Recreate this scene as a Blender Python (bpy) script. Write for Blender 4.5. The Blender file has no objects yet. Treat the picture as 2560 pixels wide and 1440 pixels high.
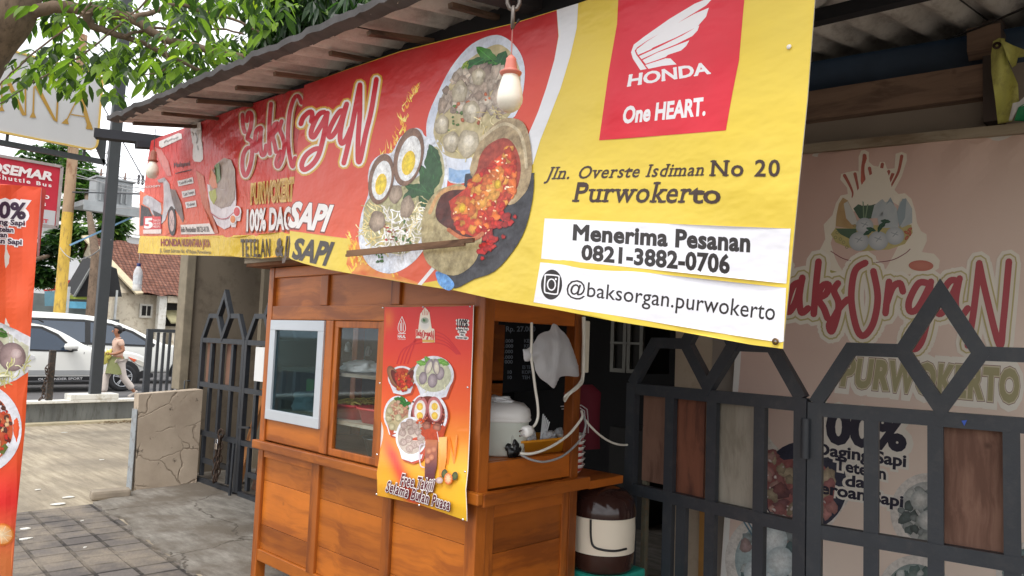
import bpy, bmesh, math, random
from math import radians as rad, sin, cos, pi
from mathutils import Vector as V, Matrix
from mathutils.geometry import delaunay_2d_cdt
from mathutils import noise as mnoise
scene = bpy.context.scene
COL = scene.collection
random.seed(11)

# ---------------------------------------------------------------- camera
FPX, CAMH = 1850.0, 1.6
YAW, PITCH, ROLL = rad(43.7), rad(4.27), rad(2.27)
_fh = V((-sin(YAW), cos(YAW), 0)); _r0 = V((cos(YAW), sin(YAW), 0)); _z = V((0, 0, 1))
FWD = _fh * cos(PITCH) + _z * sin(PITCH)
_u0 = _z * cos(PITCH) - _fh * sin(PITCH)
RGT = _r0 * cos(ROLL) + _u0 * sin(ROLL)
UPV = _u0 * cos(ROLL) - _r0 * sin(ROLL)
CAM = V((0, 0, CAMH))
cd = bpy.data.cameras.new('camera')
cam = bpy.data.objects.new('camera', cd); COL.objects.link(cam)
cam.matrix_world = Matrix(((RGT.x, UPV.x, -FWD.x, 0), (RGT.y, UPV.y, -FWD.y, 0), (RGT.z, UPV.z, -FWD.z, CAMH), (0, 0, 0, 1)))
cd.sensor_width = 36.0
cd.lens = 36.0 * FPX / 2560.0
cd.clip_start = 0.05; cd.clip_end = 2000
scene.camera = cam

# ---------------------------------------------------------------- world, sun, exposure
SUN_EL, SUN_AZ = rad(62), rad(150)
w = bpy.data.worlds.new('World'); scene.world = w; w.use_nodes = True
nt = w.node_tree
bg = nt.nodes['Background']
sky = nt.nodes.new('ShaderNodeTexSky'); sky.sky_type = 'NISHITA'; sky.sun_disc = False
sky.sun_elevation = SUN_EL; sky.sun_rotation = SUN_AZ; sky.dust_density = 4.0; sky.air_density = 1.0
hs = nt.nodes.new('ShaderNodeHueSaturation'); hs.inputs['Saturation'].default_value = 0.22; hs.inputs['Value'].default_value = 1.0
# thin cloud layer: the sky evened out towards white
tc = nt.nodes.new('ShaderNodeTexCoord'); mp = nt.nodes.new('ShaderNodeMapping'); mp.inputs['Scale'].default_value = (1, 1, 2.5)
nz = nt.nodes.new('ShaderNodeTexNoise'); nz.inputs['Scale'].default_value = 2.2; nz.inputs['Detail'].default_value = 6
cr = nt.nodes.new('ShaderNodeValToRGB'); cr.color_ramp.elements[0].position = .3; cr.color_ramp.elements[1].position = .62
mx = nt.nodes.new('ShaderNodeMixRGB'); mx.blend_type = 'MIX'; mx.inputs[2].default_value = (11.0, 11.2, 11.6, 1)
nt.links.new(sky.outputs[0], hs.inputs['Color'])
nt.links.new(tc.outputs['Generated'], mp.inputs[0]); nt.links.new(mp.outputs[0], nz.inputs['Vector'])
nt.links.new(nz.outputs[0], cr.inputs[0]); nt.links.new(cr.outputs[0], mx.inputs[0])
nt.links.new(hs.outputs[0], mx.inputs[1]); nt.links.new(mx.outputs[0], bg.inputs[0])
bg.inputs[1].default_value = 0.125
sd = bpy.data.lights.new('sun', 'SUN'); sd.energy = 1.2; sd.angle = rad(14); sd.color = (1, .96, .9)
sun = bpy.data.objects.new('sun', sd); COL.objects.link(sun)
# light travels from azimuth SUN_AZ (clockwise from +Y) downwards
_sd = V((sin(SUN_AZ) * cos(SUN_EL), cos(SUN_AZ) * cos(SUN_EL), sin(SUN_EL)))
sun.rotation_euler = (-_sd).to_track_quat('-Z', 'Y').to_euler(); sun.location = _sd * 30
scene.view_settings.view_transform = 'Standard'; scene.view_settings.look = 'None'
scene.view_settings.gamma = 1.0; scene.view_settings.use_curve_mapping = False
scene.view_settings.exposure = 0.62

# ---------------------------------------------------------------- pixels to points on real planes
def ray(x, y): return FWD + RGT * ((x - 1280) / FPX) - UPV * ((y - 720) / FPX)
def onplane(x, y, p0, n):
    d = ray(x, y); n = V(n); return CAM + d * ((V(p0) - CAM).dot(n) / d.dot(n))
def oY(x, y, Y): return onplane(x, y, (0, Y, 0), (0, 1, 0))
def oX(x, y, X): return onplane(x, y, (X, 0, 0), (1, 0, 0))
def oZ(x, y, Z): return onplane(x, y, (0, 0, Z), (0, 0, 1))
def oD(x, y, d): return CAM + ray(x, y) * d

# ---------------------------------------------------------------- colours and materials
def lin(c):
    c = c / 255.0
    return c / 12.92 if c <= .04045 else ((c + .055) / 1.055) ** 2.4
def S(r, g, b): return (lin(r), lin(g), lin(b))
MATS = {}
def _n(nt, t, **kw):
    n = nt.nodes.new(t)
    for k, v in kw.items(): setattr(n, k, v)
    return n
def _base(name):
    m = bpy.data.materials.new(name); m.use_nodes = True
    nt = m.node_tree; b = nt.nodes['Principled BSDF']
    return m, nt, b
def _coord(nt, sc=(1, 1, 1), rot=(0, 0, 0)):
    t = _n(nt, 'ShaderNodeTexCoord'); mp = _n(nt, 'ShaderNodeMapping')
    mp.inputs['Scale'].default_value = sc; mp.inputs['Rotation'].default_value = rot
    nt.links.new(t.outputs['Object'], mp.inputs[0]); return mp.outputs[0]
def _noise(nt, vec, scale, detail=5, rough=.6):
    n = _n(nt, 'ShaderNodeTexNoise'); n.inputs['Scale'].default_value = scale
    n.inputs['Detail'].default_value = detail; n.inputs['Roughness'].default_value = rough
    nt.links.new(vec, n.inputs['Vector']); return n.outputs[0]
def _ramp(nt, fac, stops):
    r = _n(nt, 'ShaderNodeValToRGB'); e = r.color_ramp.elements
    while len(e) < len(stops): e.new(.5)
    for i, (p, c) in enumerate(stops):
        e[i].position = p; e[i].color = (*c, 1) if len(c) == 3 else c
    nt.links.new(fac, r.inputs[0]); return r.outputs[0]
def _mix(nt, fac, a, b, mode='MIX'):
    m = _n(nt, 'ShaderNodeMixRGB', blend_type=mode)
    for i, s in ((0, fac), (1, a), (2, b)):
        if isinstance(s, (int, float)): m.inputs[i].default_value = s
        elif isinstance(s, tuple): m.inputs[i].default_value = (*s, 1)
        else: nt.links.new(s, m.inputs[i])
    return m.outputs[0]
def _bump(nt, b, h, strength=.3, dist=.01):
    bp = _n(nt, 'ShaderNodeBump'); bp.inputs['Strength'].default_value = strength; bp.inputs['Distance'].default_value = dist
    nt.links.new(h, bp.inputs['Height']); nt.links.new(bp.outputs[0], b.inputs['Normal'])
def sc(c, k): return tuple(min(1, x * k) for x in c)
def plain(name, c, rough=.5, metal=0.0, var=.25, vs=6.0, bump=.1, bs=40.0, spec=.5, dirt=None, stretch=(1, 1, 1)):
    """a painted or plastic surface: base colour with large soft variation, specks of dirt and a fine bump"""
    if name in MATS: return MATS[name]
    m, nt, b = _base(name)
    vec = _coord(nt, stretch)
    n1 = _noise(nt, vec, vs)
    col = _ramp(nt, n1, [(.25, sc(c, 1 - var)), (.75, sc(c, 1 + var * .6))])
    if dirt:
        n2 = _noise(nt, vec, vs * 3.1, 8, .7)
        f = _ramp(nt, n2, [(.5, (0, 0, 0)), (.72, (1, 1, 1))])
        col = _mix(nt, f, col, dirt)
    nt.links.new(col, b.inputs['Base Color'])
    b.inputs['Roughness'].default_value = rough; b.inputs['Metallic'].default_value = metal
    b.inputs['Specular IOR Level'].default_value = spec
    if bump: _bump(nt, b, _noise(nt, vec, bs), bump, .004)
    MATS[name] = m; return m
def wood(name, c1, c2, axis='x', rough=.35, scale=1.0, var2=None, coat=.0, sheen=.25):
    if name in MATS: return MATS[name]
    m, nt, b = _base(name)
    st = {'x': (.9, 9, 9), 'y': (9, .9, 9), 'z': (9, 9, .9)}[axis]
    vec = _coord(nt, tuple(s * scale for s in st))
    warp = _noise(nt, _coord(nt, (1.3, 1.3, 1.3)), 1.5, 2)
    add = _n(nt, 'ShaderNodeVectorMath', operation='MULTIPLY_ADD'); add.inputs[1].default_value = (1.0, 1.0, 1.0)
    nt.links.new(warp, add.inputs[0]); nt.links.new(vec, add.inputs[2])
    g = _noise(nt, add.outputs[0], 1.1, 9, .62)
    g2 = _noise(nt, add.outputs[0], 4.5, 6, .7)
    col = _ramp(nt, g, [(.28, sc(c2, .85)), (.40, c2), (.5, sc(c1, .9)), (.62, c1), (.8, sc(c1, 1.18))])
    col = _mix(nt, _ramp(nt, g2, [(.52, (0, 0, 0)), (.74, (.4, .4, .4))]), col, sc(c2, .75))
    big = _noise(nt, _coord(nt, (1, 1, 1)), 2.1, 4)
    col = _mix(nt, _ramp(nt, big, [(.45, (0, 0, 0)), (.75, (.4, .4, .4))]), col, c2)
    vk = _n(nt, 'ShaderNodeTexVoronoi'); vk.inputs['Scale'].default_value = 3.3; vk.inputs['Randomness'].default_value = 1
    nt.links.new(_coord(nt, (1, 1, 1)), vk.inputs['Vector'])
    col = _mix(nt, _ramp(nt, vk.outputs['Distance'], [(.02, (.7, .7, .7)), (.06, (0, 0, 0))]), col, sc(c2, .5))
    oi = _n(nt, 'ShaderNodeObjectInfo'); hv = _n(nt, 'ShaderNodeHueSaturation'); nt.links.new(col, hv.inputs['Color'])
    mr_ = _n(nt, 'ShaderNodeMapRange'); mr_.inputs['To Min'].default_value = .74; mr_.inputs['To Max'].default_value = 1.2
    nt.links.new(oi.outputs['Random'], mr_.inputs[0]); nt.links.new(mr_.outputs[0], hv.inputs['Value']); col = hv.outputs[0]
    nt.links.new(col, b.inputs['Base Color'])
    nt.links.new(_ramp(nt, g, [(.2, (rough + .15,) * 3), (.8, (rough,) * 3)]), b.inputs['Roughness'])
    b.inputs['Specular IOR Level'].default_value = .35; b.inputs['Coat Weight'].default_value = coat; b.inputs['Coat Roughness'].default_value = sheen
    _bump(nt, b, g, .25, .004)
    MATS[name] = m; return m
def glassm(name, tint=(.75, .82, .82), gloss=.14, rough=.03):
    if name in MATS: return MATS[name]
    m = bpy.data.materials.new(name); m.use_nodes = True; nt = m.node_tree; nt.nodes.clear()
    o = _n(nt, 'ShaderNodeOutputMaterial'); mixs = _n(nt, 'ShaderNodeMixShader')
    t = _n(nt, 'ShaderNodeBsdfTransparent'); t.inputs[0].default_value = (*tint, 1)
    g = _n(nt, 'ShaderNodeBsdfGlossy'); g.inputs['Roughness'].default_value = rough; g.inputs[0].default_value = (.9, .95, 1, 1)
    fr = _n(nt, 'ShaderNodeFresnel'); fr.inputs[0].default_value = 1.5
    ad = _n(nt, 'ShaderNodeMath', operation='MULTIPLY'); ad.inputs[1].default_value = gloss
    nt.links.new(fr.outputs[0], ad.inputs[0]); nt.links.new(ad.outputs[0], mixs.inputs[0])
    nt.links.new(t.outputs[0], mixs.inputs[1]); nt.links.new(g.outputs[0], mixs.inputs[2]); nt.links.new(mixs.outputs[0], o.inputs[0])
    MATS[name] = m; return m
def plastic_film(name, c=(.85, .87, .9), alpha=.6, rough=.35):
    if name in MATS: return MATS[name]
    m, nt, b = _base(name)
    b.inputs['Base Color'].default_value = (*c, 1); b.inputs['Roughness'].default_value = rough
    b.inputs['Alpha'].default_value = alpha; b.inputs['Subsurface Weight'].default_value = 0
    _bump(nt, b, _noise(nt, _coord(nt), 18, 4), .5, .02)
    MATS[name] = m; return m
def vinyl(name, rough=.42, bump=.5, bscale=5.0, stretch=(1, 1, 1), fine=.15, dist=.02):
    """printed cloth: colour comes from the print, creases from a bump"""
    m, nt, b = _base(name)
    a = _n(nt, 'ShaderNodeVertexColor', layer_name='Col')
    vec = _coord(nt, stretch)
    n1 = _noise(nt, vec, bscale, 3, .5); n2 = _noise(nt, _coord(nt), 60, 4)
    wv = _noise(nt, _coord(nt), 1.7, 4)
    col = _mix(nt, _ramp(nt, wv, [(.3, (0, 0, 0)), (.8, (.06, .06, .06))]), a.outputs['Color'], (.55, .5, .47))
    # fine mottling of the printed food pictures, weighted by the print itself
    d1 = _noise(nt, _coord(nt), 55, 6, .75); d2 = _noise(nt, _coord(nt), 23, 3, .6)
    dm = _mix(nt, .45, d1, d2); dk = _ramp(nt, dm, [(.34, (.42, .38, .34)), (.5, (1, 1, 1)), (.66, (1.5, 1.5, 1.5))])
    col = _mix(nt, a.outputs['Alpha'], col, _mix(nt, 1.0, col, dk, 'MULTIPLY'))
    nt.links.new(col, b.inputs['Base Color']); b.inputs['Roughness'].default_value = rough
    b.inputs['Specular IOR Level'].default_value = .3
    h = _n(nt, 'ShaderNodeMath', operation='MULTIPLY_ADD'); h.inputs[1].default_value = fine * .1
    nt.links.new(n2, h.inputs[0]); nt.links.new(n1, h.inputs[2])
    _bump(nt, b, h.outputs[0], bump, dist)
    return m

# ---------------------------------------------------------------- mesh builder
class MB:
    def __init__(s): s.v = []; s.f = []; s.m = []; s.sm = []
    def add(s, vs, fs, mi=0, smooth=False):
        b = len(s.v); s.v += [tuple(p) for p in vs]
        for f in fs: s.f.append([i + b for i in f]); s.m.append(mi); s.sm.append(smooth)
        return s
    def hexa(s, a, mi=0):
        """eight corners: bottom loop then top loop"""
        return s.add(a, [(3, 2, 1, 0), (4, 5, 6, 7), (0, 1, 5, 4), (1, 2, 6, 5), (2, 3, 7, 6), (3, 0, 4, 7)], mi)
    def box(s, x0, x1, y0, y1, z0, z1, mi=0, bev=0.0):
        if bev > 0:
            return s._bevbox(x0, x1, y0, y1, z0, z1, mi, bev)
        return s.hexa([(x0, y0, z0), (x1, y0, z0), (x1, y1, z0), (x0, y1, z0), (x0, y0, z1), (x1, y0, z1), (x1, y1, z1), (x0, y1, z1)], mi)
    def _bevbox(s, x0, x1, y0, y1, z0, z1, mi, b):
        bm = bmesh.new(); bmesh.ops.create_cube(bm, size=1)
        for v in bm.verts: v.co = V(((x0 + x1) / 2 + v.co.x * (x1 - x0), (y0 + y1) / 2 + v.co.y * (y1 - y0), (z0 + z1) / 2 + v.co.z * (z1 - z0)))
        bmesh.ops.bevel(bm, geom=bm.edges[:], offset=b, segments=2, affect='EDGES', profile=.6)
        bm.verts.index_update()
        s.add([v.co for v in bm.verts], [[v.index for v in f.verts] for f in bm.faces], mi); bm.free(); return s
    def beam(s, p, q, w, h, up=(0, 0, 1), mi=0):
        """bar from p to q, w across, h along up"""
        p, q, up = V(p), V(q), V(up); d = (q - p).normalized()
        sd = d.cross(up).normalized(); u = sd.cross(d).normalized()
        a = [p - sd * w / 2 - u * h / 2, p + sd * w / 2 - u * h / 2, p + sd * w / 2 + u * h / 2, p - sd * w / 2 + u * h / 2]
        return s.hexa(a + [x + (q - p) for x in a], mi)
    def tube(s, pts, r, n=10, mi=0, caps=True, smooth=True):
        pts = [V(p) for p in pts]; rs = r if isinstance(r, (list, tuple)) else [r] * len(pts)
        rings = []; prev = None
        for i, p in enumerate(pts):
            d = ((pts[min(i + 1, len(pts) - 1)] - pts[max(i - 1, 0)])).normalized()
            ref = prev if prev else (V((0, 0, 1)) if abs(d.z) < .9 else V((1, 0, 0)))
            a = (ref - d * ref.dot(d)).normalized(); b = d.cross(a); prev = a
            rings.append([p + (a * cos(2 * pi * k / n) + b * sin(2 * pi * k / n)) * rs[i] for k in range(n)])
        vs = [q for rg in rings for q in rg]; fs = []
        for i in range(len(pts) - 1):
            for k in range(n):
                fs.append((i * n + k, i * n + (k + 1) % n, (i + 1) * n + (k + 1) % n, (i + 1) * n + k))
        s.add(vs, fs, mi, smooth)
        if caps: s.add(rings[0], [tuple(range(n - 1, -1, -1))], mi); s.add(rings[-1], [tuple(range(n))], mi)
        return s
    def lathe(s, prof, o=(0, 0, 0), n=28, mi=0, ax=None, smooth=True, sq=None):
        """profile of (radius, height) turned about the vertical (or about ax) through o"""
        o = V(o); ax = V(ax or (0, 0, 1)).normalized()
        a = ax.orthogonal().normalized(); b = ax.cross(a); vs = []; fs = []
        for (r, h) in prof:
            for k in range(n):
                t = 2 * pi * k / n; rr = r
                if sq: rr = r / ((abs(cos(t)) ** sq + abs(sin(t)) ** sq) ** (1 / sq))
                vs.append(o + ax * h + (a * cos(t) + b * sin(t)) * rr)
        for i in range(len(prof) - 1):
            for k in range(n): fs.append((i * n + k, i * n + (k + 1) % n, (i + 1) * n + (k + 1) % n, (i + 1) * n + k))
        return s.add(vs, fs, mi, smooth)
    def quad(s, a, b, c, d, mi=0): return s.add([a, b, c, d], [(0, 1, 2, 3)], mi)
    def prism(s, pts, d, mi=0):
        """flat polygon pushed through by vector d"""
        n = len(pts); pts = [V(p) for p in pts]; d = V(d)
        return s.add(pts + [p + d for p in pts], [tuple(range(n - 1, -1, -1)), tuple(range(n, 2 * n))] + [(i, (i + 1) % n, n + (i + 1) % n, n + i) for i in range(n)], mi)
    def build(s, name, mats, parent=None):
        me = bpy.data.meshes.new(name); me.from_pydata(s.v, [], s.f)
        if not isinstance(mats, (list, tuple)): mats = [mats]
        for m in mats: me.materials.append(m)
        me.polygons.foreach_set('material_index', s.m); me.polygons.foreach_set('use_smooth', s.sm)
        me.update()
        o = bpy.data.objects.new(name, me); COL.objects.link(o)
        if parent: put(o, parent)
        return o
def recalc(o):
    bm = bmesh.new(); bm.from_mesh(o.data); bmesh.ops.recalc_face_normals(bm, faces=bm.faces); bm.to_mesh(o.data); bm.free()
def put(o, parent):
    o.parent = parent
    if parent.type == 'EMPTY': o.matrix_parent_inverse = Matrix.Translation(-V(PL[parent.name]))
PL = {}
def tag(o, label=None, cat=None, group=None, kind=None):
    if label: o['label'] = label
    if cat: o['category'] = cat
    if group: o['group'] = group
    if kind: o['kind'] = kind
    return o
def thing(name, label, cat, loc=(0, 0, 0), group=None):
    o = bpy.data.objects.new(name, None); COL.objects.link(o); o.location = loc; PL[o.name] = tuple(loc)
    o.empty_display_size = .1
    return tag(o, label, cat, group)
def struct(name, mb, m): return tag(mb.build(name, m), kind='structure')
def copy_tree(o, parent=None):
    c = o.copy(); COL.objects.link(c)
    if parent: c.parent = parent
    for ch in list(o.children): copy_tree(ch, c)
    return c
def smoothpts(pts, n=6, closed=False):
    P = [V(p) if not isinstance(p, V) else p for p in pts]; out = []
    m = len(P); rng = range(m if closed else m - 1)
    for i in rng:
        a = P[(i - 1) % m] if closed else P[max(i - 1, 0)]; b = P[i]; c = P[(i + 1) % m]
        d = P[(i + 2) % m] if closed else P[min(i + 2, m - 1)]
        for k in range(n):
            t = k / n
            out.append(.5 * ((2 * b) + (c - a) * t + (2 * a - 5 * b + 4 * c - d) * t * t + (3 * b - a - 3 * c + d) * t ** 3))
    if not closed: out.append(P[-1])
    return out
def bezarc(p, q, sag, n=12):
    p, q = V(p), V(q)
    return [p.lerp(q, t / n) - V((0, 0, sag * 4 * (t / n) * (1 - t / n))) for t in range(n + 1)]

# ---------------------------------------------------------------- flat printed artwork on a real surface
_txt = {}
def text_mesh(s, space=1.0):
    k = (s, space)
    if k in _txt: return _txt[k]
    c = bpy.data.curves.new('print', 'FONT'); c.body = s; c.resolution_u = 3; c.space_character = space
    o = bpy.data.objects.new('print', c)
    me = bpy.data.meshes.new_from_object(o)
    vs = [(v.co.x, v.co.y) for v in me.vertices]; fs = [list(p.vertices) for p in me.polygons]
    bpy.data.objects.remove(o); bpy.data.curves.remove(c); bpy.data.meshes.remove(me)
    # weld
    key = {}; mp = []; nv = []
    for p in vs:
        q = (round(p[0], 5), round(p[1], 5))
        if q not in key: key[q] = len(nv); nv.append(q)
        mp.append(key[q])
    fs = [[mp[i] for i in f] for f in fs]; fs = [f for f in fs if len(set(f)) == len(f)]
    _txt[k] = (nv, fs); return _txt[k]
CAPH = .69   # cap height of the built-in letters at size 1
def ccw(p): return sum(p[i - 1][0] * p[i][1] - p[i][0] * p[i - 1][1] for i in range(len(p))) > 0
def cdt(polys, lattice=None):
    """union of overlapping outlines, cut on a lattice so that it can follow a curved surface"""
    vs = []; fs = []; idx = {}
    def vi(p):
        q = (round(p[0], 3), round(p[1], 3))
        if q not in idx: idx[q] = len(vs); vs.append(V(q))
        return idx[q]
    for p in polys:
        if len(p) < 3: continue
        if not ccw(p): p = p[::-1]
        f = []
        for q in p:
            i = vi(q)
            if not f or f[-1] != i: f.append(i)
        if f and f[0] == f[-1]: f.pop()
        if len(set(f)) >= 3 and len(set(f)) == len(f): fs.append(f)
    if not fs: return [], []
    if lattice:
        xs = [v.x for v in vs]; ys = [v.y for v in vs]
        for i in range(int(min(xs) // lattice), int(max(xs) // lattice) + 2):
            for j in range(int(min(ys) // lattice), int(max(ys) // lattice) + 2): vi((i * lattice, j * lattice))
    r = delaunay_2d_cdt(vs, [], fs, 0, 1e-4)
    # keep the triangles whose middle lies in any of the outlines
    P = [[(vs[i].x, vs[i].y) for i in f] for f in fs]
    xs = [v.x for v in vs]; ys = [v.y for v in vs]
    cell = max((max(xs) - min(xs)) / 60, (max(ys) - min(ys)) / 60, 1e-6); grid = {}
    for p in P:
        x0 = min(q[0] for q in p); x1 = max(q[0] for q in p); y0 = min(q[1] for q in p); y1 = max(q[1] for q in p)
        for i in range(int(x0 // cell), int(x1 // cell) + 1):
            for j in range(int(y0 // cell), int(y1 // cell) + 1): grid.setdefault((i, j), []).append((p, x0, x1, y0, y1))
    out = []
    for f in r[2]:
        a, b_, c = (r[0][i] for i in f[:3]); x, y = (a.x + b_.x + c.x) / 3, (a.y + b_.y + c.y) / 3
        for p, x0, x1, y0, y1 in grid.get((int(x // cell), int(y // cell)), ()):
            if x0 <= x <= x1 and y0 <= y <= y1 and inpoly(x, y, p): out.append(f); break
    return r[0], out
def inpoly(x, y, P):
    c = False
    for i in range(len(P)):
        (x1, y1), (x2, y2) = P[i - 1], P[i]
        if (y1 > y) != (y2 > y) and x < (x2 - x1) * (y - y1) / (y2 - y1) + x1: c = not c
    return c
def dilate(vs, fs, off, tr=None):
    """outlines of the glyph triangles grown by off"""
    polys = [[vs[i] for i in f] for f in fs]
    if off > 0:
        cnt = {}
        for f in fs:
            for a, b in zip(f, f[1:] + f[:1]): cnt.setdefault((min(a, b), max(a, b)), []).append((a, b))
        be = [e[0] for e in cnt.values() if len(e) == 1]
        nrm = {}
        # orientation of each boundary edge comes from its face
        sgn = 1
        for f in fs[:1]: sgn = 1 if ccw([vs[i] for i in f]) else -1
        en = []
        for a, b in be:
            dx, dy = vs[b][0] - vs[a][0], vs[b][1] - vs[a][1]; l = math.hypot(dx, dy) or 1
            nx, ny = dy / l * sgn, -dx / l * sgn; en.append((a, b, nx, ny))
            for q in (a, b): nrm.setdefault(q, []).append((nx, ny))
        mv = {}
        for q, l in nrm.items():
            sx = sum(n[0] for n in l); sy = sum(n[1] for n in l); ll = math.hypot(sx, sy)
            if ll < 1e-6: mv[q] = (0, 0); continue
            sx /= ll; sy /= ll; d = max(.55, sx * l[0][0] + sy * l[0][1]); mv[q] = (sx * off / d, sy * off / d)
        for a, b, nx, ny in en:
            polys.append([vs[a], vs[b], (vs[b][0] + mv[b][0], vs[b][1] + mv[b][1]), (vs[a][0] + mv[a][0], vs[a][1] + mv[a][1])])
    return polys
def serifs(vs, fs, ext=.065, th=.05):
    cnt = {}
    for f in fs:
        for a, b in zip(f, f[1:] + f[:1]): cnt.setdefault((min(a, b), max(a, b)), []).append((a, b))
    out = []
    for e in cnt.values():
        if len(e) != 1: continue
        a, b = e[0]; (x0, y0), (x1, y1) = vs[a], vs[b]
        if abs(y0 - y1) < .004 and .05 < abs(x1 - x0) < .16:
            lo, hi = min(x0, x1) - ext, max(x0, x1) + ext
            if abs(y0) < .01: out.append([(lo, 0), (hi, 0), (hi, th), (lo, th)])
            elif y0 > .3: out.append([(lo, y0 - th), (hi, y0 - th), (hi, y0), (lo, y0)])
    return out
class Art:
    def __init__(s, surf, ls=.0006, lattice=None):
        s.surf = surf; s.ls = ls; s.lat = lattice; s.v = []; s.f = []; s.c = []; s.j = 0; s.detail = 0.0; s.elat = 0
    def _emit(s, vs, fs, col, layer):
        b = len(s.v); fn = callable(col)
        for p in vs:
            q, n = s.surf(p[0], p[1]); s.v.append(q + n * (layer * s.ls)); s.c.append((*(col(p[0], p[1]) if fn else col)[:3], s.detail))
        for f in fs: s.f.append([i + b for i in f])
    def polys(s, ps, col, layer, lattice=0):
        vs, fs = cdt(ps, lattice or s.lat); s._emit(vs, fs, col, layer)
    def poly(s, p, col, layer=1, lattice=0, smooth=0):
        if smooth: p = [tuple(q[:2]) for q in smoothpts([V((*q, 0)) for q in p], smooth, True)]
        s.polys([p], col, layer, lattice)
    def ell(s, cx, cy, rx, ry, col, layer=2, rim=None, rot=0, n=20, rings=1, wob=0):
        s.j = (s.j + 1) % 7; layer += s.j * .09
        vs = [(cx, cy)]; rim = rim or col; cs = [col]
        if s.elat: rings = max(rings, int(max(rx, ry) / s.elat)); n = max(n, int(max(rx, ry) * 6.3 / s.elat))
        for r in range(1, rings + 1):
            for k in range(n):
                t = 2 * pi * k / n; q = r / rings * (1 + (wob * (sin(3 * t + cx) + sin(5 * t + cy)) * .5 if wob else 0))
                x, y = rx * cos(t) * q, ry * sin(t) * q
                vs.append((cx + x * cos(rot) - y * sin(rot), cy + x * sin(rot) + y * cos(rot)))
                f = (r / rings) ** 1.6; cs.append(tuple(a + (b - a) * f for a, b in zip(col, rim)))
        fs = [(0, 1 + k, 1 + (k + 1) % n) for k in range(n)]
        for r in range(rings - 1):
            for k in range(n):
                a = 1 + r * n + k; b2 = 1 + r * n + (k + 1) % n; fs.append((a, a + n, b2 + n, b2))
        b = len(s.v)
        for p, c in zip(vs, cs):
            q, nn = s.surf(*p); s.v.append(q + nn * (layer * s.ls)); s.c.append((*c[:3], s.detail))
        for f in fs: s.f.append([i + b for i in f])
    def strokes(s, lines, w, col, layer=2, smooth=5, taper=None, closed=False):
        ps = []
        for L in lines:
            P = [tuple(p[:2]) for p in (smoothpts([V((*p, 0)) for p in L], smooth, closed) if smooth else [V((*p, 0)) for p in L])]
            if closed: P.append(P[0])
            m = len(P)
            for i in range(m - 1):
                a, b = P[i], P[i + 1]; dx, dy = b[0] - a[0], b[1] - a[1]; l = math.hypot(dx, dy)
                if l < 1e-6: continue
                nx, ny = -dy / l, dx / l
                wa = w / 2 * (taper(i / (m - 1)) if taper else 1); wb = w / 2 * (taper((i + 1) / (m - 1)) if taper else 1)
                ps.append([(a[0] + nx * wa, a[1] + ny * wa), (a[0] - nx * wa, a[1] - ny * wa), (b[0] - nx * wb, b[1] - ny * wb), (b[0] + nx * wb, b[1] + ny * wb)])
                for c, ww in ((a, wa), (b, wb)) if i == m - 2 else ((a, wa),):
                    ps.append([(c[0] + cos(2 * pi * k / 8 + .2) * ww, c[1] + sin(2 * pi * k / 8 + .2) * ww) for k in range(8)])
        s.polys(ps, col, layer)
    def text(s, t, bl, br, tr, tl, col, layer=3, bold=0.0, space=1.0, serif=0.0, clip=None):
        vs, fs = text_mesh(t, space)
        if not vs: return
        x0 = min(v[0] for v in vs); x1 = max(v[0] for v in vs)
        ps = dilate(vs, fs, bold)
        if serif: ps += serifs(vs, fs, serif, serif * .75 + .01)
        vv, ff = cdt([[(x * 200, y * 200) for x, y in p] for p in ps]); vv = [(v[0] / 200, v[1] / 200) for v in vv]
        def M(p):
            u = (p[0] - x0) / (x1 - x0); v = p[1] / CAPH
            b = (bl[0] + (br[0] - bl[0]) * u, bl[1] + (br[1] - bl[1]) * u); q = (tl[0] + (tr[0] - tl[0]) * u, tl[1] + (tr[1] - tl[1]) * u)
            return (b[0] + (q[0] - b[0]) * v, b[1] + (q[1] - b[1]) * v)
        P = [M(p) for p in vv]
        if s.lat: s.polys([[P[i] for i in f] for f in ff], col, layer)
        else: s._emit(P, ff, col, layer)
    def build(s, name, m, parent=None):
        me = bpy.data.meshes.new(name); me.from_pydata(s.v, [], s.f); me.materials.append(m)
        a = me.color_attributes.new('Col', 'FLOAT_COLOR', 'POINT')
        a.data.foreach_set('color', [x for c in s.c for x in c])
        me.update(); o = bpy.data.objects.new(name, me); COL.objects.link(o)
        if parent: put(o, parent)
        return o
def planar(p0, n, disp=None):
    p0, n = V(p0), V(n).normalized()
    if n.dot(CAM - p0) < 0: n = -n
    def f(x, y):
        return onplane(x, y, p0 + n * disp(x, y) if disp else p0, n), n
    return f
def zt(ox, oy, k): return lambda *ps: [(ox + x / k, oy + y / k) for x, y in ps]
# ================================================================ GROUND, ROAD, WALLS OF THE STREET
def ground_mat():
    m, nt, b = _base('worn_concrete_drive')
    v = _coord(nt)
    big = _noise(nt, v, .7, 4); mid = _noise(nt, _coord(nt, (.6, 5, 1)), 2.2, 9, .72); fine = _noise(nt, v, 45, 6, .7)
    col = _ramp(nt, mid, [(.28, S(122, 112, 96)), (.42, S(154, 142, 122)), (.55, S(178, 165, 143)), (.68, S(192, 180, 160)), (.8, S(206, 196, 176))])
    col = _mix(nt, _ramp(nt, big, [(.38, (.75, .75, .75)), (.6, (0, 0, 0))]), col, S(124, 114, 100))
    col = _mix(nt, _ramp(nt, fine, [(.55, (0, 0, 0)), (.75, (.5, .5, .5))]), col, S(92, 82, 70))
    nt.links.new(col, b.inputs['Base Color']); b.inputs['Roughness'].default_value = .93
    _bump(nt, b, _mix(nt, .5, mid, fine), .5, .02); return m
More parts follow.
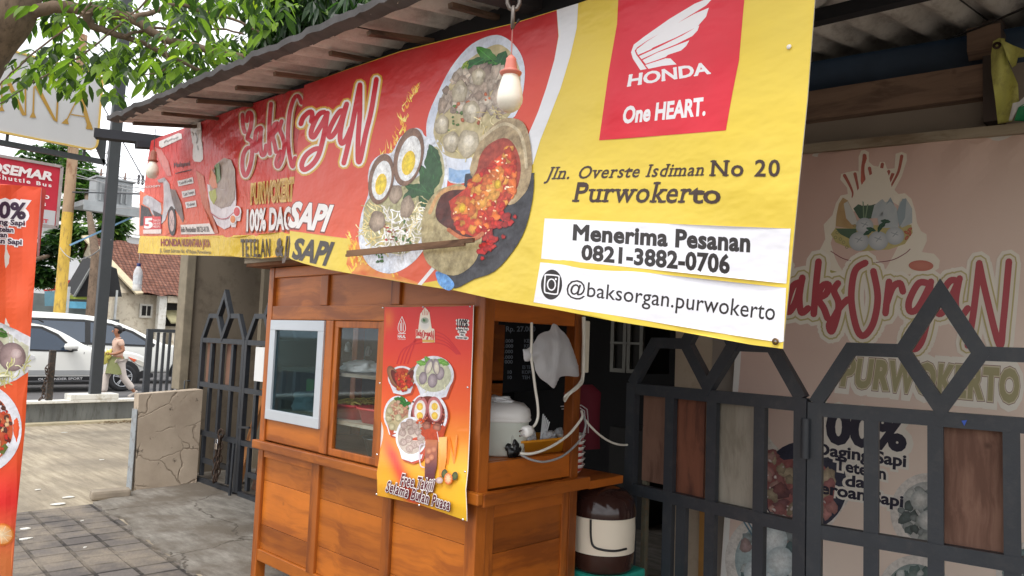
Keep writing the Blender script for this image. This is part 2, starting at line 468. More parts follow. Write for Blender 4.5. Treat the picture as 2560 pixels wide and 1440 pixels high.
def patch_mat():
    m, nt, b = _base('grey_cement_screed')
    v = _coord(nt)
    big = _noise(nt, v, 1.3, 6, .65); mid = _noise(nt, _coord(nt, (1.5, 5, 1)), 2.5, 9, .7); fine = _noise(nt, v, 60, 5, .7)
    col = _ramp(nt, mid, [(.3, S(98, 92, 84)), (.5, S(132, 126, 117)), (.72, S(158, 152, 143))])
    col = _mix(nt, _ramp(nt, big, [(.40, (.85, .85, .85)), (.56, (0, 0, 0))]), col, S(98, 88, 76))
    vor = _n(nt, 'ShaderNodeTexVoronoi', feature='DISTANCE_TO_EDGE'); vor.inputs['Scale'].default_value = .75
    w2 = _n(nt, 'ShaderNodeVectorMath', operation='MULTIPLY_ADD'); w2.inputs[1].default_value = (.35, .35, 0)
    nn = _n(nt, 'ShaderNodeTexNoise'); nn.inputs['Scale'].default_value = 5; nn.inputs['Detail'].default_value = 5; nt.links.new(v, nn.inputs[0])
    nt.links.new(nn.outputs['Color'], w2.inputs[0]); nt.links.new(v, w2.inputs[2]); nt.links.new(w2.outputs[0], vor.inputs['Vector'])
    crack = _ramp(nt, vor.outputs['Distance'], [(0, (1, 1, 1)), (.009, (0, 0, 0))])
    col = _mix(nt, crack, col, S(72, 64, 55))
    nt.links.new(col, b.inputs['Base Color']); b.inputs['Roughness'].default_value = .9
    h = _mix(nt, crack, _mix(nt, .4, mid, fine), (0, 0, 0)); _bump(nt, b, h, .5, .015); return m
def paver_mat():
    m, nt, b = _base('grey_paving_blocks')
    v = _coord(nt, (1, 1, 1), (0, 0, rad(3.6)))
    br = _n(nt, 'ShaderNodeTexBrick'); br.offset = 0.0; br.inputs['Scale'].default_value = 1
    br.inputs['Brick Width'].default_value = .2; br.inputs['Row Height'].default_value = .235
    br.inputs['Mortar Size'].default_value = .014; br.inputs['Mortar Smooth'].default_value = .3; br.inputs['Bias'].default_value = 0
    br.inputs['Color1'].default_value = (*S(92, 86, 83), 1); br.inputs['Color2'].default_value = (*S(118, 111, 106), 1); br.inputs['Mortar'].default_value = (*S(34, 30, 27), 1)
    nt.links.new(v, br.inputs['Vector'])
    n1 = _noise(nt, _coord(nt), 2.2, 6, .65); n2 = _noise(nt, _coord(nt), 70, 5, .7)
    col = _mix(nt, _ramp(nt, n1, [(.42, (0, 0, 0)), (.62, (.9, .9, .9))]), br.outputs['Color'], S(150, 138, 122))
    col = _mix(nt, _ramp(nt, n2, [(.4, (.35, .35, .35)), (.7, (0, 0, 0))]), col, S(64, 58, 54))
    nt.links.new(col, b.inputs['Base Color']); b.inputs['Roughness'].default_value = .85
    inv = _n(nt, 'ShaderNodeMath', operation='SUBTRACT'); inv.inputs[0].default_value = 1.0; nt.links.new(br.outputs['Fac'], inv.inputs[1])
    h = _n(nt, 'ShaderNodeMath', operation='MULTIPLY_ADD'); h.inputs[1].default_value = .15; nt.links.new(n2, h.inputs[0]); nt.links.new(inv.outputs[0], h.inputs[2])
    _bump(nt, b, h.outputs[0], .8, .012); return m
ASPH = plain('asphalt', S(96, 94, 94), .9, var=.2, vs=3, bump=.5, bs=160)
g = MB(); g.add([(-400, -400, -.012), (400, -400, -.012), (400, 400, -.012), (-400, 400, -.012)], [(0, 1, 2, 3)])
struct('ground', g, plain('dusty_earth', S(150, 140, 124), .95, var=.25, vs=.5, bump=.4))
g = MB(); g.quad((-13.7, -20, 0), (14, -20, 0), (14, 9, 0), (-13.7, 9, 0)); struct('driveway', g, ground_mat())
g = MB(); g.quad((-29, -60, -.004), (-13.7, -60, -.004), (-13.7, 60, -.004), (-29, 60, -.004)); struct('road', g, ASPH)
# paving blocks and the cement patch in front of the stall
e = [(-7.394, 2.402), (-6.435, 2.343), (-5.849, 2.279), (-5.382, 2.255), (-4.906, 2.231), (-2.0, 2.03), (6, 1.5)]
g = MB(); pts = [(-7.39, -14), (6, -14)] + [(x, y) for x, y in e[::-1]]
g.add([(x, y, .005) for x, y in pts], [tuple(range(len(pts)))]); struct('paving', g, paver_mat())
g = MB(); rng = random.Random(4); edge = []
for (x0, y0), (x1, y1) in zip(e, e[1:]):
    for k in range(8):
        t = k / 8; edge.append((x0 + (x1 - x0) * t, y0 + (y1 - y0) * t + rng.uniform(-.05, .035)))
top = [(x, y, .022) for x, y in edge] + [(6, 1.6, .022), (6, 6.6, .022), (-8.3, 6.6, .022), (-8.28, 3.45, .022), (-7.72, 3.3, .022), (-7.72, 2.86, .022), (-7.5, 2.62, .022)]
n = len(top); g.add(top + [(x, y, -.004) for x, y, z in top], [tuple(range(n))] + [(i, i + n, (i + 1) % n + n, (i + 1) % n) for i in range(n)])
o = struct('pavement', g, patch_mat()); recalc(o)

# loose kerb stone beside the patch
STONE = plain('weathered_stone', S(150, 138, 122), .95, var=.3, vs=5, bump=.7, bs=25)
p = oZ(272, 1248, 0)
g = MB(); g._bevbox(-.075, .075, -.165, .165, 0, .085, 0, .025)
o = g.build('kerb_stone', STONE); o.location = (-7.56, 2.57, 0.002); o.rotation_euler = (0, 0, rad(-10))
tag(o, 'loose worn concrete kerb stone lying beside the grey cement patch', 'kerb stone')

# bits of litter on the drive
LIT = plain('pale_litter', S(232, 230, 222), .8, var=.1)
for i, (px, py, s) in enumerate([(146, 1261, .07), (171, 1244, .055), (64, 1323, .045), (206, 1303, .015), (67, 1348, .05), (212, 1370, .014), (95, 1225, .03), (160, 1082, .05), (255, 1150, .03)]):
    q = oZ(px, py, .005); r_ = random.Random(i); pts = []
    for k in range(9):
        t = 2 * pi * k / 9; rr = s * r_.uniform(.6, 1.1); pts.append((q.x + cos(t) * rr * .55, q.y + sin(t) * rr, .007))
    g = MB(); g.prism(pts, (0, 0, .006)); o = g.build('litter_scrap', LIT)
    lb = ['largest white litter scrap on the drive just above the paving', 'white litter scrap further up the drive from the largest one', 'white scrap on the grey pavers beside the orange banner', 'tiny white pebble scrap on the pavers near the cement edge', 'pale streaked scrap on the pavers below the white scrap', 'tiny white crumb in the middle of the grey pavers', 'small pale scrap beside the orange banner edge', 'pale scrap on the drive near the dark low wall', 'small pale scrap midway up the drive']
    tag(o, lb[i], 'litter', 'litter scraps on the drive')

# dark low wall with white cap
WALLG = plain('stained_grey_render', S(112, 114, 112), .9, var=.35, vs=2.0, bump=.4, bs=30, dirt=S(70, 68, 62), stretch=(1, 2.4, .5))
WHITEC = plain('white_wall_paint', S(236, 234, 226), .7, var=.08, vs=3, bump=.3, dirt=S(190, 180, 160))
t = thing('low_wall', 'low dark grey wall with white cap between drive and road', 'wall', (-13.8, 2, 0))
MB().box(-13.95, -13.74, -6, 5.15, 0, .33).build('wall_body', WALLG, t)
MB().box(-13.98, -13.70, -6, 5.18, .331, .375, bev=.008).build('wall_cap', WHITEC, t)
MB().box(-13.74, -13.52, -6, 5.15, 0, .035).build('footing', plain('crumbled_footing', S(190, 178, 150), .95, var=.35, vs=4, bump=.8, bs=18), t)
# leaf litter heap at wall foot
rng = random.Random(8); g = MB()
for k in range(70):
    y = rng.gauss(4.75, .28); x = -13.5 + rng.uniform(-.0, .22); a = rng.uniform(0, pi); s = rng.uniform(.02, .05); z = .036 if x < -13.52 else .004
    z += rng.uniform(0, .03)
    g.add([(x + cos(a) * s, y + sin(a) * s, z), (x - sin(a) * s * .4, y + cos(a) * s * .4, z + .012), (x - cos(a) * s, y - sin(a) * s, z + .004), (x + sin(a) * s * .4, y - cos(a) * s * .4, z + .01)], [(0, 1, 2, 3)])
tag(g.build('dry_leaves', plain('dry_leaf', S(120, 96, 66), .9, var=.4, vs=9)), 'dry brown leaves and dust piled along the foot of the low wall', 'dry leaves', kind='stuff')

# sign post with white plinth, arm and hotel board
DARKM = plain('charcoal_steel', S(62, 66, 70), .5, var=.12, vs=4, bump=.1, spec=.5)
t = thing('sign_post', 'tall charcoal square steel post standing on a white plinth', 'post', (-13.85, 4.28, .37))
MB().box(-14.05, -13.7, 3.93, 4.67, .376, .47, bev=.012).build('plinth', WHITEC, t)
MB().box(-13.84, -13.72, 4.225, 4.40, .47, 7.5, bev=.012).build('post_shaft', DARKM, t)
a0 = oX(-60, 345, -13.8); a1 = oX(262, 406, -13.8)
MB().beam(a0, a1, .08, .085).build('arm', DARKM, t)
MB().prism([(-13.80, 4.17, 5.0), (-13.80, 4.17, 4.35), (-13.80, 3.92, 4.83)], (.04, 0, 0)).build('gusset', DARKM, t)
# board
BOARD = plain('cream_sign_board', S(196, 196, 200), .4, var=.04, vs=2, bump=0)
GOLD = plain('gold_lettering', S(214, 180, 96), .4, var=.06)
t = thing('hotel_sign', 'white rounded sign board with gold serif letters NNA behind the leaves', 'sign', tuple(oX(120, 360, -13.72)))
def rr_poly(pts, r, n=6):
    out = []
    m = len(pts)
    for i in range(m):
        a, b_, c = V(pts[i - 1]), V(pts[i]), V(pts[(i + 1) % m])
        p = b_ + (a - b_).normalized() * r; q = b_ + (c - b_).normalized() * r
        for k in range(n + 1):
            u = k / n; out.append(p * (1 - u) ** 2 + b_ * 2 * u * (1 - u) + q * u * u)
    return out
c4 = [oX(-150, 90, -13.72), oX(262, 205, -13.72), oX(246, 378, -13.72), oX(-150, 312, -13.72)]
zb = c4[2].z; zt_ = 5.9
c4 = [V((-13.72, 1.8, zt_)), V((-13.72, 4.02, zt_)), V((-13.72, 4.02, zb)), V((-13.72, 1.8, zb))]
brd = rr_poly(c4, .16)
MB().prism(brd, (-.1, 0, 0)).build('board', BOARD, t)
edge = [p + V((.004, 0, 0)) for p in brd]
g = MB()
for p, q in zip(edge, edge[1:] + edge[:1]): g.beam(p, q, .03, .03, up=(1, 0, 0))
g.build('gold_edge', GOLD, t)
for py in (2.75, 3.85):
    MB().beam((-13.79, py, zb), (-13.79, py, a0.z + (a1.z - a0.z) * (py - a0.y) / (a1.y - a0.y)), .04, .04, up=(1, 0, 0)).build('bracket', DARKM, t)
Z_ = zt(0, 0, 3.6)
A = Art(planar((-13.715, 0, 0), (1, 0, 0)), .002)
gold = S(176, 138, 62)
A.polys([Z_((50, 730), (95, 730), (232, 1040), (200, 1040)), Z_((8, 730), (22, 730), (22, 1000), (8, 1000)), Z_((220, 760), (236, 760), (236, 1040), (222, 1040)),
         Z_((-30, 1000), (40, 1000), (22, 960), (8, 960)),
         Z_((305, 770), (350, 770), (515, 1100), (480, 1080)), Z_((300, 780), (312, 780), (305, 1060), (288, 1060)), Z_((265, 1058), (325, 1060), (306, 1010), (290, 1010)), Z_((515, 820), (530, 820), (517, 1100), (500, 1090)),
         Z_((700, 870), (712, 870), (606, 1085), (592, 1085)), Z_((550, 1110), (620, 1120), (606, 1070), (592, 1070)), Z_((705, 865), (745, 865), (825, 1150), (790, 1150)), Z_((772, 1160), (838, 1168), (815, 1100), (785, 1100)), Z_((640, 1025), (780, 1048), (780, 1058), (640, 1035))], gold, 2)
A.build('lettering', vinyl('sign_print', .4, .0), t)

# red shuttle-bus sign
t = thing('shuttle_sign', 'red and white shuttle bus sign board behind the orange banner', 'sign', (-15.5, 3.4, 3.3))
k = [oX(-140, 338, -15.5), oX(154, 418, -15.5), oX(140, 573, -15.5), oX(-140, 528, -15.5)]
k = [V((-15.5, 1.6, 4.54)), V((-15.5, 3.98, 4.54)), V((-15.5, 3.98, 3.40)), V((-15.5, 1.6, 3.40))]
MB().prism(k, (-.16, 0, 0)).build('box_panel', plain('red_sign_paint', S(200, 40, 62), .45, var=.06, vs=2, bump=0), t)
kk = [p + V((.003, 0, 0)) for p in k]
MB().prism([V((-15.497, 1.6, 3.70)), V((-15.497, 3.94, 3.70)), V((-15.497, 3.94, 3.43)), V((-15.497, 1.6, 3.43))], (.004, 0, 0)).build('white_band', BOARD, t)
g = MB()
for p, q in zip(kk, kk[1:] + kk[:1]): g.beam(p, q, .05, .04, up=(1, 0, 0))
g.build('frame', plain('grey_sign_frame', S(170, 160, 158), .5), t)
A = Art(planar((-15.49, 0, 0), (1, 0, 0)), .003)
wh = S(240, 232, 232)
Z_ = zt(0, 360, 4)
A.text('OSEMAR', *Z_((-115, 272), (512, 365), (535, 290), (-95, 178)), wh, 2, bold=.045)
A.text('Shuttle Bus', *Z_((-30, 345), (512, 432), (512, 398), (-30, 300)), wh, 2, bold=.03, space=1.35)
A.text('o', *Z_((442, 543), (490, 550), (490, 500), (442, 493)), wh, 2, bold=.03)
A.text('s', *Z_((420, 616), (455, 620), (455, 575), (420, 571)), wh, 2, bold=.03)
A.text('ET', *Z_((405, 780), (480, 792), (480, 757), (405, 745)), S(205, 50, 70), 3, bold=.04)
A.build('lettering', vinyl('bus_sign_print', .4, 0), t)
t2 = MB().box(-15.72, -15.60, 2.5, 2.62, 0, 3.4); o = t2.build('sign_leg', DARKM, t)

# short bollard with a chain
t = thing('bollard', 'short dark square post with a chain on the low wall', 'post', (-13.85, 3.66, .37))
MB().box(-13.9, -13.81, 3.61, 3.70, .375, 1.19, bev=.006).build('shaft', plain('rusty_dark_steel', S(58, 54, 50), .7, var=.4, vs=9, dirt=S(110, 84, 60)), t)
def chain(name, pts, r, mat_, parent=None):
    g = MB(); P = [V(p) for p in pts]; L = r * 4.2; d = 0; i = 0
    tot = sum((b_ - a_).length for a_, b_ in zip(P, P[1:])); nl = max(2, int(tot / (r * 3.0))); k = 0
    for j in range(nl):
        s_ = tot * (j + .5) / nl; acc = 0
        for a_, b_ in zip(P, P[1:]):
            l = (b_ - a_).length
            if acc + l >= s_: break
            acc += l
        c = a_.lerp(b_, (s_ - acc) / l); dd = (b_ - a_).normalized(); u = dd.orthogonal().normalized()
        if j % 2: u = dd.cross(u)
        ring = [c + dd * cos(2 * pi * q / 10) * L * .5 + u * sin(2 * pi * q / 10) * r * 1.3 for q in range(10)]
        g.tube(ring + [ring[0]], r * .42, 5, caps=False)
    return g.build(name, mat_, parent)
RUST = plain('rusty_chain', S(82, 66, 56), .7, .5, var=.4, vs=30)
chain('chain', [(-13.79, 3.60, .95), (-13.78, 3.56, .88), (-13.79, 3.60, .78), (-13.79, 3.55, .6), (-13.79, 3.56, .45), (-13.78, 3.5, .385)], .02, RUST, t)

# slatted black steel fence panel
BLACK = plain('black_gate_paint', S(48, 52, 58), .45, var=.18, vs=5, bump=.25, bs=60, dirt=S(62, 63, 65))
t = thing('slatted_fence', 'black steel fence panel of upright bars in front of the white car', 'fence', (-13.9, 5.6, .1))
MB().box(-13.95, -13.87, 5.13, 5.23, .1, 1.60).build('post', BLACK, t)
MB().box(-13.95, -13.87, 5.231, 6.3, 1.545, 1.605).build('top_rail', BLACK, t)
MB().box(-13.95, -13.87, 5.231, 6.3, .12, .18).build('bottom_rail', BLACK, t)
for i in range(8):
    y = 5.31 + i * .105
    MB().box(-13.93, -13.89, y, y + .042, .181, 1.543).build('bar', BLACK, t)

# ================================================================ CARS
CARW = plain('white_car_paint', S(232, 232, 226), .18, var=.02, vs=1, bump=0, spec=.6)
BLKP = plain('black_trim', S(38, 38, 40), .5, var=.1, bump=.1)
TYRE = plain('tyre_rubber', S(40, 40, 42), .8, var=.15, vs=8, bump=.2)
RIM = plain('alloy', S(190, 192, 196), .25, .9, var=.05, bump=0)
CHROME = plain('chrome', S(225, 225, 228), .1, 1.0, var=.02, bump=0)
CGLASS = plain('tinted_car_glass', S(40, 56, 74), .06, var=.1, vs=2, bump=0, spec=.9)
HEADL = plain('headlight_lens', S(210, 208, 200), .12, .3, var=.1, vs=15, bump=0)
AMBER = plain('amber_lens', S(226, 90, 40), .2, var=.1, bump=0)
def car(name, label, x0, W, prof, wins, wheels, belt, dz, xtra=None, sill=.42, group='white cars on the road'):
    """prof: side outline from rear to front as (y, zbottom, ztop, width share); near side faces +X at x0"""
    t = thing(name, label, 'car', (x0 - W / 2, prof[len(prof) // 2][0], 0), group)
    zt2 = max(p[2] for p in prof)
    def side(z):          # half width at height z
        if z <= belt: return W / 2 - .05 * ((belt - .28 - z) / .45) ** 2 * (1 if z < belt - .28 else .35)
        return W / 2 - dz * (z - belt) / (zt2 - belt)
    cx = x0 - W / 2; vs = []; fs = []; NR = 15
    for (y, zb_, ztp, ws) in prof:
        half = []
        zs = [zb_, zb_ + .10, zb_ + .25, min(belt, ztp) - .2, min(belt, ztp) - .04, min(belt, ztp)]
        for z in zs: half.append((side(z) * ws, z))
        if ztp > belt + .05:
            half.append((side(belt + (ztp - belt) * .55) * ws, belt + (ztp - belt) * .55)); half.append((side(ztp) * ws * .985, ztp - .05)); half.append((side(ztp) * ws * .86, ztp - .008))
        else:
            half.append((side(belt) * ws * .97, ztp + .015)); half.append((side(belt) * ws * .85, ztp + .03)); half.append((side(belt) * ws * .6, ztp + .04))
        half.append((0.0, half[-1][1] + .01))
        ring = [(cx + a, y, z) for a, z in half] + [(cx - a, y, z) for a, z in half[-2::-1]]
        vs += ring; NR = len(ring)
    for i in range(len(prof) - 1):
        for k in range(NR - 1): fs.append((i * NR + k, (i + 1) * NR + k, (i + 1) * NR + k + 1, i * NR + k + 1))
        fs.append((i * NR + NR - 1, (i + 1) * NR + NR - 1, (i + 1) * NR, i * NR))
    fs.append(tuple(range(NR))); fs.append(tuple(range((len(prof) - 1) * NR + NR - 1, (len(prof) - 1) * NR - 1, -1)))
    g = MB(); g.add(vs, fs, 0, True); o = g.build('body', CARW, t); recalc(o)
    md = o.modifiers.new('round', 'SUBSURF'); md.levels = 2; md.render_levels = 2
    def panel(nm, poly, off, m_, th=.02, par=t):
        P = [V((cx + side(z) + off, y, z)) for y, z in poly]
        return MB().prism(P, (-th, 0, 0)).build(nm, m_, par)
    for nm, poly, m_ in wins: panel(nm, poly, .012 if m_ is CGLASS else .008, m_)
    for wy in wheels:
        r = .345
        arch = [(wy + cos(a) * .43, .36 + sin(a) * .43) for a in [pi * i / 14 for i in range(15)]] + [(wy - .43, .2), (wy + .43, .2)]
        panel('wheel_arch', arch, .016, BLKP, .02)
        wt = MB(); xw = cx + W / 2 + .03
        wt.lathe([(.20, -.2), (.31, -.2), (r, -.15), (r, -.04), (.325, 0), (.235, .005), (.225, -.02)], (xw, wy, r), 28, ax=(1, 0, 0)); wh_ = wt.build('wheel', TYRE, t); recalc(wh_)
        rm = MB(); rm.lathe([(.232, -.01), (.228, .012), (.212, .012), (.205, -.03)], (xw, wy, r), 28, ax=(1, 0, 0))
        for i in range(5):
            for dd in (-.13, .13):
                a = 2 * pi * i / 5 + .3 + dd
                rm.beam((xw - .005, wy + cos(a) * .03, r + sin(a) * .03), (xw + .0, wy + cos(a - dd * .2) * .215, r + sin(a - dd * .2) * .215), .022, .03, up=(1, 0, 0))
        rm.lathe([(.001, .015), (.045, .012), (.05, -.02)], (xw, wy, r), 16, ax=(1, 0, 0))
        put(rm.build('rim', RIM), wh_)
        dk = MB(); dk.lathe([(.001, -.07), (.21, -.07)], (xw, wy, r), 20, ax=(1, 0, 0)); put(dk.build('brake_disc', BLKP), wh_)
    return t, panel, cx, side
# near car: sport utility, side on, nose to +Y
prof = [(3.05, .45, .9, .80), (3.12, .40, 1.05, .9), (3.35, .34, 1.30, .96), (3.75, .3, 1.58, .99), (4.4, .28, 1.67, 1), (5.0, .28, 1.65, 1), (5.45, .28, 1.52, 1), (5.85, .28, 1.27, 1), (6.15, .28, 1.08, 1), (6.6, .28, 1.03, .995), (7.1, .3, .97, .97), (7.42, .34, .88, .92), (7.6, .38, .74, .84), (7.66, .42, .66, .76)]
wins = [('window', [(4.55, 1.03), (5.62, 1.00), (5.68, 1.06), (5.38, 1.34), (5.05, 1.50), (4.55, 1.52)], CGLASS),
        ('window', [(3.75, 1.06), (4.47, 1.03), (4.47, 1.52), (4.0, 1.50), (3.75, 1.38)], CGLASS),
        ('window_surround', [(3.7, 1.0), (5.72, .965), (5.78, 1.02), (5.42, 1.39), (5.08, 1.56), (4.5, 1.585), (3.98, 1.56), (3.66, 1.40)], BLKP),
        ('sill_cladding', [(4.62, .28), (6.44, .28), (6.44, .38), (4.62, .38)], BLKP),
        ('sill_stripe', [(4.62, .41), (6.4, .41), (6.4, .53), (4.62, .53)], plain('grey_body_stripe', S(168, 170, 170), .35, var=.05, bump=0))]
t, panel, cx, side = car('parked_car', 'white sport utility car nearest the wall with grey sill stripe', -20.1, 1.77, prof, wins, (6.9, 4.23), .98, .2)
A = Art(planar((cx + .885 - .03, 0, 0), (1, 0, 0)), .002)
A = Art(lambda x, y: ((lambda q: V((cx + side(q.z) + .012, q.y, q.z)))(onplane(x, y, (-20.1, 0, 0), (1, 0, 0))), V((1, 0, 0))), .002)
A.text('OUTLANDER SPORT', (96, 951), (207, 949), (207, 943.5), (96, 945.5), S(215, 215, 215), 2, bold=.02)
A.build('lettering', vinyl('car_print', .4, 0), t)
mr = MB(); mr.lathe([(.0, -.13), (.07, -.11), (.095, -.02), (.09, .06), (.06, .11), (0, .125)], (0, 0, 0), 16, ax=(0, 1, 0))
o = mr.build('door_mirror', CARW); o.data.transform(Matrix.Translation((cx + side(1.05) + .14, 5.66, 1.10)) @ Matrix.Diagonal((.9, 1.25, .95, 1))); put(o, t)
mr = MB(); mr.box(cx + side(1.0) - .02, cx + side(1.0) + .2, 5.66, 5.78, 1.0, 1.04, bev=.012); put(mr.build('mirror_foot', BLKP), t)
panel('door_handle', [(4.62, .82), (4.66, .87), (4.86, .89), (4.94, .85), (4.94, .80), (4.84, .76), (4.66, .77)], .02, CHROME, .03)
panel('door_gap', [(4.5, .42), (4.512, .42), (4.512, 1.0), (4.5, 1.0)], .003, BLKP, .01)
panel('door_gap', [(5.93, .42), (5.942, .42), (5.99, .97), (5.978, .97)], .003, BLKP, .01)
panel('headlight', [(7.02, .86), (7.3, .78), (7.46, .70), (7.5, .62), (7.38, .62), (7.22, .70)], -.02, HEADL, .06)
panel('indicator', [(7.0, .87), (7.22, .80), (7.16, .74)], -.005, AMBER, .04)
panel('bumper_trim', [(7.25, .30), (7.66, .34), (7.66, .44), (7.4, .52), (7.25, .46)], -.015, BLKP, .1)
rr = MB(); rr.tube([(cx + side(1.6) - .06, y, z) for y, z in [(3.8, 1.63), (3.9, 1.70), (4.5, 1.745), (5.0, 1.72), (5.12, 1.66)]], .02, 8); put(rr.build('roof_rail', BLKP), t)
# far car: people carrier
prof = [(3.6, .45, 1.0, .8), (3.7, .4, 1.5, .93), (4.0, .33, 1.88, .97), (5.0, .28, 1.97, 1), (6.6, .28, 1.96, 1), (7.3, .28, 1.88, 1), (7.9, .28, 1.68, 1), (8.5, .28, 1.38, 1), (8.9, .28, 1.16, 1), (9.4, .3, 1.1, .99), (10.0, .32, 1.02, .96), (10.35, .38, .86, .88), (10.45, .42, .7, .78)]
wins = [('window', [(4.15, 1.2), (5.25, 1.2), (5.25, 1.70), (4.4, 1.70)], CGLASS),
        ('window', [(5.45, 1.19), (6.72, 1.16), (6.72, 1.72), (5.45, 1.72)], CGLASS),
        ('window', [(6.86, 1.16), (8.35, 1.13), (8.42, 1.17), (7.95, 1.45), (7.4, 1.64), (6.86, 1.72)], CGLASS),
        ('window_surround', [(4.05, 1.14), (8.55, 1.07), (8.6, 1.15), (7.98, 1.52), (7.4, 1.71), (6.7, 1.79), (4.3, 1.78)], BLKP)]
t, panel, cx, side = car('parked_car', 'white people carrier with tinted side windows behind the nearer white car', -22.6, 1.8, prof, wins, (9.5, 4.9), 1.1, .2)
panel('door_handle', [(7.1, .97), (7.32, .99), (7.36, .95), (7.12, .93)], .02, CHROME, .03)
panel('door_gap', [(6.78, .42), (6.795, .42), (6.795, 1.12), (6.78, 1.12)], .003, BLKP, .01)
for o in list(t.children):
    pass
for nm in ('window',): pass
# dividing trims already read from the surrounds

# ================================================================ HOUSES ACROSS THE ROAD
CREAM = plain('cream_plaster', S(222, 212, 192), .85, var=.15, vs=1.2, bump=.3, dirt=S(160, 140, 112))
def tile_mat():
    m, nt, b = _base('terracotta_tiles')
    v = _coord(nt)
    wv = _n(nt, 'ShaderNodeTexWave', wave_type='BANDS', bands_direction='Y'); wv.inputs['Scale'].default_value = 1.9; nt.links.new(v, wv.inputs['Vector'])
    wz = _n(nt, 'ShaderNodeTexWave', wave_type='BANDS', bands_direction='Z'); wz.inputs['Scale'].default_value = 2.6; nt.links.new(v, wz.inputs['Vector'])
    n1 = _noise(nt, v, 3.5, 6, .7)
    col = _ramp(nt, n1, [(.3, S(80, 52, 42)), (.5, S(124, 80, 64)), (.7, S(156, 112, 92))])
    col = _mix(nt, _ramp(nt, wv.outputs[0], [(.0, (.8, .8, .8)), (.4, (0, 0, 0))]), col, S(70, 42, 32))
    col = _mix(nt, _ramp(nt, wz.outputs[0], [(.0, (.6, .6, .6)), (.3, (0, 0, 0))]), col, S(70, 42, 32))
    nt.links.new(col, b.inputs['Base Color']); b.inputs['Roughness'].default_value = .9
    _bump(nt, b, _mix(nt, .5, wv.outputs[0], wz.outputs[0]), .9, .06); return m
TILE = tile_mat()
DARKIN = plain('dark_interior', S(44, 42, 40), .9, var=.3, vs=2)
t = thing('tiled_house', 'old cream house with brown terracotta tile roof across the road', 'house', (-34, 12, 0))
g = MB(); g.box(-38, -32, 10.4, 20, 0, 3.0); g.build('wall', CREAM, t)
g = MB()
# roof: slope facing the road with ragged left verge
NY, NX = 34, 14
vs = []; fs = []
for i in range(NX + 1):
    u = i / NX
    for j in range(NY + 1):
        w_ = j / NY; y0 = 11.15 - 1.2 * u; y = y0 + (20.5 - y0) * w_
        vs.append((-31.2 - 3.2 * u, y, 3.0 + 2.35 * u + .05 * sin(w_ * 60) + random.uniform(-.03, .03)))
for i in range(NX):
    for j in range(NY): a = i * (NY + 1) + j; fs.append((a, a + 1, a + NY + 2, a + NY + 1))
g.add(vs, fs); g.quad((-34.4, 9.95, 5.3), (-34.4, 20.5, 5.3), (-38, 20.5, 3), (-38, 10.8, 3)); g.build('roof', TILE, t)
MB().prism([(-31.98, 10.45, 3.0), (-31.98, 11.15, 3.0), (-34.4, 10.2, 5.2), (-38, 10.45, 3.0)], (0, -.1, 0)).build('gable', CREAM, t)
MB().beam((-31.15, 11.1, 2.98), (-34.4, 9.9, 5.38), .3, .08, up=(1, 0, 1)).build('verge_board', plain('pale_verge', S(200, 186, 156), .8, var=.2), t)
wn = MB().box(-31.99, -31.9, 11.42, 11.92, 2.05, 2.62).build('window', plain('white_window_frame', S(226, 222, 212), .6), t)
put(MB().box(-31.9, -31.88, 11.5, 11.84, 2.14, 2.54).build('pane', DARKIN), wn)
put(MB().box(-31.88, -31.86, 11.66, 11.69, 2.14, 2.54).build('mullion', plain('white_window_frame', S(226, 222, 212), .6)), wn)
MB().box(-31.75, -31.45, 12.0, 12.3, 0, 2.98).build('porch_post', WHITEC, t)
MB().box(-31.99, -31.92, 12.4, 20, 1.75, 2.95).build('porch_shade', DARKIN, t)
MB().box(-31.9, -31.4, 12.31, 20, 2.72, 3.0).build('porch_beam', CREAM, t)
MB().prism([(-31.9, 12.35, 2.35), (-31.0, 12.35, 1.85), (-31.0, 14.5, 2.05), (-31.9, 14.5, 2.45)], (0, 0, .06)).build('awning', plain('mossy_sheet', S(150, 144, 110), .9, var=.35, vs=3), t)
MB().box(-31.4, -31.2, 12.5, 20, .2, 1.5).build('porch_wall', CREAM, t)

t = thing('warehouse', 'pale grey warehouse with light corrugated roof beyond the trees', 'building', (-46, 14, 0))
PALE = plain('pale_sheet', S(222, 226, 230), .6, var=.06, vs=1, bump=.1)
MB().box(-52, -44, 7.5, 26, 0, 6.7).build('wall', PALE, t)
def corr_mat(name, c1, c2, dirn='Y', scl=4.0):
    m, nt, b = _base(name); v = _coord(nt)
    wv = _n(nt, 'ShaderNodeTexWave', wave_type='BANDS', bands_direction=dirn); wv.inputs['Scale'].default_value = scl; nt.links.new(v, wv.inputs['Vector'])
    n1 = _noise(nt, v, 1.5, 6, .65)
    nt.links.new(_ramp(nt, n1, [(.3, c2), (.7, c1)]), b.inputs['Base Color']); b.inputs['Roughness'].default_value = .7
    _bump(nt, b, wv.outputs[0], .8, .05); return m
MB().prism([(-43.6, 10, 6.75), (-43.6, 26.4, 6.75), (-48, 26.4, 9.2), (-48, 12.5, 9.2)], (0, 0, .08)).build('roof', corr_mat('light_corrugated', S(214, 214, 210), S(176, 174, 168), 'Y', 1.6), t)
A = Art(planar((-43.98, 0, 0), (1, 0, 0)), .01)
Zq = zt(0, 0, 1)
A.poly([(110, 706), (178, 700), (176, 722), (110, 728)], S(200, 40, 44), 2); A.poly([(112, 710), (136, 708), (136, 722), (112, 724)], S(236, 232, 226), 3)
A.build('shop_sign', vinyl('far_sign_print', .5, 0), t)

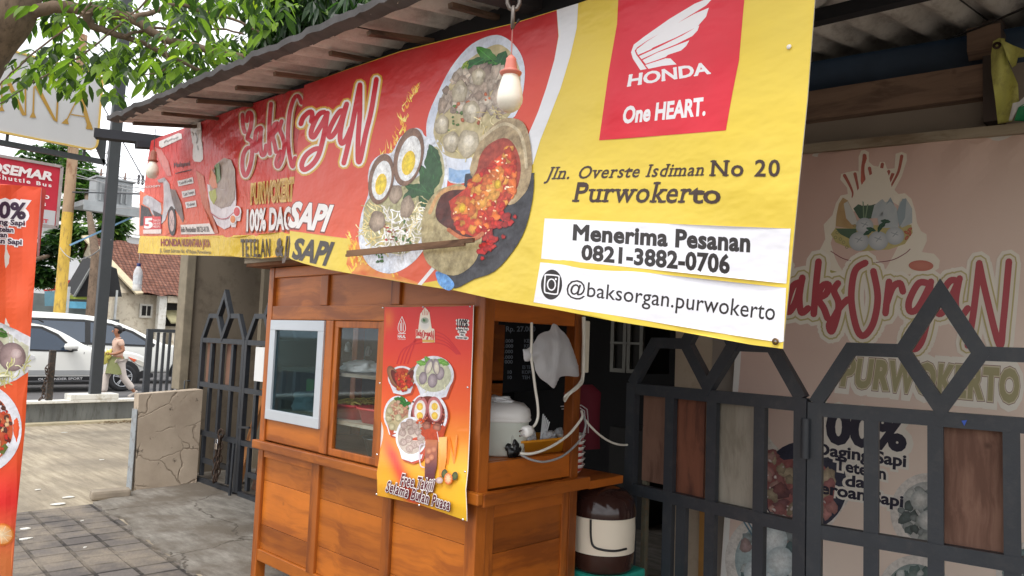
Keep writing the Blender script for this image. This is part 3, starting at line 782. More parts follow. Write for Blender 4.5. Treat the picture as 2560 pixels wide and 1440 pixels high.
t = thing('roadside_stall', 'roadside stall with black awning and blue and lime fabric boards', 'stall', (-30.5, 8.5, 0))
MB().box(-32, -31.4, 6.2, 10.0, 0, 2.75).build('back_wall', plain('dim_stall_wall', S(120, 128, 126), .8, var=.3, vs=2), t)
aw = [oX(x, y, -29.9) for x, y in ((190, 742), (240, 656), (292, 672), (305, 742))]
MB().prism(aw, (-1.4, 0, .3)).build('awning', plain('black_awning', S(36, 36, 38), .8, var=.2), t)
MB().beam(aw[0] + V((.04, -.08, 0)), aw[1] + V((.04, -.05, .06)), .05, .12, up=(1, 0, 0)).build('awning_edge', plain('grey_awning_edge', S(120, 122, 120), .7), t)
q = [oX(163, 738, -30), oX(228, 740, -30), oX(228, 749, -30), oX(163, 747, -30)]
MB().prism(q, (-.03, 0, 0)).build('lime_valance', plain('lime_cloth', S(190, 204, 92), .8, var=.15), t)
q = [oX(163, 753, -29.9), oX(222, 755, -29.9), oX(222, 772, -29.9), oX(163, 770, -29.9)]
MB().prism(q, (-.03, 0, 0)).build('blue_board', plain('light_blue_board', S(110, 184, 214), .7, var=.15), t)
q = [oX(112, 728, -30.2), oX(146, 728, -30.2), oX(146, 765, -30.2), oX(112, 765, -30.2)]
MB().prism(q, (-.03, 0, 0)).build('teal_shutter', plain('teal_shutter', S(104, 146, 160), .7, var=.2), t)
MB().box(-30.3, -29.6, 6.3, 9.9, 0, 1.9).build('counter', plain('dark_counter', S(80, 82, 82), .8, var=.4, vs=1.5), t)
for y in (6.35, 8.2, 9.8): MB().box(-29.95, -29.87, y, y + .07, 0, 3.0).build('stall_post', plain('pale_post', S(190, 192, 190), .7), t)

# utility pole with transformer deck
YEL = plain('weathered_yellow_paint', S(206, 170, 70), .75, var=.3, vs=4, bump=.3, dirt=S(120, 96, 66), stretch=(1, 1, .35))
CONC = plain('pole_concrete', S(150, 144, 138), .9, var=.25, vs=3)
t = thing('utility_pole', 'weathered yellow utility pole carrying a grey transformer', 'utility pole', (-25, 6.68, 0))
MB().lathe([(.17, 0), (.165, 1.45)], (-25, 6.68, 0), 16).build('blue_base', plain('blue_painted_base', S(70, 130, 178), .7, var=.2), t)
MB().lathe([(.163, 1.45), (.152, 5.0)], (-25, 6.68, 0), 16).build('shaft', YEL, t)
MB().lathe([(.152, 5.0), (.125, 10.5)], (-25, 6.68, 0), 16).build('upper_shaft', plain('rust_stained_pole', S(168, 140, 112), .85, var=.4, vs=2.2, dirt=S(120, 74, 48), stretch=(1, 1, .4)), t)
GALV = plain('galvanised_steel', S(160, 164, 166), .5, .3, var=.2, vs=3)
d = thing('transformer', 'grey transformer box on a steel deck beside the yellow pole', 'transformer', (-25, 7.5, 5.4))
MB().box(-25.6, -24.3, 6.88, 8.75, 5.20, 5.36, bev=.01).build('deck', GALV, d)
MB().box(-24.3, -24.22, 6.88, 8.75, 5.05, 5.2).build('deck_beam', GALV, d)
MB().box(-25.4, -24.65, 7.3, 8.35, 5.365, 6.15, bev=.04).build('tank', GALV, d)
MB().box(-25.45, -24.6, 7.25, 8.4, 6.15, 6.21, bev=.015).build('lid', GALV, d)
for i in range(6): MB().box(-24.65, -24.56, 7.38 + i * .15, 7.42 + i * .15, 5.45, 6.05).build('fin', GALV, d)
for y in (7.5, 7.85, 8.2): MB().lathe([(.03, 0), (.05, .05), (.03, .08), (.05, .13), (.03, .17), (.015, .3)], (-25.0, y, 6.21), 10).build('bushing', plain('porcelain', S(120, 88, 72), .3), d)
MB().beam((-24.8, 6.75, 4.0), (-24.4, 8.3, 5.05), .05, .05).build('blue_strut', plain('blue_strut_paint', S(110, 150, 180), .6), d)
for y in (8.3, 8.42): MB().lathe([(.02, 0), (.05, .06), (.03, .1), (.05, .16), (.03, .2), (.05, .26), (.02, .32)], (-24.4, y + .1, 6.1), 10).build('insulator', plain('dark_insulator', S(70, 66, 70), .3), d)
# overhead cables
CAB = plain('cable_rubber', S(70, 72, 76), .7, var=.1, bump=0)
CABG = plain('grey_cable', S(150, 150, 150), .7, var=.1, bump=0)
cab = [((-25, 6.7, 6.1), (-22, 14, 6.5), .3, .015), ((-25, 6.7, 5.75), (-21, 16, 7.2), .35, .012), ((-24.5, 6.7, 6.9), (-19, 13, 7.1), .4, .012), ((-24.5, 7.0, 6.6), (-20, 12, 6.5), .3, .01), ((-24.8, 6.7, 5.6), (-20, 13, 5.6), -.1, .022), ((-25, 6.7, 6.4), (-20, 12, 6.0), .25, .014), ((-25, 6.7, 6.2), (-20, 12.5, 5.3), .3, .014), ((-24.5, 7.2, 7.4), (-19, 13, 7.9), .4, .014), ((-25, 6.7, 5.2), (-20, 13, 6.3), .3, .014),
       ((-25, 6.7, 8.0), (-20, -3, 9), .5, .02), ((-25, 6.7, 7.6), (-20, -3, 8.3), .5, .02), ((-25, 6.7, 7.2), (-15, -3, 6.3), .5, .014), ((-24.9, 6.6, 9.6), (-24.6, 9.3, 5.3), 0, .018), ((-24.9, 6.6, 8.6), (-24.5, 7.6, 6.3), 0, .016)]
for i, (p, q, sag, r) in enumerate(cab):
    o = MB().tube(bezarc(p, q, sag), r, 5).build('overhead_cable', CAB if r > .0155 or r == .014 and p[2] > 7 else CABG)
    nm = ['thin grey', 'thin grey', 'thin grey', 'thin grey', 'thick black', 'black', 'black', 'black', 'slanting black', 'slanting black']
    tag(o, 'thin overhead cable strung from the yellow utility pole against the white sky', 'cable', 'overhead cables at the yellow pole')
ring = [V((-22.5, 7.6 + cos(a) * .75, 6.4 + sin(a) * .62)) for a in [2 * pi * k / 30 for k in range(27)]]
tag(MB().tube(ring, .012, 5).build('cable_loop', CABG), 'round coil of thin grey cable hanging in the air beside the charcoal post', 'cable')
o = MB().tube(bezarc((-24.8, 6.5, 3.9), (-13.72, 4.35, 3.1), .35) , .012, 5).build('tie_wire', CABG); tag(o, 'pale sagging wire tied from the yellow pole to the charcoal post', 'wire')

# ================================================================ TREES
def leaf_mat(name, c1, c2, tr=.45):
    m, nt, b = _base(name)
    v = _coord(nt); n1 = _noise(nt, v, 1.7, 3)
    ge = _n(nt, 'ShaderNodeNewGeometry')
    col = _ramp(nt, ge.outputs['Random Per Island'], [(.0, sc(c2, .6)), (.35, c2), (.7, c1), (.9, sc(c1, 1.3)), (1.0, (c1[0] * 1.9, c1[1] * 1.5, c1[2] * .9))])
    col = _mix(nt, _ramp(nt, n1, [(.35, (0, 0, 0)), (.7, (.5, .5, .5))]), col, c2)
    nt.links.new(col, b.inputs['Base Color']); b.inputs['Roughness'].default_value = .45
    tl = _n(nt, 'ShaderNodeBsdfTranslucent'); nt.links.new(_mix(nt, 1.0, col, (.75, .95, .25), 'MULTIPLY'), tl.inputs[0])
    br_ = _n(nt, 'ShaderNodeMixRGB'); mixs = _n(nt, 'ShaderNodeMixShader'); mixs.inputs[0].default_value = tr
    sc_ = _mix(nt, 1.0, col, (2.2, 2.4, 1.2), 'MULTIPLY'); nt.links.new(sc_, tl.inputs[0])
    nt.links.new(b.outputs[0], mixs.inputs[1]); nt.links.new(tl.outputs[0], mixs.inputs[2])
    nt.links.new(mixs.outputs[0], nt.nodes['Material Output'].inputs[0]); return m
def leaf(g, p, d, up, L, W, droop=.25):
    d = V(d).normalized(); sd_ = d.cross(V(up)).normalized() if abs(d.dot(V(up))) < .97 else d.orthogonal().normalized()
    nrm = sd_.cross(d)
    pr = [(0, 0), (.22, .7), (.5, 1), (.78, .62), (1, 0)]
    mid = [V(p) + d * L * t - V((0, 0, 1)) * droop * L * t * t for t, w_ in pr]
    vs = list(mid) + [mid[i] + sd_ * W * .5 * pr[i][1] + nrm * W * .12 for i in (1, 2, 3)] + [mid[i] - sd_ * W * .5 * pr[i][1] + nrm * W * .12 for i in (1, 2, 3)]
    g.add(vs, [(0, 1, 5), (1, 2, 6, 5), (2, 3, 7, 6), (3, 4, 7), (0, 8, 1), (1, 8, 9, 2), (2, 9, 10, 3), (3, 10, 4)], 0, False)
BARK = plain('grey_bark', S(112, 94, 78), .95, var=.4, vs=5, bump=.9, bs=18, dirt=S(70, 58, 46), stretch=(1, 1, .5))
LEAF1 = leaf_mat('green_leaf', S(106, 134, 46), S(44, 68, 28), .48)
LEAF2 = leaf_mat('dark_leaf', S(52, 82, 38), S(28, 54, 26), .35)
LEAF3 = leaf_mat('street_leaf', S(78, 112, 52), S(44, 72, 36), .35)
t = thing('shade_tree', 'leafy green tree with a grey trunk leaning over the sign board', 'tree', (-11.2, 1.6, 0))
g = MB()
tr_ = [oD(-260, 900, 9.0), oD(-215, 600, 9), oD(-140, 300, 9), oD(-52, 120, 9), oD(24, 20, 9), oD(55, -120, 9.2), oD(80, -300, 9.4)]
tr_[0].z = 0
g.tube(smoothpts(tr_, 5), [.42 - .18 * i / 30 for i in range(31)], 16); g.build('trunk', BARK, t)
def limb(pts, d, r0, r1, d1=None):
    P = [oD(x, y, d + ((d1 or d) - d) * i / (len(pts) - 1)) for i, (x, y) in enumerate(pts)]; P = smoothpts(P, 4)
    r_ = random.Random(int(r0 * 1e4)); P = [p + V((r_.uniform(-1, 1), r_.uniform(-1, 1), r_.uniform(-1, 1))) * .012 for p in P]
    MB().tube(P, [r0 + (r1 - r0) * i / (len(P) - 1) for i in range(len(P))], 10).build('limb', BARK, t)
limb([(55, 40), (95, 25), (150, 16), (210, 24), (270, 32), (330, 46), (370, 72), (420, 100), (520, 124), (600, 142), (680, 150)], 9, .085, .035, 9.5)
limb([(215, 30), (228, 60), (255, 74), (310, 92), (360, 110), (430, 145), (505, 178)], 9.1, .055, .022, 9.6)
limb([(330, 46), (380, 30), (440, 12), (500, 26), (580, 48), (660, 85)], 9.2, .035, .015, 10)
limb([(310, 92), (360, 75), (420, 70), (480, 78), (550, 72), (610, 85)], 9.3, .022, .012, 9.8)
limb([(60, 10), (130, -20), (300, -60), (500, -60)], 9.3, .07, .03)
limb([(230, 8), (180, 60), (110, 110), (30, 180), (-10, 220)], 8.6, .012, .008)
limb([(380, -10), (300, 60), (200, 140), (90, 200), (0, 260)], 8.7, .012, .008)
limb([(410, 100), (418, 150), (400, 180), (330, 190)], 9.3, .012, .006)
# leaves in hanging sprays
rng = random.Random(21); g = MB()
P1 = [(-60, -80), (760, -80), (740, 60), (640, 125), (560, 165), (500, 190), (400, 225), (335, 250), (290, 290), (215, 305), (170, 260), (120, 225), (80, 250), (30, 285), (5, 265), (-5, 190), (40, 150), (90, 100), (110, 35), (60, -20)]
def spray(px, py, d, n, L):
    c = oD(px, py, d); a0 = rng.uniform(0, 2 * pi)
    ax = V((cos(a0), sin(a0), rng.uniform(-.9, .1))).normalized()
    for k in range(n):
        q = c + ax * (k * L * .33); s_ = 1 if k % 2 else -1
        sdv = ax.cross(V((0, 0, 1))).normalized() * s_
        dd = (ax * .7 + sdv * rng.uniform(.5, 1.0) + V((0, 0, rng.uniform(-.9, -.1))))
        up = V((rng.uniform(-.5, .5), rng.uniform(-.5, .5), 1))
        leaf(g, q, dd, up, L * rng.uniform(.7, 1.15), L * rng.uniform(.36, .5), rng.uniform(.1, .4))
cnt = 0
while cnt < 440:
    x, y = rng.uniform(-60, 760), rng.uniform(-80, 305)
    if not inpoly(x, y, P1): continue
    if x < 250 and y > 205: continue
    nv_ = mnoise.noise(V((x / 75, y / 55, 3.3))) + mnoise.noise(V((x / 30, y / 26, 7.7))) * .5
    lowfade = (y - 130) / 170 * .35 if x < 420 else 0
    if nv_ < -.16 + lowfade * .5 + (.12 if 280 < x < 430 and y > 130 else 0): continue
    spray(x, y, rng.uniform(8.0, 9.0) if rng.random() < .22 else rng.uniform(9.15, 11.2), rng.randint(3, 6), rng.choice((.11, .14, .17, .2, .22))); cnt += 1
for (x, y) in [(25, 235), (50, 225), (65, 240), (40, 250), (130, 230), (150, 220), (190, 235), (185, 215), (205, 250), (215, 240), (230, 225), (95, 190), (70, 200), (140, 200), (120, 180), (200, 190), (250, 235), (270, 250), (290, 240), (310, 200)]:
    spray(x, y - 20, rng.uniform(8.2, 9.2), 4, .17)
g.build('crown', LEAF1, t)

t = thing('mango_tree', 'dark drooping leaved tree rising just behind the stall roof', 'tree', (-11.5, 7.5, 0))
g = MB(); b0 = oD(770, 300, 12)
g.tube([(b0.x, b0.y, 0), (b0.x, b0.y, 3), b0, oD(760, 60, 12), oD(740, -150, 12)], [.25, .22, .2, .16, .1], 12); g.build('trunk', BARK, t)
g = MB(); cnt = 0
P2 = [(600, 160), (620, 90), (660, 40), (690, -20), (660, -90), (1000, -90), (960, 20), (860, 90), (700, 170)]
while cnt < 330:
    x, y = rng.uniform(590, 1000), rng.uniform(-90, 170)
    if not inpoly(x, y, P2): continue
    c = oD(x, y, rng.uniform(10.5, 12.5))
    for k in range(6):
        a = rng.uniform(0, 2 * pi)
        leaf(g, c, (cos(a) * .6, sin(a) * .6, rng.uniform(-1.4, -.3)), (rng.uniform(-.4, .4), rng.uniform(-.4, .4), 1), rng.uniform(.26, .42), rng.uniform(.07, .1), .3)
    cnt += 1
g.build('crown', LEAF2, t)

def street_tree(label, blobs, d, n, L, base, seed, mat_=LEAF3):
    t = thing('street_tree', label, 'tree', (base[0], base[1], 0), 'trees across the road'); r_ = random.Random(seed); g = MB()
    cs = [(oD(x, y, d + dd), rx * d / FPX, ry * d / FPX) for x, y, rx, ry, dd in blobs]
    for k in range(n):
        c, rx, ry = r_.choice(cs)
        while True:
            u = V((r_.uniform(-1, 1), r_.uniform(-1, 1), r_.uniform(-1, 1)))
            if .35 < u.length < 1: break
        p = c + V((u.x * rx, u.y * rx, u.z * ry))
        if mnoise.noise(p * .9) < -.22: continue
        for q in range(3):
            a = r_.uniform(0, 2 * pi)
            leaf(g, p, (cos(a), sin(a), r_.uniform(-.8, .4)), (r_.uniform(-.5, .5), r_.uniform(-.5, .5), 1), L * r_.uniform(.7, 1.2), L * .5, .2)
    g.build('crown', mat_, t)
    tb = MB(); top = cs[0][0]; tb.tube([(base[0], base[1], 0), (base[0], base[1], top.z * .55), tuple(top)], [.2, .16, .08], 10)
    tb.build('trunk', BARK, t)
street_tree('tall bushy street tree growing behind the transformer', [(215, 480, 45, 70, 0), (250, 570, 62, 50, 1), (200, 600, 45, 40, -1), (190, 430, 40, 60, 1), (285, 560, 35, 45, 0), (180, 540, 30, 60, 0)], 33, 1500, .36, (-29.5, 8.9), 5)
street_tree('dark street tree low behind the red shuttle sign', [(120, 640, 40, 55, 0), (95, 690, 35, 30, 0), (150, 610, 30, 50, 1), (60, 650, 40, 60, 1)], 31, 800, .34, (-30, 4.0), 6, LEAF2)
street_tree('thin ragged street tree behind the hotel board brackets', [(100, 400, 60, 35, 0), (150, 380, 50, 30, 1), (180, 460, 25, 50, 0)], 34, 420, .34, (-31, 5.5), 7)
# ================================================================ SHOP BUILDING AND ROOF
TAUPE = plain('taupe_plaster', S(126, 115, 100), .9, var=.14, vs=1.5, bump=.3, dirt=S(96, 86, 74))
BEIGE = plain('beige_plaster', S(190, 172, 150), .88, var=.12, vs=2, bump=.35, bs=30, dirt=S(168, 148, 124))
DARKW = plain('shade_dark_wall', S(30, 29, 30), .95, var=.3, vs=1.2, bump=.2)  # black-ish colour puts the interior's darkness into the walls
t = thing('shop_building', 'open fronted food stall building with taupe side wall and dark interior', 'building', (-4, 5, 0))
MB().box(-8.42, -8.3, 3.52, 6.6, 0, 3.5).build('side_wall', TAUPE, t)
MB().box(-8.46, -8.26, 3.42, 3.519, .95, 3.4, bev=.01).build('wall_end', plain('rough_wall_end', S(140, 130, 112), .95, var=.3, vs=7, bump=.9, bs=14), t)
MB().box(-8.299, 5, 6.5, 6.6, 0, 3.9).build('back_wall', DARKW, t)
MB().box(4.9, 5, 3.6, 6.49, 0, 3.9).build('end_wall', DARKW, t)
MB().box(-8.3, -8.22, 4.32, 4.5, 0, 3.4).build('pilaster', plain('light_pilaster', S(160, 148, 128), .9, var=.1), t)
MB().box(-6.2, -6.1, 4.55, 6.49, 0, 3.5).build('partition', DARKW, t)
U9 = V((cos(rad(9)), sin(rad(9)), 0)); N9 = V((sin(rad(9)), -cos(rad(9)), 0))     # along and out of the angled front on the right
BP = oY(2010, 370, 4.1)
def wpt(px, py, back): return onplane(px, py, BP - N9 * back, N9)
def sz(p, z): return V((p.x, p.y, z))
w0 = wpt(1780, 900, .10); w1 = w0 + U9 * 5.5
MB().prism([sz(w0, 0), sz(w1, 0), sz(w1, 3.11), sz(w0, 3.11)], -N9 * .1).build('front_wall', plain('grey_beige_plaster', S(156, 145, 134), .9, var=.12, vs=2, bump=.3), t)  # one even grey-beige tone over the whole front wall
d0 = wpt(1688, 900, .09); d1 = wpt(1779, 900, .09)
MB().prism([sz(d0, 0), sz(d1, 0), sz(d1, 2.35), sz(d0, 2.35)], -N9 * .06).build('beige_door', BEIGE, t)
s0 = wpt(1751, 1380, .085); s1 = wpt(1768, 1380, .085)
MB().prism([sz(s0, 0), sz(s1, 0), sz(s1, .95), sz(s0, .95)], N9 * .03).build('door_batten', plain('ochre_batten', S(176, 126, 62), .6, var=.2), t)
# timber beam and blue tarpaulin above the front wall
WOODB = wood('dull_beam_wood', S(142, 118, 102), S(110, 90, 78), 'x', .8)
b0 = w0 - U9 * .6 - N9 * .0; b1 = w0 + U9 * 4.5
MB().beam(sz(b0, 3.02), sz(wpt(2478, 240, .06), 3.02) , .09, .17).build('tie_beam', WOODB, t)
e0 = wpt(2420, 180, -.02); MB().beam(sz(e0, 3.2), sz(e0 + U9 * .14, 3.2), .14, .12).build('beam_end', WOODB, t)
post = wpt(2487, 240, .06); MB().beam(sz(post, 2.80), sz(post, 3.32), .12, .08, up=(1, 0, 0)).build('roof_post', plain('dark_roof_post', S(84, 74, 70), .8), t)
TARP = plain('dark_blue_tarpaulin', S(52, 74, 100), .55, var=.35, vs=3, bump=.5, bs=6)
def rz(x, y): return 3.04 - .033 * (x + 5.56) + .18 * (y - 1.8)
tp = MB(); N = 16
vs = []
for i in range(N + 1):
    q = w0 - U9 * .5 + U9 * (4.6 * i / N); s_ = .03 * sin(i * 1.7)
    vs += [sz(q - N9 * .03, 3.10 + s_ * .4), sz(q - N9 * (.0 - s_), 3.27), sz(q + N9 * .06, rz(q.x, q.y) - .045 - .02)]
tp.add(vs, [(3 * i + k, 3 * i + 3 + k, 3 * i + 4 + k, 3 * i + 1 + k) for i in range(N) for k in (0, 1)], 0, True)
o = tp.build('tarpaulin', TARP); tag(o, 'dark blue tarpaulin sheet tucked between the beam and the roof', 'tarpaulin')

# corrugated fibre-cement roof
def roof_mat():
    m, nt, b = _base('fibre_cement_sheet'); v = _coord(nt)
    n1 = _noise(nt, v, 2.2, 7, .68); n2 = _noise(nt, _coord(nt, (3, .7, 1)), 6, 6, .7)
    col = _ramp(nt, n1, [(.3, S(178, 172, 166)), (.5, S(216, 212, 206)), (.72, S(236, 233, 228))])
    col = _mix(nt, _ramp(nt, n2, [(.5, (0, 0, 0)), (.7, (.7, .7, .7))]), col, S(150, 142, 134))
    nt.links.new(col, b.inputs['Base Color']); b.inputs['Roughness'].default_value = .95
    _bump(nt, b, _noise(nt, v, 40, 5), .4, .01); return m
ROOF = roof_mat()
RTOP = plain('mossy_roof_edge', S(92, 90, 90), .95, var=.4, vs=6, bump=.8, bs=25)
def rz(x, y): return 3.04 - .033 * (x + 5.56) + .18 * (y - 1.8)
t = thing('stall_roof', 'grey corrugated sheet lean-to roof on thin brown battens above the banner', 'roof', (-3, 3, 3))
rng = random.Random(3)
def sheet(x0, x1, y0f, y1, zoff):
    n = int((x1 - x0) / .0222); vs = []; fs = []; ys = [0, .12, .5, 1]
    for i in range(n + 1):
        x = x0 + (x1 - x0) * i / n; c = .028 * sin(2 * pi * x / .1775)
        ya = y0f(x)
        for k in ys:
            y = ya + (y1 - ya) * k; vs.append((x, y, rz(x, y) + c + zoff))
    m = len(ys)
    for i in range(n):
        for k in range(m - 1): a = i * m + k; fs.append((a, a + 1, a + m + 1, a + m))
    top = [(x, y, z + .012) for x, y, z in vs]; b = len(vs)
    g = MB(); g.add(vs, fs, 0, True); g.add(top, [f[::-1] for f in fs], 1, True)
    ed = [(vs[i * m], vs[(i + 1) * m], top[(i + 1) * m], top[i * m]) for i in range(n)]
    for q in ed: g.quad(*q, 1)
    for i in (0, n):
        for k in range(m - 1): g.quad(vs[i * m + k], vs[i * m + k + 1], top[i * m + k + 1], top[i * m + k], 1)
    return g
xx = -5.62; i = 0
while xx < 3.0:
    x1 = xx + 1.0; jit = rng.uniform(-.03, .03); ph = rng.uniform(0, 9)
    sheet(xx, x1, lambda x: 1.76 + jit + .012 * sin(x * 23 + ph) + .008 * sin(x * 61), 4.9, .034 + .013 * (i % 2)).build('roof_sheet', [ROOF, RTOP], t)
    xx = x1 - .06; i += 1
# mossy lip along the eave: one rough ragged strip
g = MB(); vs = []; n = 230
for i in range(n + 1):
    x = -5.64 + 8.6 * i / n; k = mnoise.noise(V((x * 5, 1, 0))) * .016 + mnoise.noise(V((x * 17, 4, 0))) * .010
    z = rz(x, 1.76) + .014 + .003 * sin(2 * pi * x / .1775); ya = 1.70 + mnoise.noise(V((x * 4, 9, 0))) * .02
    vs += [(x, 1.775, z), (x, ya, z + .004 + k), (x, ya - .006, z + .032 + k), (x, 1.775, z + .04 + k)]
g.add(vs, [(4 * i + j, 4 * i + (j + 1) % 4, 4 * i + 4 + (j + 1) % 4, 4 * i + 4 + j) for i in range(n) for j in range(4)] + [(3, 2, 1, 0), (4 * n, 4 * n + 1, 4 * n + 2, 4 * n + 3)])
o = g.build('eave_lip', RTOP, t); recalc(o)
BATT = wood('brown_batten_wood', S(120, 98, 82), S(74, 60, 52), 'y', .85)
for k in range(12):
    x = -5.45 + k * .47 + rng.uniform(-.05, .05); y0 = 1.80 + rng.uniform(0, .08)
    MB().beam((x, y0, rz(x, y0) - .015), (x + rng.uniform(-.06, .09), 2.5, rz(x, 2.5) - .02), .026 if k % 3 else .04, .02).build('batten', BATT, t)
for x in (-1.95, -.2, 1.4): MB().beam((x, 1.8, rz(x, 1.8) - .02), (x, 4.85, rz(x, 4.85) - .02), .08, .06).build('rafter', plain('dark_rafter', S(52, 50, 54), .8, var=.2), t)
NEAR = plain('dark_beam', S(34, 36, 42), .8, var=.2)  # one even near-black tone for plate, purlin and beam ends
MB().beam((-6.05, 2.33, rz(-6, 2.3) - .05), (2, 1.98, rz(2, 2.2) - .06), .08, .12).build('wall_plate', NEAR, t)
MB().beam((-5.7, 3.3, rz(-5.7, 3.3) - .03), (3, 3.3, rz(3, 3.3) - .03), .06, .06).build('purlin', NEAR, t)
# beam end sticking out beyond the roof corner
q0 = oD(238, 334, 6.15); q1 = oD(445, 358, 6.35)
MB().beam(q0, q1, .10, .075).build('end_beam', NEAR, t)
MB().beam(oD(340, 362, 6.2), oD(440, 368, 6.4), .1, .05).build('end_beam', NEAR, t)
# rear roof of the building
g = MB(); g.box(-8.6, -5.0, 3.45, 6.7, 3.42, 3.47); g.build('rear_roof', ROOF, t)
g = MB(); g.box(-5.0, 5.1, 4.86, 6.7, 3.66, 3.70); g.build('rear_roof', ROOF, t)
MB().box(-5.06, -5.0, 3.3, 6.7, 3.34, 3.72).build('light_gap_fill', DARKW, t)  # added panel, shuts the roof gap that let light into the shop
MB().box(-6.1, -5.0, 3.36, 3.42, 3.1, 3.5).build('light_gap_fill', DARKW, t)  # added panel, keeps light out between stall roof and rear roof
# thin black wire under the roof on the right
o = MB().tube([oD(2360, 100, 3.9), oD(2450, 68, 3.6), oD(2570, 16, 3.2)], .006, 6).build('thin_wire', plain('black_wire', S(30, 30, 32), .6)); tag(o, 'thin straight black wire under the roof above the tarpaulin', 'wire')

# boundary wall stub with stone-pattern render
def stub_mat():
    m, nt, b = _base('crazed_render'); v = _coord(nt)
    vor = _n(nt, 'ShaderNodeTexVoronoi', feature='DISTANCE_TO_EDGE'); vor.inputs['Scale'].default_value = 3.1
    w2 = _n(nt, 'ShaderNodeVectorMath', operation='MULTIPLY_ADD'); w2.inputs[1].default_value = (.16, .16, .16)
    nn = _n(nt, 'ShaderNodeTexNoise'); nn.inputs['Scale'].default_value = 4; nn.inputs['Detail'].default_value = 5; nt.links.new(v, nn.inputs[0])
    nt.links.new(nn.outputs['Color'], w2.inputs[0]); nt.links.new(v, w2.inputs[2]); nt.links.new(w2.outputs[0], vor.inputs['Vector'])
    n1 = _noise(nt, v, 2.2, 5); n2 = _noise(nt, v, 9, 6, .7)
    col = _ramp(nt, n1, [(.3, S(166, 150, 132)), (.7, S(198, 182, 162))])
    gr = _ramp(nt, vor.outputs['Distance'], [(0, (1, 1, 1)), (.009, (.5, .5, .5)), (.024, (0, 0, 0))])
    msk = _ramp(nt, n1, [(.42, (0, 0, 0)), (.56, (1, 1, 1))])
    gm = _mix(nt, 1.0, gr, msk, 'MULTIPLY')
    col = _mix(nt, gm, col, S(142, 126, 108))
    col = _mix(nt, _ramp(nt, n2, [(.62, (0, 0, 0)), (.68, (1, 1, 1))]), col, S(92, 82, 70))
    nt.links.new(col, b.inputs['Base Color']); b.inputs['Roughness'].default_value = .9
    inv = _n(nt, 'ShaderNodeInvert'); nt.links.new(gm, inv.inputs[1])
    _bump(nt, b, _mix(nt, .35, inv.outputs[0], n2), .6, .02); return m
t = thing('wall_stub', 'low beige wall stub with cracked stone pattern beside the gate', 'wall', (-7.8, 3.1, 0))
g = MB(); g.hexa([(-7.88, 2.86, 0), (-7.76, 2.86, 0), (-7.76, 3.47, 0), (-7.95, 3.47, 0), (-7.88, 2.83, .95), (-7.76, 2.83, .95), (-7.76, 3.47, .985), (-7.95, 3.47, .985)])
o = g.build('wall_body', stub_mat(), t)
MB().box(-7.885, -7.757, 2.822, 2.828, .01, .8).build('end_face', plain('grey_end_render', S(150, 156, 160), .85, var=.1, dirt=S(120, 110, 100)), t)

# white and red sign strip by the wall end
q = [oX(458, 640, -8.6), oX(483, 640, -8.6), oX(478, 812, -8.6), oX(454, 806, -8.6)]
t = thing('edge_banner', 'narrow white banner edge with red top beside the taupe wall end', 'banner', tuple(q[3]))
MB().prism(q, (-.012, 0, 0)).build('cloth', plain('white_banner_cloth', S(236, 232, 232), .5, var=.05), t)
q2 = [oX(470, 640, -8.59), oX(483.5, 640, -8.59), oX(481, 716, -8.59), oX(467, 716, -8.59)]
MB().prism(q2, (-.006, 0, 0)).build('red_field', plain('red_banner_field', S(224, 120, 130), .5, var=.05), t)
o = MB().lathe([(.05, 0), (.06, .02), (.06, .1), (.03, .12)], oX(478, 1000, -8.0), 10, ax=(1, -.6, 0)).build('pipe_stub', STONE); tag(o, 'short round timber stub lying on top of the beige wall', 'log end')

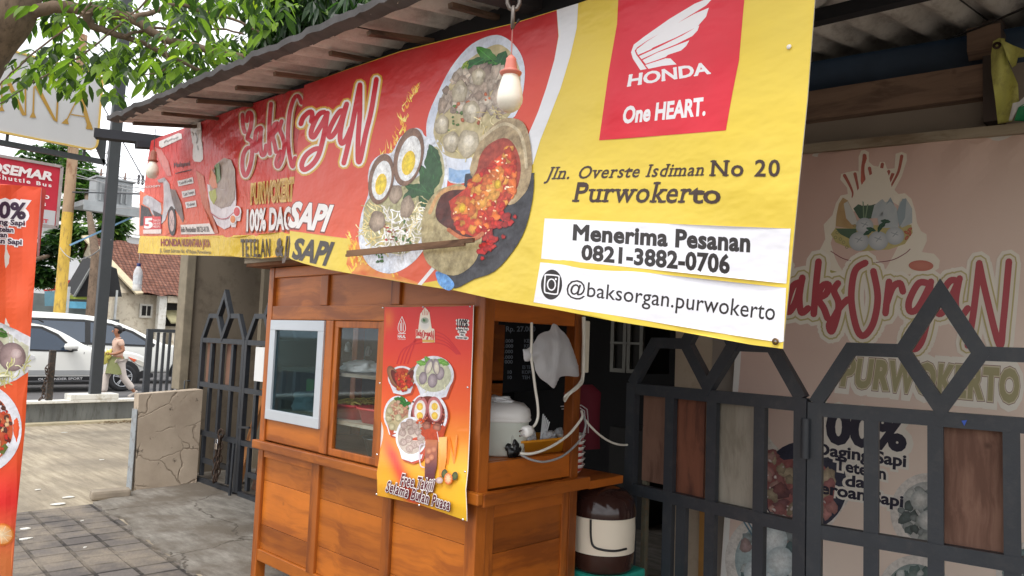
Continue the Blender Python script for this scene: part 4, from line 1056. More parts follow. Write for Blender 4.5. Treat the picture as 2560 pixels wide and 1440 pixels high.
# ================================================================ GATES
BROWNB = wood('brown_gate_board', S(130, 98, 82), S(98, 70, 58), 'z', .7)
REDB = wood('red_brown_gate_board', S(116, 72, 54), S(80, 48, 38), 'z', .6)
GREYB = wood('grey_gate_board', S(168, 160, 146), S(140, 132, 118), 'z', .85)
def gate_leaf(t, org, u, w, zr, bars, boards, bw=.055, low=True, ztop=None):
    """one gate leaf: frame, bars, arched top with a diamond. zr: rail heights top..bottom"""
    u = V(u).normalized(); nrm = u.cross(V((0, 0, 1)))
    P = lambda s_, z, o=0: V(org) + u * s_ + nrm * o + V((0, 0, z - V(org).z))
    th = .045
    g = MB()
    for s_ in (bw / 2, w - bw / 2): g.beam(P(s_, zr[-1] - .02), P(s_, zr[0] + .0), bw, th, up=nrm)
    for z in zr: g.beam(P(bw, z - bw / 2), P(w - bw, z - bw / 2), th - .004, bw, mi=0)
    g.build('frame', BLACK, t)
    A_, pk = ztop
    k = A_ - bw / 2
    def band(pts, wd, t_, closed=False):
        Q = [V(p) for p in pts]; m = len(Q); L = []; R_ = []
        for i in range(m):
            d0 = (Q[i] - Q[i - 1]).normalized() if (closed or i > 0) else None; d1 = (Q[(i + 1) % m] - Q[i]).normalized() if (closed or i < m - 1) else None
            if d0 is None or d1 is None: n_ = (d0 or d1).orthogonal(); k_ = 1
            else:
                n_ = (d0.orthogonal() + d1.orthogonal()).normalized(); k_ = 1 / max(.35, n_.dot(d1.orthogonal()))
            L.append(Q[i] + n_ * wd / 2 * k_); R_.append(Q[i] - n_ * wd / 2 * k_)
        g = MB()
        for i in range(m if closed else m - 1):
            j = (i + 1) % m
            g.hexa([P(*L[i], -t_ / 2), P(*L[j], -t_ / 2), P(*R_[j], -t_ / 2), P(*R_[i], -t_ / 2), P(*L[i], t_ / 2), P(*L[j], t_ / 2), P(*R_[j], t_ / 2), P(*R_[i], t_ / 2)])
        return g
    a0 = (bw * .5, zr[0] - .004); a1 = (.17 * w, k); a2 = (.375 * w, k); b2 = (.625 * w, k); b1 = (.83 * w, k); b0 = (w - bw * .5, zr[0] - .004)
    band([a0, a1, a2], bw * .95, th - .006).build('top_arch', BLACK, t); band([b2, b1, b0], bw * .95, th - .006).build('top_arch', BLACK, t)
    c = w / 2; hh = pk - bw * .7
    band([(.365 * w, k), (c, hh), (.635 * w, k), (c, zr[0] + .015)], bw * .95, th + .004, True).build('diamond', BLACK, t)
    for i, (s_, za, zb_) in enumerate(bars): MB().beam(P(s_, za), P(s_, zb_), bw * .95, th - .012, up=nrm).build('bar', BLACK, t)
    for s0_, s1_, za, zb_, m_ in boards: MB().hexa([P(s0_, za, -.03), P(s1_, za, -.03), P(s1_, za, -.045), P(s0_, za, -.045), P(s0_, zb_, -.03), P(s1_, zb_, -.03), P(s1_, zb_, -.045), P(s0_, zb_, -.045)]).build('board', m_, t)
    return P
# folded gate on the left
t = thing('iron_gate', 'black iron gate with diamond tops, chained and half hidden behind the cart', 'gate', (-7.0, 3.5, .05))
for k in range(2):
    w_ = 1.0; o_ = (-7.97 + k * 1.005, 3.52 - (.0 if k == 0 else .0), .04)
    bars = []
    for s_ in (.26, .5, .74): bars += [(s_, 1.03, 1.475), (s_, .555, 1.005)]
    for s_ in (.2, .5, .8): bars += [(s_, .09, .50)]
    P = gate_leaf(t, o_, (1, -.0, 0), w_, [1.53, 1.06, .555, .065], bars, [(.07, .24, 1.06, 1.49, BROWNB), (.53, .72, 1.06, 1.49, BROWNB)] if k == 0 else [], .05, ztop=(1.79, 2.03))
    g = MB(); g.beam(P(.2, .25), P(.78, .25), .03, .05); g.build('low_bar', BLACK, t)
MB().tube([(-8.02, 3.44, 1.06), (-8.02, 3.38, 1.06), (-8.0, 3.38, .86), (-8.0, 3.44, .86)], .008, 6).build('handle', BLACK, t)
MB().tube([(-8.0, 3.45, .60), (-8.02, 3.38, .60), (-8.0, 3.36, .57), (-7.98, 3.45, .56)], .008, 6).build('latch', BLACK, t)
MB().tube([(-6.97, 3.46, .52), (-6.97, 3.45, -.0)], .015, 8).build('drop_bolt', BLACK, t)
MB().beam((-6.94, 3.48, .68), (-6.7, 3.47, .70), .02, .02).build('slide_bolt', BLACK, t)
o = chain('gate_chain', [(-7.25, 3.46, .60), (-7.28, 3.44, .4), (-7.3, 3.44, .1)], .02, RUST); tag(o, 'rusty chain hanging down from the lower rail of the left iron gate', 'chain')
o = chain('gate_chain', [(-7.24, 3.45, .62), (-7.22, 3.44, .35), (-7.25, 3.44, .12)], .02, RUST); tag(o, 'second rusty chain strand hanging straight below the padlock', 'chain')
t = thing('padlock', 'small steel padlock on the rusty gate chain', 'padlock', (-7.25, 3.42, .5))
MB().box(-7.28, -7.23, 3.41, 3.43, .43, .49, bev=.006).build('body', CHROME, t)
MB().tube([(-7.272, 3.42, .49), (-7.272, 3.42, .525), (-7.255, 3.42, .535), (-7.238, 3.42, .525), (-7.238, 3.42, .49)], .004, 6).build('shackle', CHROME, t)
# paper notice on the gate
o = MB().box(-6.62, -6.45, 3.44, 3.444, 1.15, 1.47).build('paper_notice', plain('white_paper', S(236, 236, 234), .7, var=.03)); tag(o, 'blank white paper notice hung on the black gate beside the cart', 'paper')
# planks leaning behind the left gate
PLANK = wood('raw_orange_plank', S(180, 124, 76), S(140, 92, 56), 'z', .7)
for i, (x, w_, h_, m_) in enumerate([(-7.5, .1, 1.0, PLANK), (-7.12, .14, 1.25, BROWNB), (-6.7, .1, .85, PLANK)]):
    g = MB(); g.hexa([(x, 3.75, .025), (x + w_, 3.75, .025), (x + w_, 3.79, .025), (x, 3.79, .025), (x - .03, 4.0, h_), (x + w_ - .03, 4.0, h_), (x + w_ - .03, 4.04, h_), (x - .03, 4.04, h_)])
    o = g.build('leaning_plank', m_); tag(o, ['orange plank standing behind the chained gate nearest the wall stub', 'wide brown plank standing behind the middle of the chained gate', 'short orange plank behind the gate beside the cart'][i], 'plank', 'planks behind the gate')

# gate on the right, two leaves meeting at a hinge
H0 = oY(2022, 1000, 3.45); H0.z = 0.0
t = thing('iron_gate', 'black iron gate leaf with three brown and grey boards before the beige door', 'gate', tuple(H0))
ul = V((-cos(rad(7)), sin(rad(7)), 0))
LW = 1.095
o_ = H0 + ul * LW; ua = -ul
bars = [(LW - s_, .84, 1.345) for s_ in (.79, .52, .245)] + [(LW - s_, .32, .785) for s_ in (.79, .52, .245)] + [(LW - .70, .32, .785)]
P = gate_leaf(t, (o_.x, o_.y, .0), ua, LW, [1.40, .84, .33, .03], bars, [(.085, .245, .86, 1.345, BROWNB), (.30, .5, .83, 1.345, REDB), (.575, .80, .80, 1.345, GREYB)], .062, ztop=(1.665, 1.93))
MB().beam(P(.10, .03, -.05), P(.10, 1.2, -.05), .03, .03, up=ul).build('rusty_channel', plain('rusty_channel', S(96, 92, 76), .85, var=.4, vs=8, dirt=S(120, 84, 56)), t)
t2 = thing('iron_gate', 'black iron gate leaf with a full diamond top in front of the pink banner', 'gate', tuple(H0))
bars = [(.265, .84, 1.345), (.51, .84, 1.345), (.775, .84, 1.345), (.265, .32, .785), (.51, .32, .785), (.775, .32, .785)]
P2_ = gate_leaf(t2, (H0.x, H0.y, 0), U9, 1.06, [1.385, .84, .33, .03], bars, [(.535, .755, .80, 1.345, BROWNB)], .062, ztop=(1.665, 1.93))
for z in (1.22,): MB().lathe([(.02, -.09), (.02, .09)], H0 + V((0, -.035, z)), 10).build('hinge', BLACK, t)
o = MB().add([P2_(.605, 1.355, .026), P2_(.625, 1.36, .026), P2_(.615, 1.335, .026)], [(0, 1, 2)]).build('paint_chip', plain('blue_paint', S(50, 90, 190), .5), t2)

# ================================================================ FOOD CART
TEAK = wood('varnished_teak', S(192, 108, 34), S(150, 80, 26), 'x', .33, .8, coat=.12)
TEAKZ = wood('varnished_teak_upright', S(176, 96, 32), S(134, 70, 24), 'z', .33, .8, coat=.12)
TEAKY = wood('varnished_teak_side', S(182, 98, 30), S(140, 72, 22), 'y', .33, .8, coat=.12)
GREYW = wood('weathered_board', S(186, 176, 160), S(136, 120, 100), 'x', .9)
SILV = plain('silver_aluminium', S(200, 206, 212), .35, .35, var=.06, vs=3, bump=.05)
t = thing('food_cart', 'varnished orange teak food cart with glass windows standing under the banner', 'food cart', (-3.4, 2.7, 0))
X0, X1, Y0, Y1 = -4.405, -2.41, 2.35, 3.07
CG = glassm('cart_glass', (.93, .96, .96), .12)
def cb(nm, *a, m=TEAK, bev=.004, par=t): return MB().box(*a, bev=bev).build(nm, m, par)
for x, y in ((X0, Y0), (X0, Y1 - .06), (X1 - .07, Y0), (X1 - .06, Y1 - .06)): cb('corner_post', x, x + (.07 if x > -3 and y < 2.5 else .06), y, y + (.06 if y > 2.5 else .065), .0 if x < -4 else .0, 2.02, m=TEAKZ)
# front upper panels
cb('top_rail', -4.344, -2.481, Y0 + .004, Y0 + .04, 1.955, 2.02)
cb('sign_rail', -4.344, -2.481, Y0 + .003, Y0 + .045, 1.69, 1.775)
for x in (-3.80, -3.125): cb('divider', x, x + .075, Y0 + .005, Y0 + .04, 1.776, 1.954, m=TEAKZ)
for a, b in ((-4.344, -3.801), (-3.724, -3.126), (-3.049, -2.481)): cb('sign_panel', a, b, Y0 + .022, Y0 + .036, 1.776, 1.954, bev=0)
# windows
def frame(nm, x0, x1, y, d, z0, z1, wd, m_, par):
    g = MB(); g.box(x0, x1, y, y + d, z1 - wd, z1, bev=.003); g.box(x0, x1, y, y + d, z0, z0 + wd, bev=.003)
    g.box(x0, x0 + wd, y + .001, y + d - .001, z0 + wd, z1 - wd); g.box(x1 - wd, x1, y + .001, y + d - .001, z0 + wd, z1 - wd); return g.build(nm, m_, par)
wf = frame('window_frame', -4.342, -3.725, Y0 - .006, .03, 1.068, 1.687, .062, SILV, t)
put(MB().box(-4.28, -3.787, Y0 + .008, Y0 + .012, 1.13, 1.625).build('pane', glassm('dark_cart_glass', (.42, .52, .54), .28)), wf)
cb('stile', -3.722, -3.645, Y0 + .004, Y0 + .045, .935, 1.689, m=TEAKZ)
wf = frame('sliding_door', -3.642, -3.188, Y0 + .012, .024, .935, 1.688, .038, TEAKZ, t)
put(MB().box(-3.604, -3.226, Y0 + .022, Y0 + .026, .973, 1.65).build('pane', CG), wf)
cb('stile', -3.186, -2.481, Y0 + .004, Y0 + .045, .935, 1.689, m=TEAKZ)
cb('apron', -4.344, -3.723, Y0 + .012, Y0 + .03, .935, 1.066)
cb('shelf', -4.33, -2.9, Y0 + .06, Y1 - .08, 1.375, 1.393, m=GREYW, bev=0)
cb('shelf', -4.33, -2.9, Y0 + .06, Y1 - .08, 1.105, 1.123, m=GREYW, bev=0)
cb('counter', -4.34, -2.47, Y0 + .06, Y1 - .06, .90, .935, m=TEAK, bev=0)
cb('inner_divider', -2.92, -2.90, Y0 + .06, Y1 - .08, .936, 1.70, m=TEAKY, bev=0)
cb('raised_deck', -2.899, -2.47, Y0 + .07, Y1 - .06, 1.03, 1.048, m=TEAKY, bev=0)
# ledge right round
cb('ledge', X0 - .025, X1 + .04, Y0 - .034, Y0 - .001, .880, .932, bev=.006)
cb('ledge', X1 + .0, X1 + .045, Y0 + .0, Y1 + .05, .868, .928, m=TEAKY, bev=.006)
cb('end_shelf', -3.0, X1 + .04, Y1 + .05, 3.42, .862, .905, m=TEAKY, bev=.005)
# lower front
for x, w_ in ((-3.782, .08), (-3.10, .07)): cb('divider', x, x + w_, Y0 + .002, Y0 + .04, .26, .877, m=TEAKZ)
for a, b in ((-4.344, -3.783), (-3.701, -3.101), (-3.029, -2.481)): [cb('lower_panel', a, b, Y0 + .02, Y0 + .035, za + .0012, zb_ - .0012, bev=.0015) for za, zb_ in ((.27, .45 + a * .008), (.45 + a * .008, .66 - a * .006), (.66 - a * .006, .877))]
cb('bottom_rail', -4.344, -2.481, Y0 + .003, Y0 + .045, .20, .269)
cb('panel_lip', -4.343, -3.784, Y0 + .006, Y0 + .03, .83, .876, bev=.003)
# right side
cb('side_top_rail', X1 - .04, X1 - .004, Y0 + .066, Y1 - .061, 1.70, 1.80, m=TEAKY)
cb('side_head_panel', X1 - .03, X1 - .014, Y0 + .066, Y1 - .061, 1.80, 2.0, m=TEAKY, bev=0)
cb('side_panel', X1 - .03, X1 - .012, Y0 + .066, Y1 - .061, .934, 1.052, m=TEAKY, bev=0)
[cb('side_panel', X1 - .03, X1 - .016, Y0 + .12, Y1 - .11, za + .0012, zb_ - .0012, m=TEAKY, bev=.0015) for za, zb_ in ((.26, .44), (.44, .635), (.635, .80))]
cb('side_stile', X1 - .035, X1 - .006, Y0 + .066, Y0 + .12, .26, .866, m=TEAKZ); cb('side_stile', X1 - .035, X1 - .006, Y1 - .11, Y1 - .061, .26, .866, m=TEAKZ)
cb('side_rail', X1 - .035, X1 - .006, Y0 + .121, Y1 - .111, .80, .866, m=TEAKY); cb('side_rail', X1 - .035, X1 - .003, Y0 + .066, Y1 - .061, .19, .259, m=TEAKY)
# left side, back and top
cb('left_panel', X0 + .01, X0 + .03, Y0 + .066, Y1 - .061, .2, 1.06, m=TEAKY, bev=0)
cb('left_panel', X0 + .01, X0 + .03, Y0 + .066, Y1 - .061, 1.70, 2.0, m=TEAKY, bev=0)
MB().box(X0 + .018, X0 + .022, Y0 + .067, Y1 - .062, 1.061, 1.699).build('side_pane', CG, t)
cb('back_panel', X0 + .061, X1 - .061, Y1 - .04, Y1 - .02, .2, .9, m=TEAK, bev=0)
cb('roof_board', -4.55, -2.28, 2.262, 3.2, 2.024, 2.045, m=wood('brown_roof_edge', S(140, 98, 70), S(104, 70, 50), 'x', .8), bev=.002)
cb('roof_board', -4.56, -2.28, 2.25, 3.2, 2.046, 2.082, m=GREYW, bev=.004)
for x in (-3.72, -3.07): cb('back_post', x, x + .05, Y1 - .06, Y1 - .01, .9, 2.02, m=TEAKZ)

# ================================================================ THINGS ON AND IN THE CART
REDP = plain('red_plastic', S(214, 62, 66), .35, var=.08, bump=.05)
def basin(nm, label, cat, c, rx, ry, h, m_, group=None, th=.008, rim=.012, content=None):
    t = thing(nm, label, cat, c, group); g = MB(); n = 40; vs = []
    prof = [(.86, 0, 0), (1.0, 0, 1), (1.0 + rim / rx, 0, 1.0), (1.0 + rim / rx, 0, .93), (.99, 0, .9)]
    rings = [(.80, 0.0), (.97, h), (1.06, h), (1.06, h - .012), (1.0, h - .014), (.84, .004)]
    ring = lambda k, z: [(c[0] + rx * k * math.copysign(abs(cos(a)) ** .35, cos(a)), c[1] + ry * k * math.copysign(abs(sin(a)) ** .35, sin(a)), c[2] + z) for a in [2 * pi * i / n for i in range(n)]]
    inn = [(.78, .006), (.95, h - .002)]
    seq = [(.84, 0), (1.0, h - .012), (1.06, h - .012), (1.06, h), (.97, h), (.80, .008)]
    for k, z in seq: vs += ring(k, z)
    fs = [(i * n + j, i * n + (j + 1) % n, (i + 1) * n + (j + 1) % n, (i + 1) * n + j) for i in range(len(seq) - 1) for j in range(n)]
    fs += [tuple(range(n - 1, -1, -1)), tuple(range((len(seq) - 1) * n, len(seq) * n))]
    g.add(vs, fs, 0, True); o = g.build('tub', m_, t); return t
NOOD = plain('yellow_noodles', S(226, 200, 110), .5, var=.15, vs=20)
def noodles(name, label, c, rx, ry, seed, parent=None, n=60):
    r_ = random.Random(seed); g = MB()
    for k in range(n):
        x, y = c[0] + r_.uniform(-rx, rx), c[1] + r_.uniform(-ry, ry); z = c[2] + r_.uniform(0, .035) * (1 - abs(x - c[0]) / rx * .6)
        a = r_.uniform(0, pi); L = r_.uniform(.03, .07)
        g.tube([(x - cos(a) * L, y - sin(a) * L, z), (x, y, z + .012), (x + cos(a + .5) * L, y + sin(a + .5) * L, z)], .0035, 5)
    o = g.build(name, NOOD, parent)
    if not parent: tag(o, label, 'noodles')
q = oY(893, 1058, 2.6)
basin('basin', 'red plastic basin of noodles on the middle shelf behind the sliding glass', 'basin', (q.x, 2.62, 1.124), .125, .15, .085, REDP)
noodles('noodles', 'yellow noodles heaped in the red basin on the cart shelf', (q.x - .0, 2.62, 1.2), .09, .11, 2)
q = oY(960, 1058, 2.6)
basin('basin', 'second red plastic basin mostly hidden behind the poster side of the glass', 'basin', (q.x + .03, 2.6, 1.124), .11, .15, .085, REDP)
def bag(name, label, c, s, seed, m_, cat='plastic bag', parent=None):
    bm = bmesh.new(); bmesh.ops.create_icosphere(bm, subdivisions=4, radius=1); r_ = random.Random(seed)
    for v in bm.verts:
        n_ = mnoise.noise(v.co * 1.6 + V((seed, 0, 0))) * .35 + mnoise.noise(v.co * 4 + V((0, seed, 0))) * .16
        v.co *= 1 + n_; v.co.z = max(v.co.z, -.55)
    g = MB(); bm.verts.index_update(); g.add([(c[0] + v.co.x * s[0], c[1] + v.co.y * s[1], c[2] + (v.co.z + .55) * s[2]) for v in bm.verts], [[v.index for v in f.verts] for f in bm.faces], 0, True); bm.free()
    o = g.build(name, m_, parent)
    if not parent: tag(o, label, cat)
    return o
FILM = plastic_film('clear_bag_film', (.82, .85, .88), .5); FILM2 = plastic_film('milky_bag_film', (.86, .87, .88), .93)
q = oY(770, 1040, 2.55); bag('plastic_bag', 'clear crumpled plastic bag lying at the foot of the silver framed window', (q.x, 2.56, 1.124), (.14, .1, .08), 3, FILM2)
q = oY(905, 915, 2.6); bag('plastic_bag', 'clear plastic bag on the upper shelf behind the sliding glass', (q.x, 2.6, 1.394), (.13, .1, .045), 5, FILM2)
q = oY(855, 860, 2.8); bag('plastic_bag', 'small pale plastic scrap hanging high behind the sliding glass', (q.x, 2.85, 1.5), (.022, .02, .04), 7, FILM2)
q = oY(905, 870, 2.8); bag('plastic_bag', 'thin pale plastic strip hanging next to the small scrap', (q.x, 2.85, 1.48), (.012, .02, .04), 8, FILM2)
q = oY(785, 990, 2.9); o = MB().box(q.x - .05, q.x + .05, 2.86, 2.9, 1.124, 1.29, bev=.01).build('green_packet', plain('green_packet', S(70, 150, 50), .5)); tag(o, 'green packet standing on the shelf behind the silver framed window', 'packet')
q = oY(740, 1000, 2.75)
o = MB().lathe([(.001, 0), (.15, 0), (.16, .02), (.17, .16), (.18, .165), (.172, .168), (.001, .168)], (q.x, 2.72, 1.394), 24).build('steel_pot', plain('dull_steel', S(120, 128, 130), .3, .8, var=.1)); tag(o, 'dull steel pot on the upper shelf behind the silver framed window', 'pot')
o = MB().lathe([(.001, 0), (.10, 0), (.13, .1), (.135, .1), (.001, .02)], (-3.45, 2.62, .936), 24).build('steel_bowl', plain('dull_steel', S(120, 128, 130), .3, .8)); tag(o, 'steel bowl on the cart counter low behind the sliding glass', 'bowl')

# rice cooker on the raised deck
WPL = plain('white_plastic', S(236, 234, 230), .3, var=.03, bump=.03)
q = oX(1243, 1160, -2.62)
t = thing('rice_cooker', 'white rice cooker standing in the open cart side', 'rice cooker', (-2.62, q.y, 1.049))
c = (-2.62, q.y + .01, 1.049)
MB().lathe([(.001, 0), (.118, 0), (.132, .01), (.143, .165), (.143, .175)], c, 36, sq=3).build('body', plain('greenish_white_plastic', S(214, 220, 210), .3, var=.03), t)
MB().lathe([(.149, .175), (.152, .195), (.146, .225), (.118, .25), (.06, .262), (.001, .264)], c, 36, sq=3).build('lid', WPL, t)
MB().lathe([(.15, .168), (.155, .175), (.15, .182)], c, 36, sq=3).build('rim', WPL, t)
g = MB(); g.tube(smoothpts([(c[0] + .13, c[1] + .09, c[2] + .14), (c[0] + .15, c[1] + .05, c[2] + .12), (c[0] + .155, c[1] - .0, c[2] + .13)], 4), .006, 6); g.build('handle', WPL, t)
MB()._bevbox(c[0] + .11, c[0] + .143, c[1] - .06, c[1] + .05, c[2] + .015, c[2] + .12, 0, .02).build('front_panel', plain('grey_panel', S(196, 200, 192), .3, var=.04), t)
# folded white film on the cooker
bag('plastic_bag', 'crumpled white plastic film lying on the rice cooker lid', (c[0], c[1] - .02, c[2] + .256), (.08, .06, .02), 12, FILM2)
# orange tray with clear packets
ORP = plain('orange_plastic', S(226, 150, 40), .35, var=.08, bump=.05)
q0 = oX(1285, 1135, -2.52); q1 = oX(1425, 1120, -2.52)
yc = (q0.y + q1.y) / 2
basin('orange_tray', 'orange plastic tray full of clear packets in the open cart side', 'tray', (-2.56, yc, 1.052), .10, (q1.y - q0.y) / 2 + .02, .075, ORP)
rng = random.Random(9)
for i in range(7):
    y = q0.y + .02 + (q1.y - q0.y) * i / 7; h = rng.uniform(.03, .06); x = -2.56 + rng.uniform(-.05, .05)
    bag('clear_packet', ['clear packet at the cooker end of the orange tray', 'clear packet second from the cooker end of the orange tray', 'flat clear packet near the plug in the orange tray', 'clear packet in the middle of the orange tray', 'clear packet just past the middle of the orange tray', 'clear packet near the post end of the orange tray', 'last clear packet in the orange tray, touching the post side'][i], (x, y, 1.075), (.03, .028, .04 + h * .3), 20 + i, FILM, 'packet')
g = MB()
for k in range(5): g.tube([(-2.56, yc + .02 + k * .006, 1.08), (-2.55 + k * .004, yc + .025 + k * .008, 1.24 - k * .01)], .004, 6)
tag(g.build('drinking_straws', plastic_film('straw_film', (.85, .88, .9), .75)), 'bunch of clear drinking straws standing up in the orange tray', 'straws')
q = oX(1284, 1140, -2.50); bag('black_plastic_bag', 'crumpled black plastic bag between the rice cooker and the orange tray', (q.x, q.y, 1.05), (.035, .055, .065), 31, plain('black_film', S(24, 24, 26), .25, var=.3, vs=30, bump=.6, bs=20))

# white carrier bag hanging in the opening
def carrier():
    out = [(1381, 810), (1392, 812), (1400, 822), (1416, 838), (1428, 862), (1436, 885), (1444, 910), (1447, 930), (1445, 942), (1420, 940), (1400, 943), (1392, 958), (1384, 971), (1368, 958), (1350, 945), (1338, 925), (1333, 903), (1312, 903), (1308, 880), (1308, 873), (1318, 872), (1334, 858), (1346, 838), (1360, 830), (1374, 826)]
    out = [tuple(q[:2]) for q in smoothpts([V((*q, 0)) for q in out], 3, True)]; ps, fs = cdt([out], 5)
    g = MB(); cx_, cy_ = 1388, 885
    def W(p, sgn):
        inside = min(1, min(math.hypot(p[0] - a[0], p[1] - a[1]) for a in out) / 34)
        bul = .036 * (1 - (1 - inside) ** 2) * (1 - .55 * max(0, (850 - p[1]) / 45))
        cr_ = .006 * sin(p[0] * .16 + 2.2 * mnoise.noise(V((p[0] / 30, p[1] / 45, 1)))) * inside + .008 * mnoise.noise(V((p[0] / 16, p[1] / 40, 5))) * inside
        q = oX(p[0], p[1], -2.345); return q + V((1, -.2, 0)).normalized() * sgn * (bul * (1 if sgn > 0 else .5) + cr_)
    n0 = len(ps)
    g.add([W(p, 1) for p in ps], fs, 0, True); g.add([W(p, -1) for p in ps], [f[::-1] for f in fs], 0, True)
    m_, nt, b = _base('white_bag_film'); b.inputs['Base Color'].default_value = (.82, .82, .84, 1); b.inputs['Roughness'].default_value = .4
    b.inputs['Transmission Weight'].default_value = 0; _bump(nt, b, _noise(nt, _coord(nt, (1, 6, 2)), 9, 5), .35, .01)
    tl = _n(nt, 'ShaderNodeBsdfTranslucent'); tl.inputs[0].default_value = (.7, .7, .72, 1); ms = _n(nt, 'ShaderNodeMixShader'); ms.inputs[0].default_value = .4
    nt.links.new(b.outputs[0], ms.inputs[1]); nt.links.new(tl.outputs[0], ms.inputs[2]); nt.links.new(ms.outputs[0], nt.nodes['Material Output'].inputs[0])
    return g.build('carrier_bag', m_)
tag(carrier(), 'white plastic carrier bag hanging in the open cart side', 'plastic bag')
# power lead with plug
CW = plain('white_cable', S(226, 222, 210), .45, var=.1, vs=12, bump=0)
t = thing('power_lead', 'hanging white power lead with a round two pin plug', 'power lead', tuple(oX(1330, 808, -2.33)))
pts = [(1329, 806), (1329, 850), (1328, 890), (1333, 930), (1338, 970), (1344, 1010), (1345, 1040), (1340, 1058), (1332, 1068)]
MB().tube(smoothpts([oX(x, y, -2.33) for x, y in pts], 4), .0065, 8).build('lead', CW, t)
pc = oX(1318, 1078, -2.33); ax = (oX(1300, 1083, -2.33) - oX(1330, 1073, -2.33)).normalized()
MB().lathe([(.001, -.03), (.018, -.028), (.026, -.012), (.026, .016), (.022, .022), (.001, .022)], pc, 20, ax=ax).build('plug', WPL, t)
sdv = V((0, 0, 1)).cross(ax).normalized()
for s_ in (-1, 1):
    o_ = pc + (V((0, 0, 1)) - ax * ax.z).normalized() * s_ * .011 + ax * .02
    MB().tube([o_, o_ + ax * .032], .004, 8).build('pin', CHROME, t)
# cable looped round the right post
t = thing('extension_cable', 'white extension cable looped around the right cart post and tray', 'cable', tuple(oX(1458, 800, -2.36)))
def cpath(pts, r, nm, m_=CW): MB().tube(smoothpts([oX(x, y, X_) for x, y, X_ in pts], 5), r, 8).build(nm, m_, t)
cpath([(1457, 792, -2.385), (1458, 860, -2.385), (1456, 935, -2.385), (1448, 958, -2.37), (1430, 976, -2.36), (1413, 990, -2.37), (1411, 1000, -2.42)], .0062, 'cable_run')
cpath([(1461, 792, -2.38), (1461, 860, -2.38), (1458, 945, -2.38), (1446, 968, -2.36), (1424, 985, -2.36), (1412, 1003, -2.40)], .006, 'cable_run')
cpath([(1300, 1133, -2.40), (1330, 1134, -2.37), (1375, 1118, -2.35), (1420, 1088, -2.35), (1448, 1055, -2.36), (1456, 1040, -2.37), (1454, 1028, -2.40)], .0068, 'loop')
cpath([(1302, 1137, -2.40), (1330, 1150, -2.36), (1365, 1154, -2.34), (1410, 1138, -2.34), (1450, 1100, -2.35), (1464, 1065, -2.36), (1460, 1045, -2.38), (1454, 1030, -2.42)], .0055, 'loop', CABG)
MB().tube(bezarc(oX(1460, 1046, -2.38), oY(1568, 1112, 3.5), .04), .006, 8).build('cable_run', CW, t)
# switch box on the post
q = oX(1462, 800, -2.44)
o = MB()._bevbox(-2.50, -2.43, 3.10, 3.16, 1.46, 1.735, 0, .006).build('switch_panel', plain('cream_switch_panel', S(228, 220, 200), .4)); tag(o, 'tall cream switch panel mounted behind the right cart post', 'switch panel')
# stacked bowls
BOWL = plain('white_bowl', S(232, 228, 222), .2, var=.04, bump=0)
BOWR = plain('red_bowl_print', S(186, 60, 50), .3)
q = oX(1456, 1180, -2.5)
for i in range(6):
    o = thing('soup_bowl', ['lowest soup bowl of the stack on the end shelf', 'second soup bowl from the bottom of the stack', 'third soup bowl from the bottom of the stack', 'third soup bowl from the top of the stack', 'second soup bowl from the top of the stack', 'topmost white soup bowl on the end shelf stack'][i], 'bowl', (-2.52, 3.13, .906 + i * .03), 'stacked soup bowls')
    z = .906 + i * .031; c = (-2.52, 3.13, z)
    MB().lathe([(.001, .0), (.035, 0), (.037, .012), (.062, .03), (.082, .066), (.086, .07), (.083, .071), (.06, .036), (.001, .018)], c, 28).build('bowl_body', BOWL, o)
    MB().lathe([(.0665, .036), (.0755, .052)], c, 28).build('red_band', BOWR, o)
# big cooker on a green stool
t = thing('rice_cooker', 'large brown and cream rice cooker on a green stool beside the cart', 'rice cooker', (0, 0, 0))
c = oY(1503, 1415, 3.3); c.z = .43; R_ = .172
MB().lathe([(.001, 0), (R_ * .9, 0), (R_ * .98, .02), (R_ * 1.0, .10), (R_ * 1.0, .115)], c, 40).build('base', plain('brown_gloss_plastic', S(58, 36, 30), .2, var=.1), t)
MB().lathe([(R_ * 1.005, .10), (R_ * 1.02, .2), (R_ * 1.0, .285)], c, 40).build('body', plain('cream_plastic', S(224, 212, 192), .3, var=.04), t)
MB().lathe([(R_ * 1.03, .283), (R_ * 1.03, .31), (R_ * .95, .37), (R_ * .7, .41), (R_ * .3, .43), (.001, .432)], c, 40).build('lid', plain('brown_gloss_lid', S(48, 28, 24), .12, var=.1, bump=0), t)
dirc = (CAM - c); dirc.z = 0; dirc.normalize(); sdr = V((-dirc.y, dirc.x, 0))
g = MB(); pts = []
for a, z in [(-.35, .28), (-.33, .2), (-.25, .15), (0, .135), (.4, .13), (.8, .135)]:
    dd = dirc * cos(a) + sdr * sin(a); pts.append(c + dd * (R_ * 1.03) + V((0, 0, z)))
g.tube(smoothpts(pts, 4), .006, 6); g.build('carry_handle', plain('black_handle', S(28, 26, 26), .3), t)
TEAL = plain('teal_plastic', S(40, 150, 132), .35, var=.08, bump=.05)
t = thing('plastic_stool', 'teal green plastic stool under the large rice cooker', 'stool', (c.x, c.y, .022))
MB()._bevbox(c.x - .17, c.x + .17, c.y - .17, c.y + .17, .38, .43, 0, .015).build('seat', TEAL, t)
for sx in (-1, 1):
    for sy in (-1, 1): MB().beam((c.x + sx * .13, c.y + sy * .13, .38), (c.x + sx * .17, c.y + sy * .17, .023), .06, .06, up=(1, 0, 0)).build('leg', TEAL, t)
MB().box(c.x - .14, c.x + .14, c.y - .155, c.y - .14, .2, .379).build('skirt', TEAL, t)
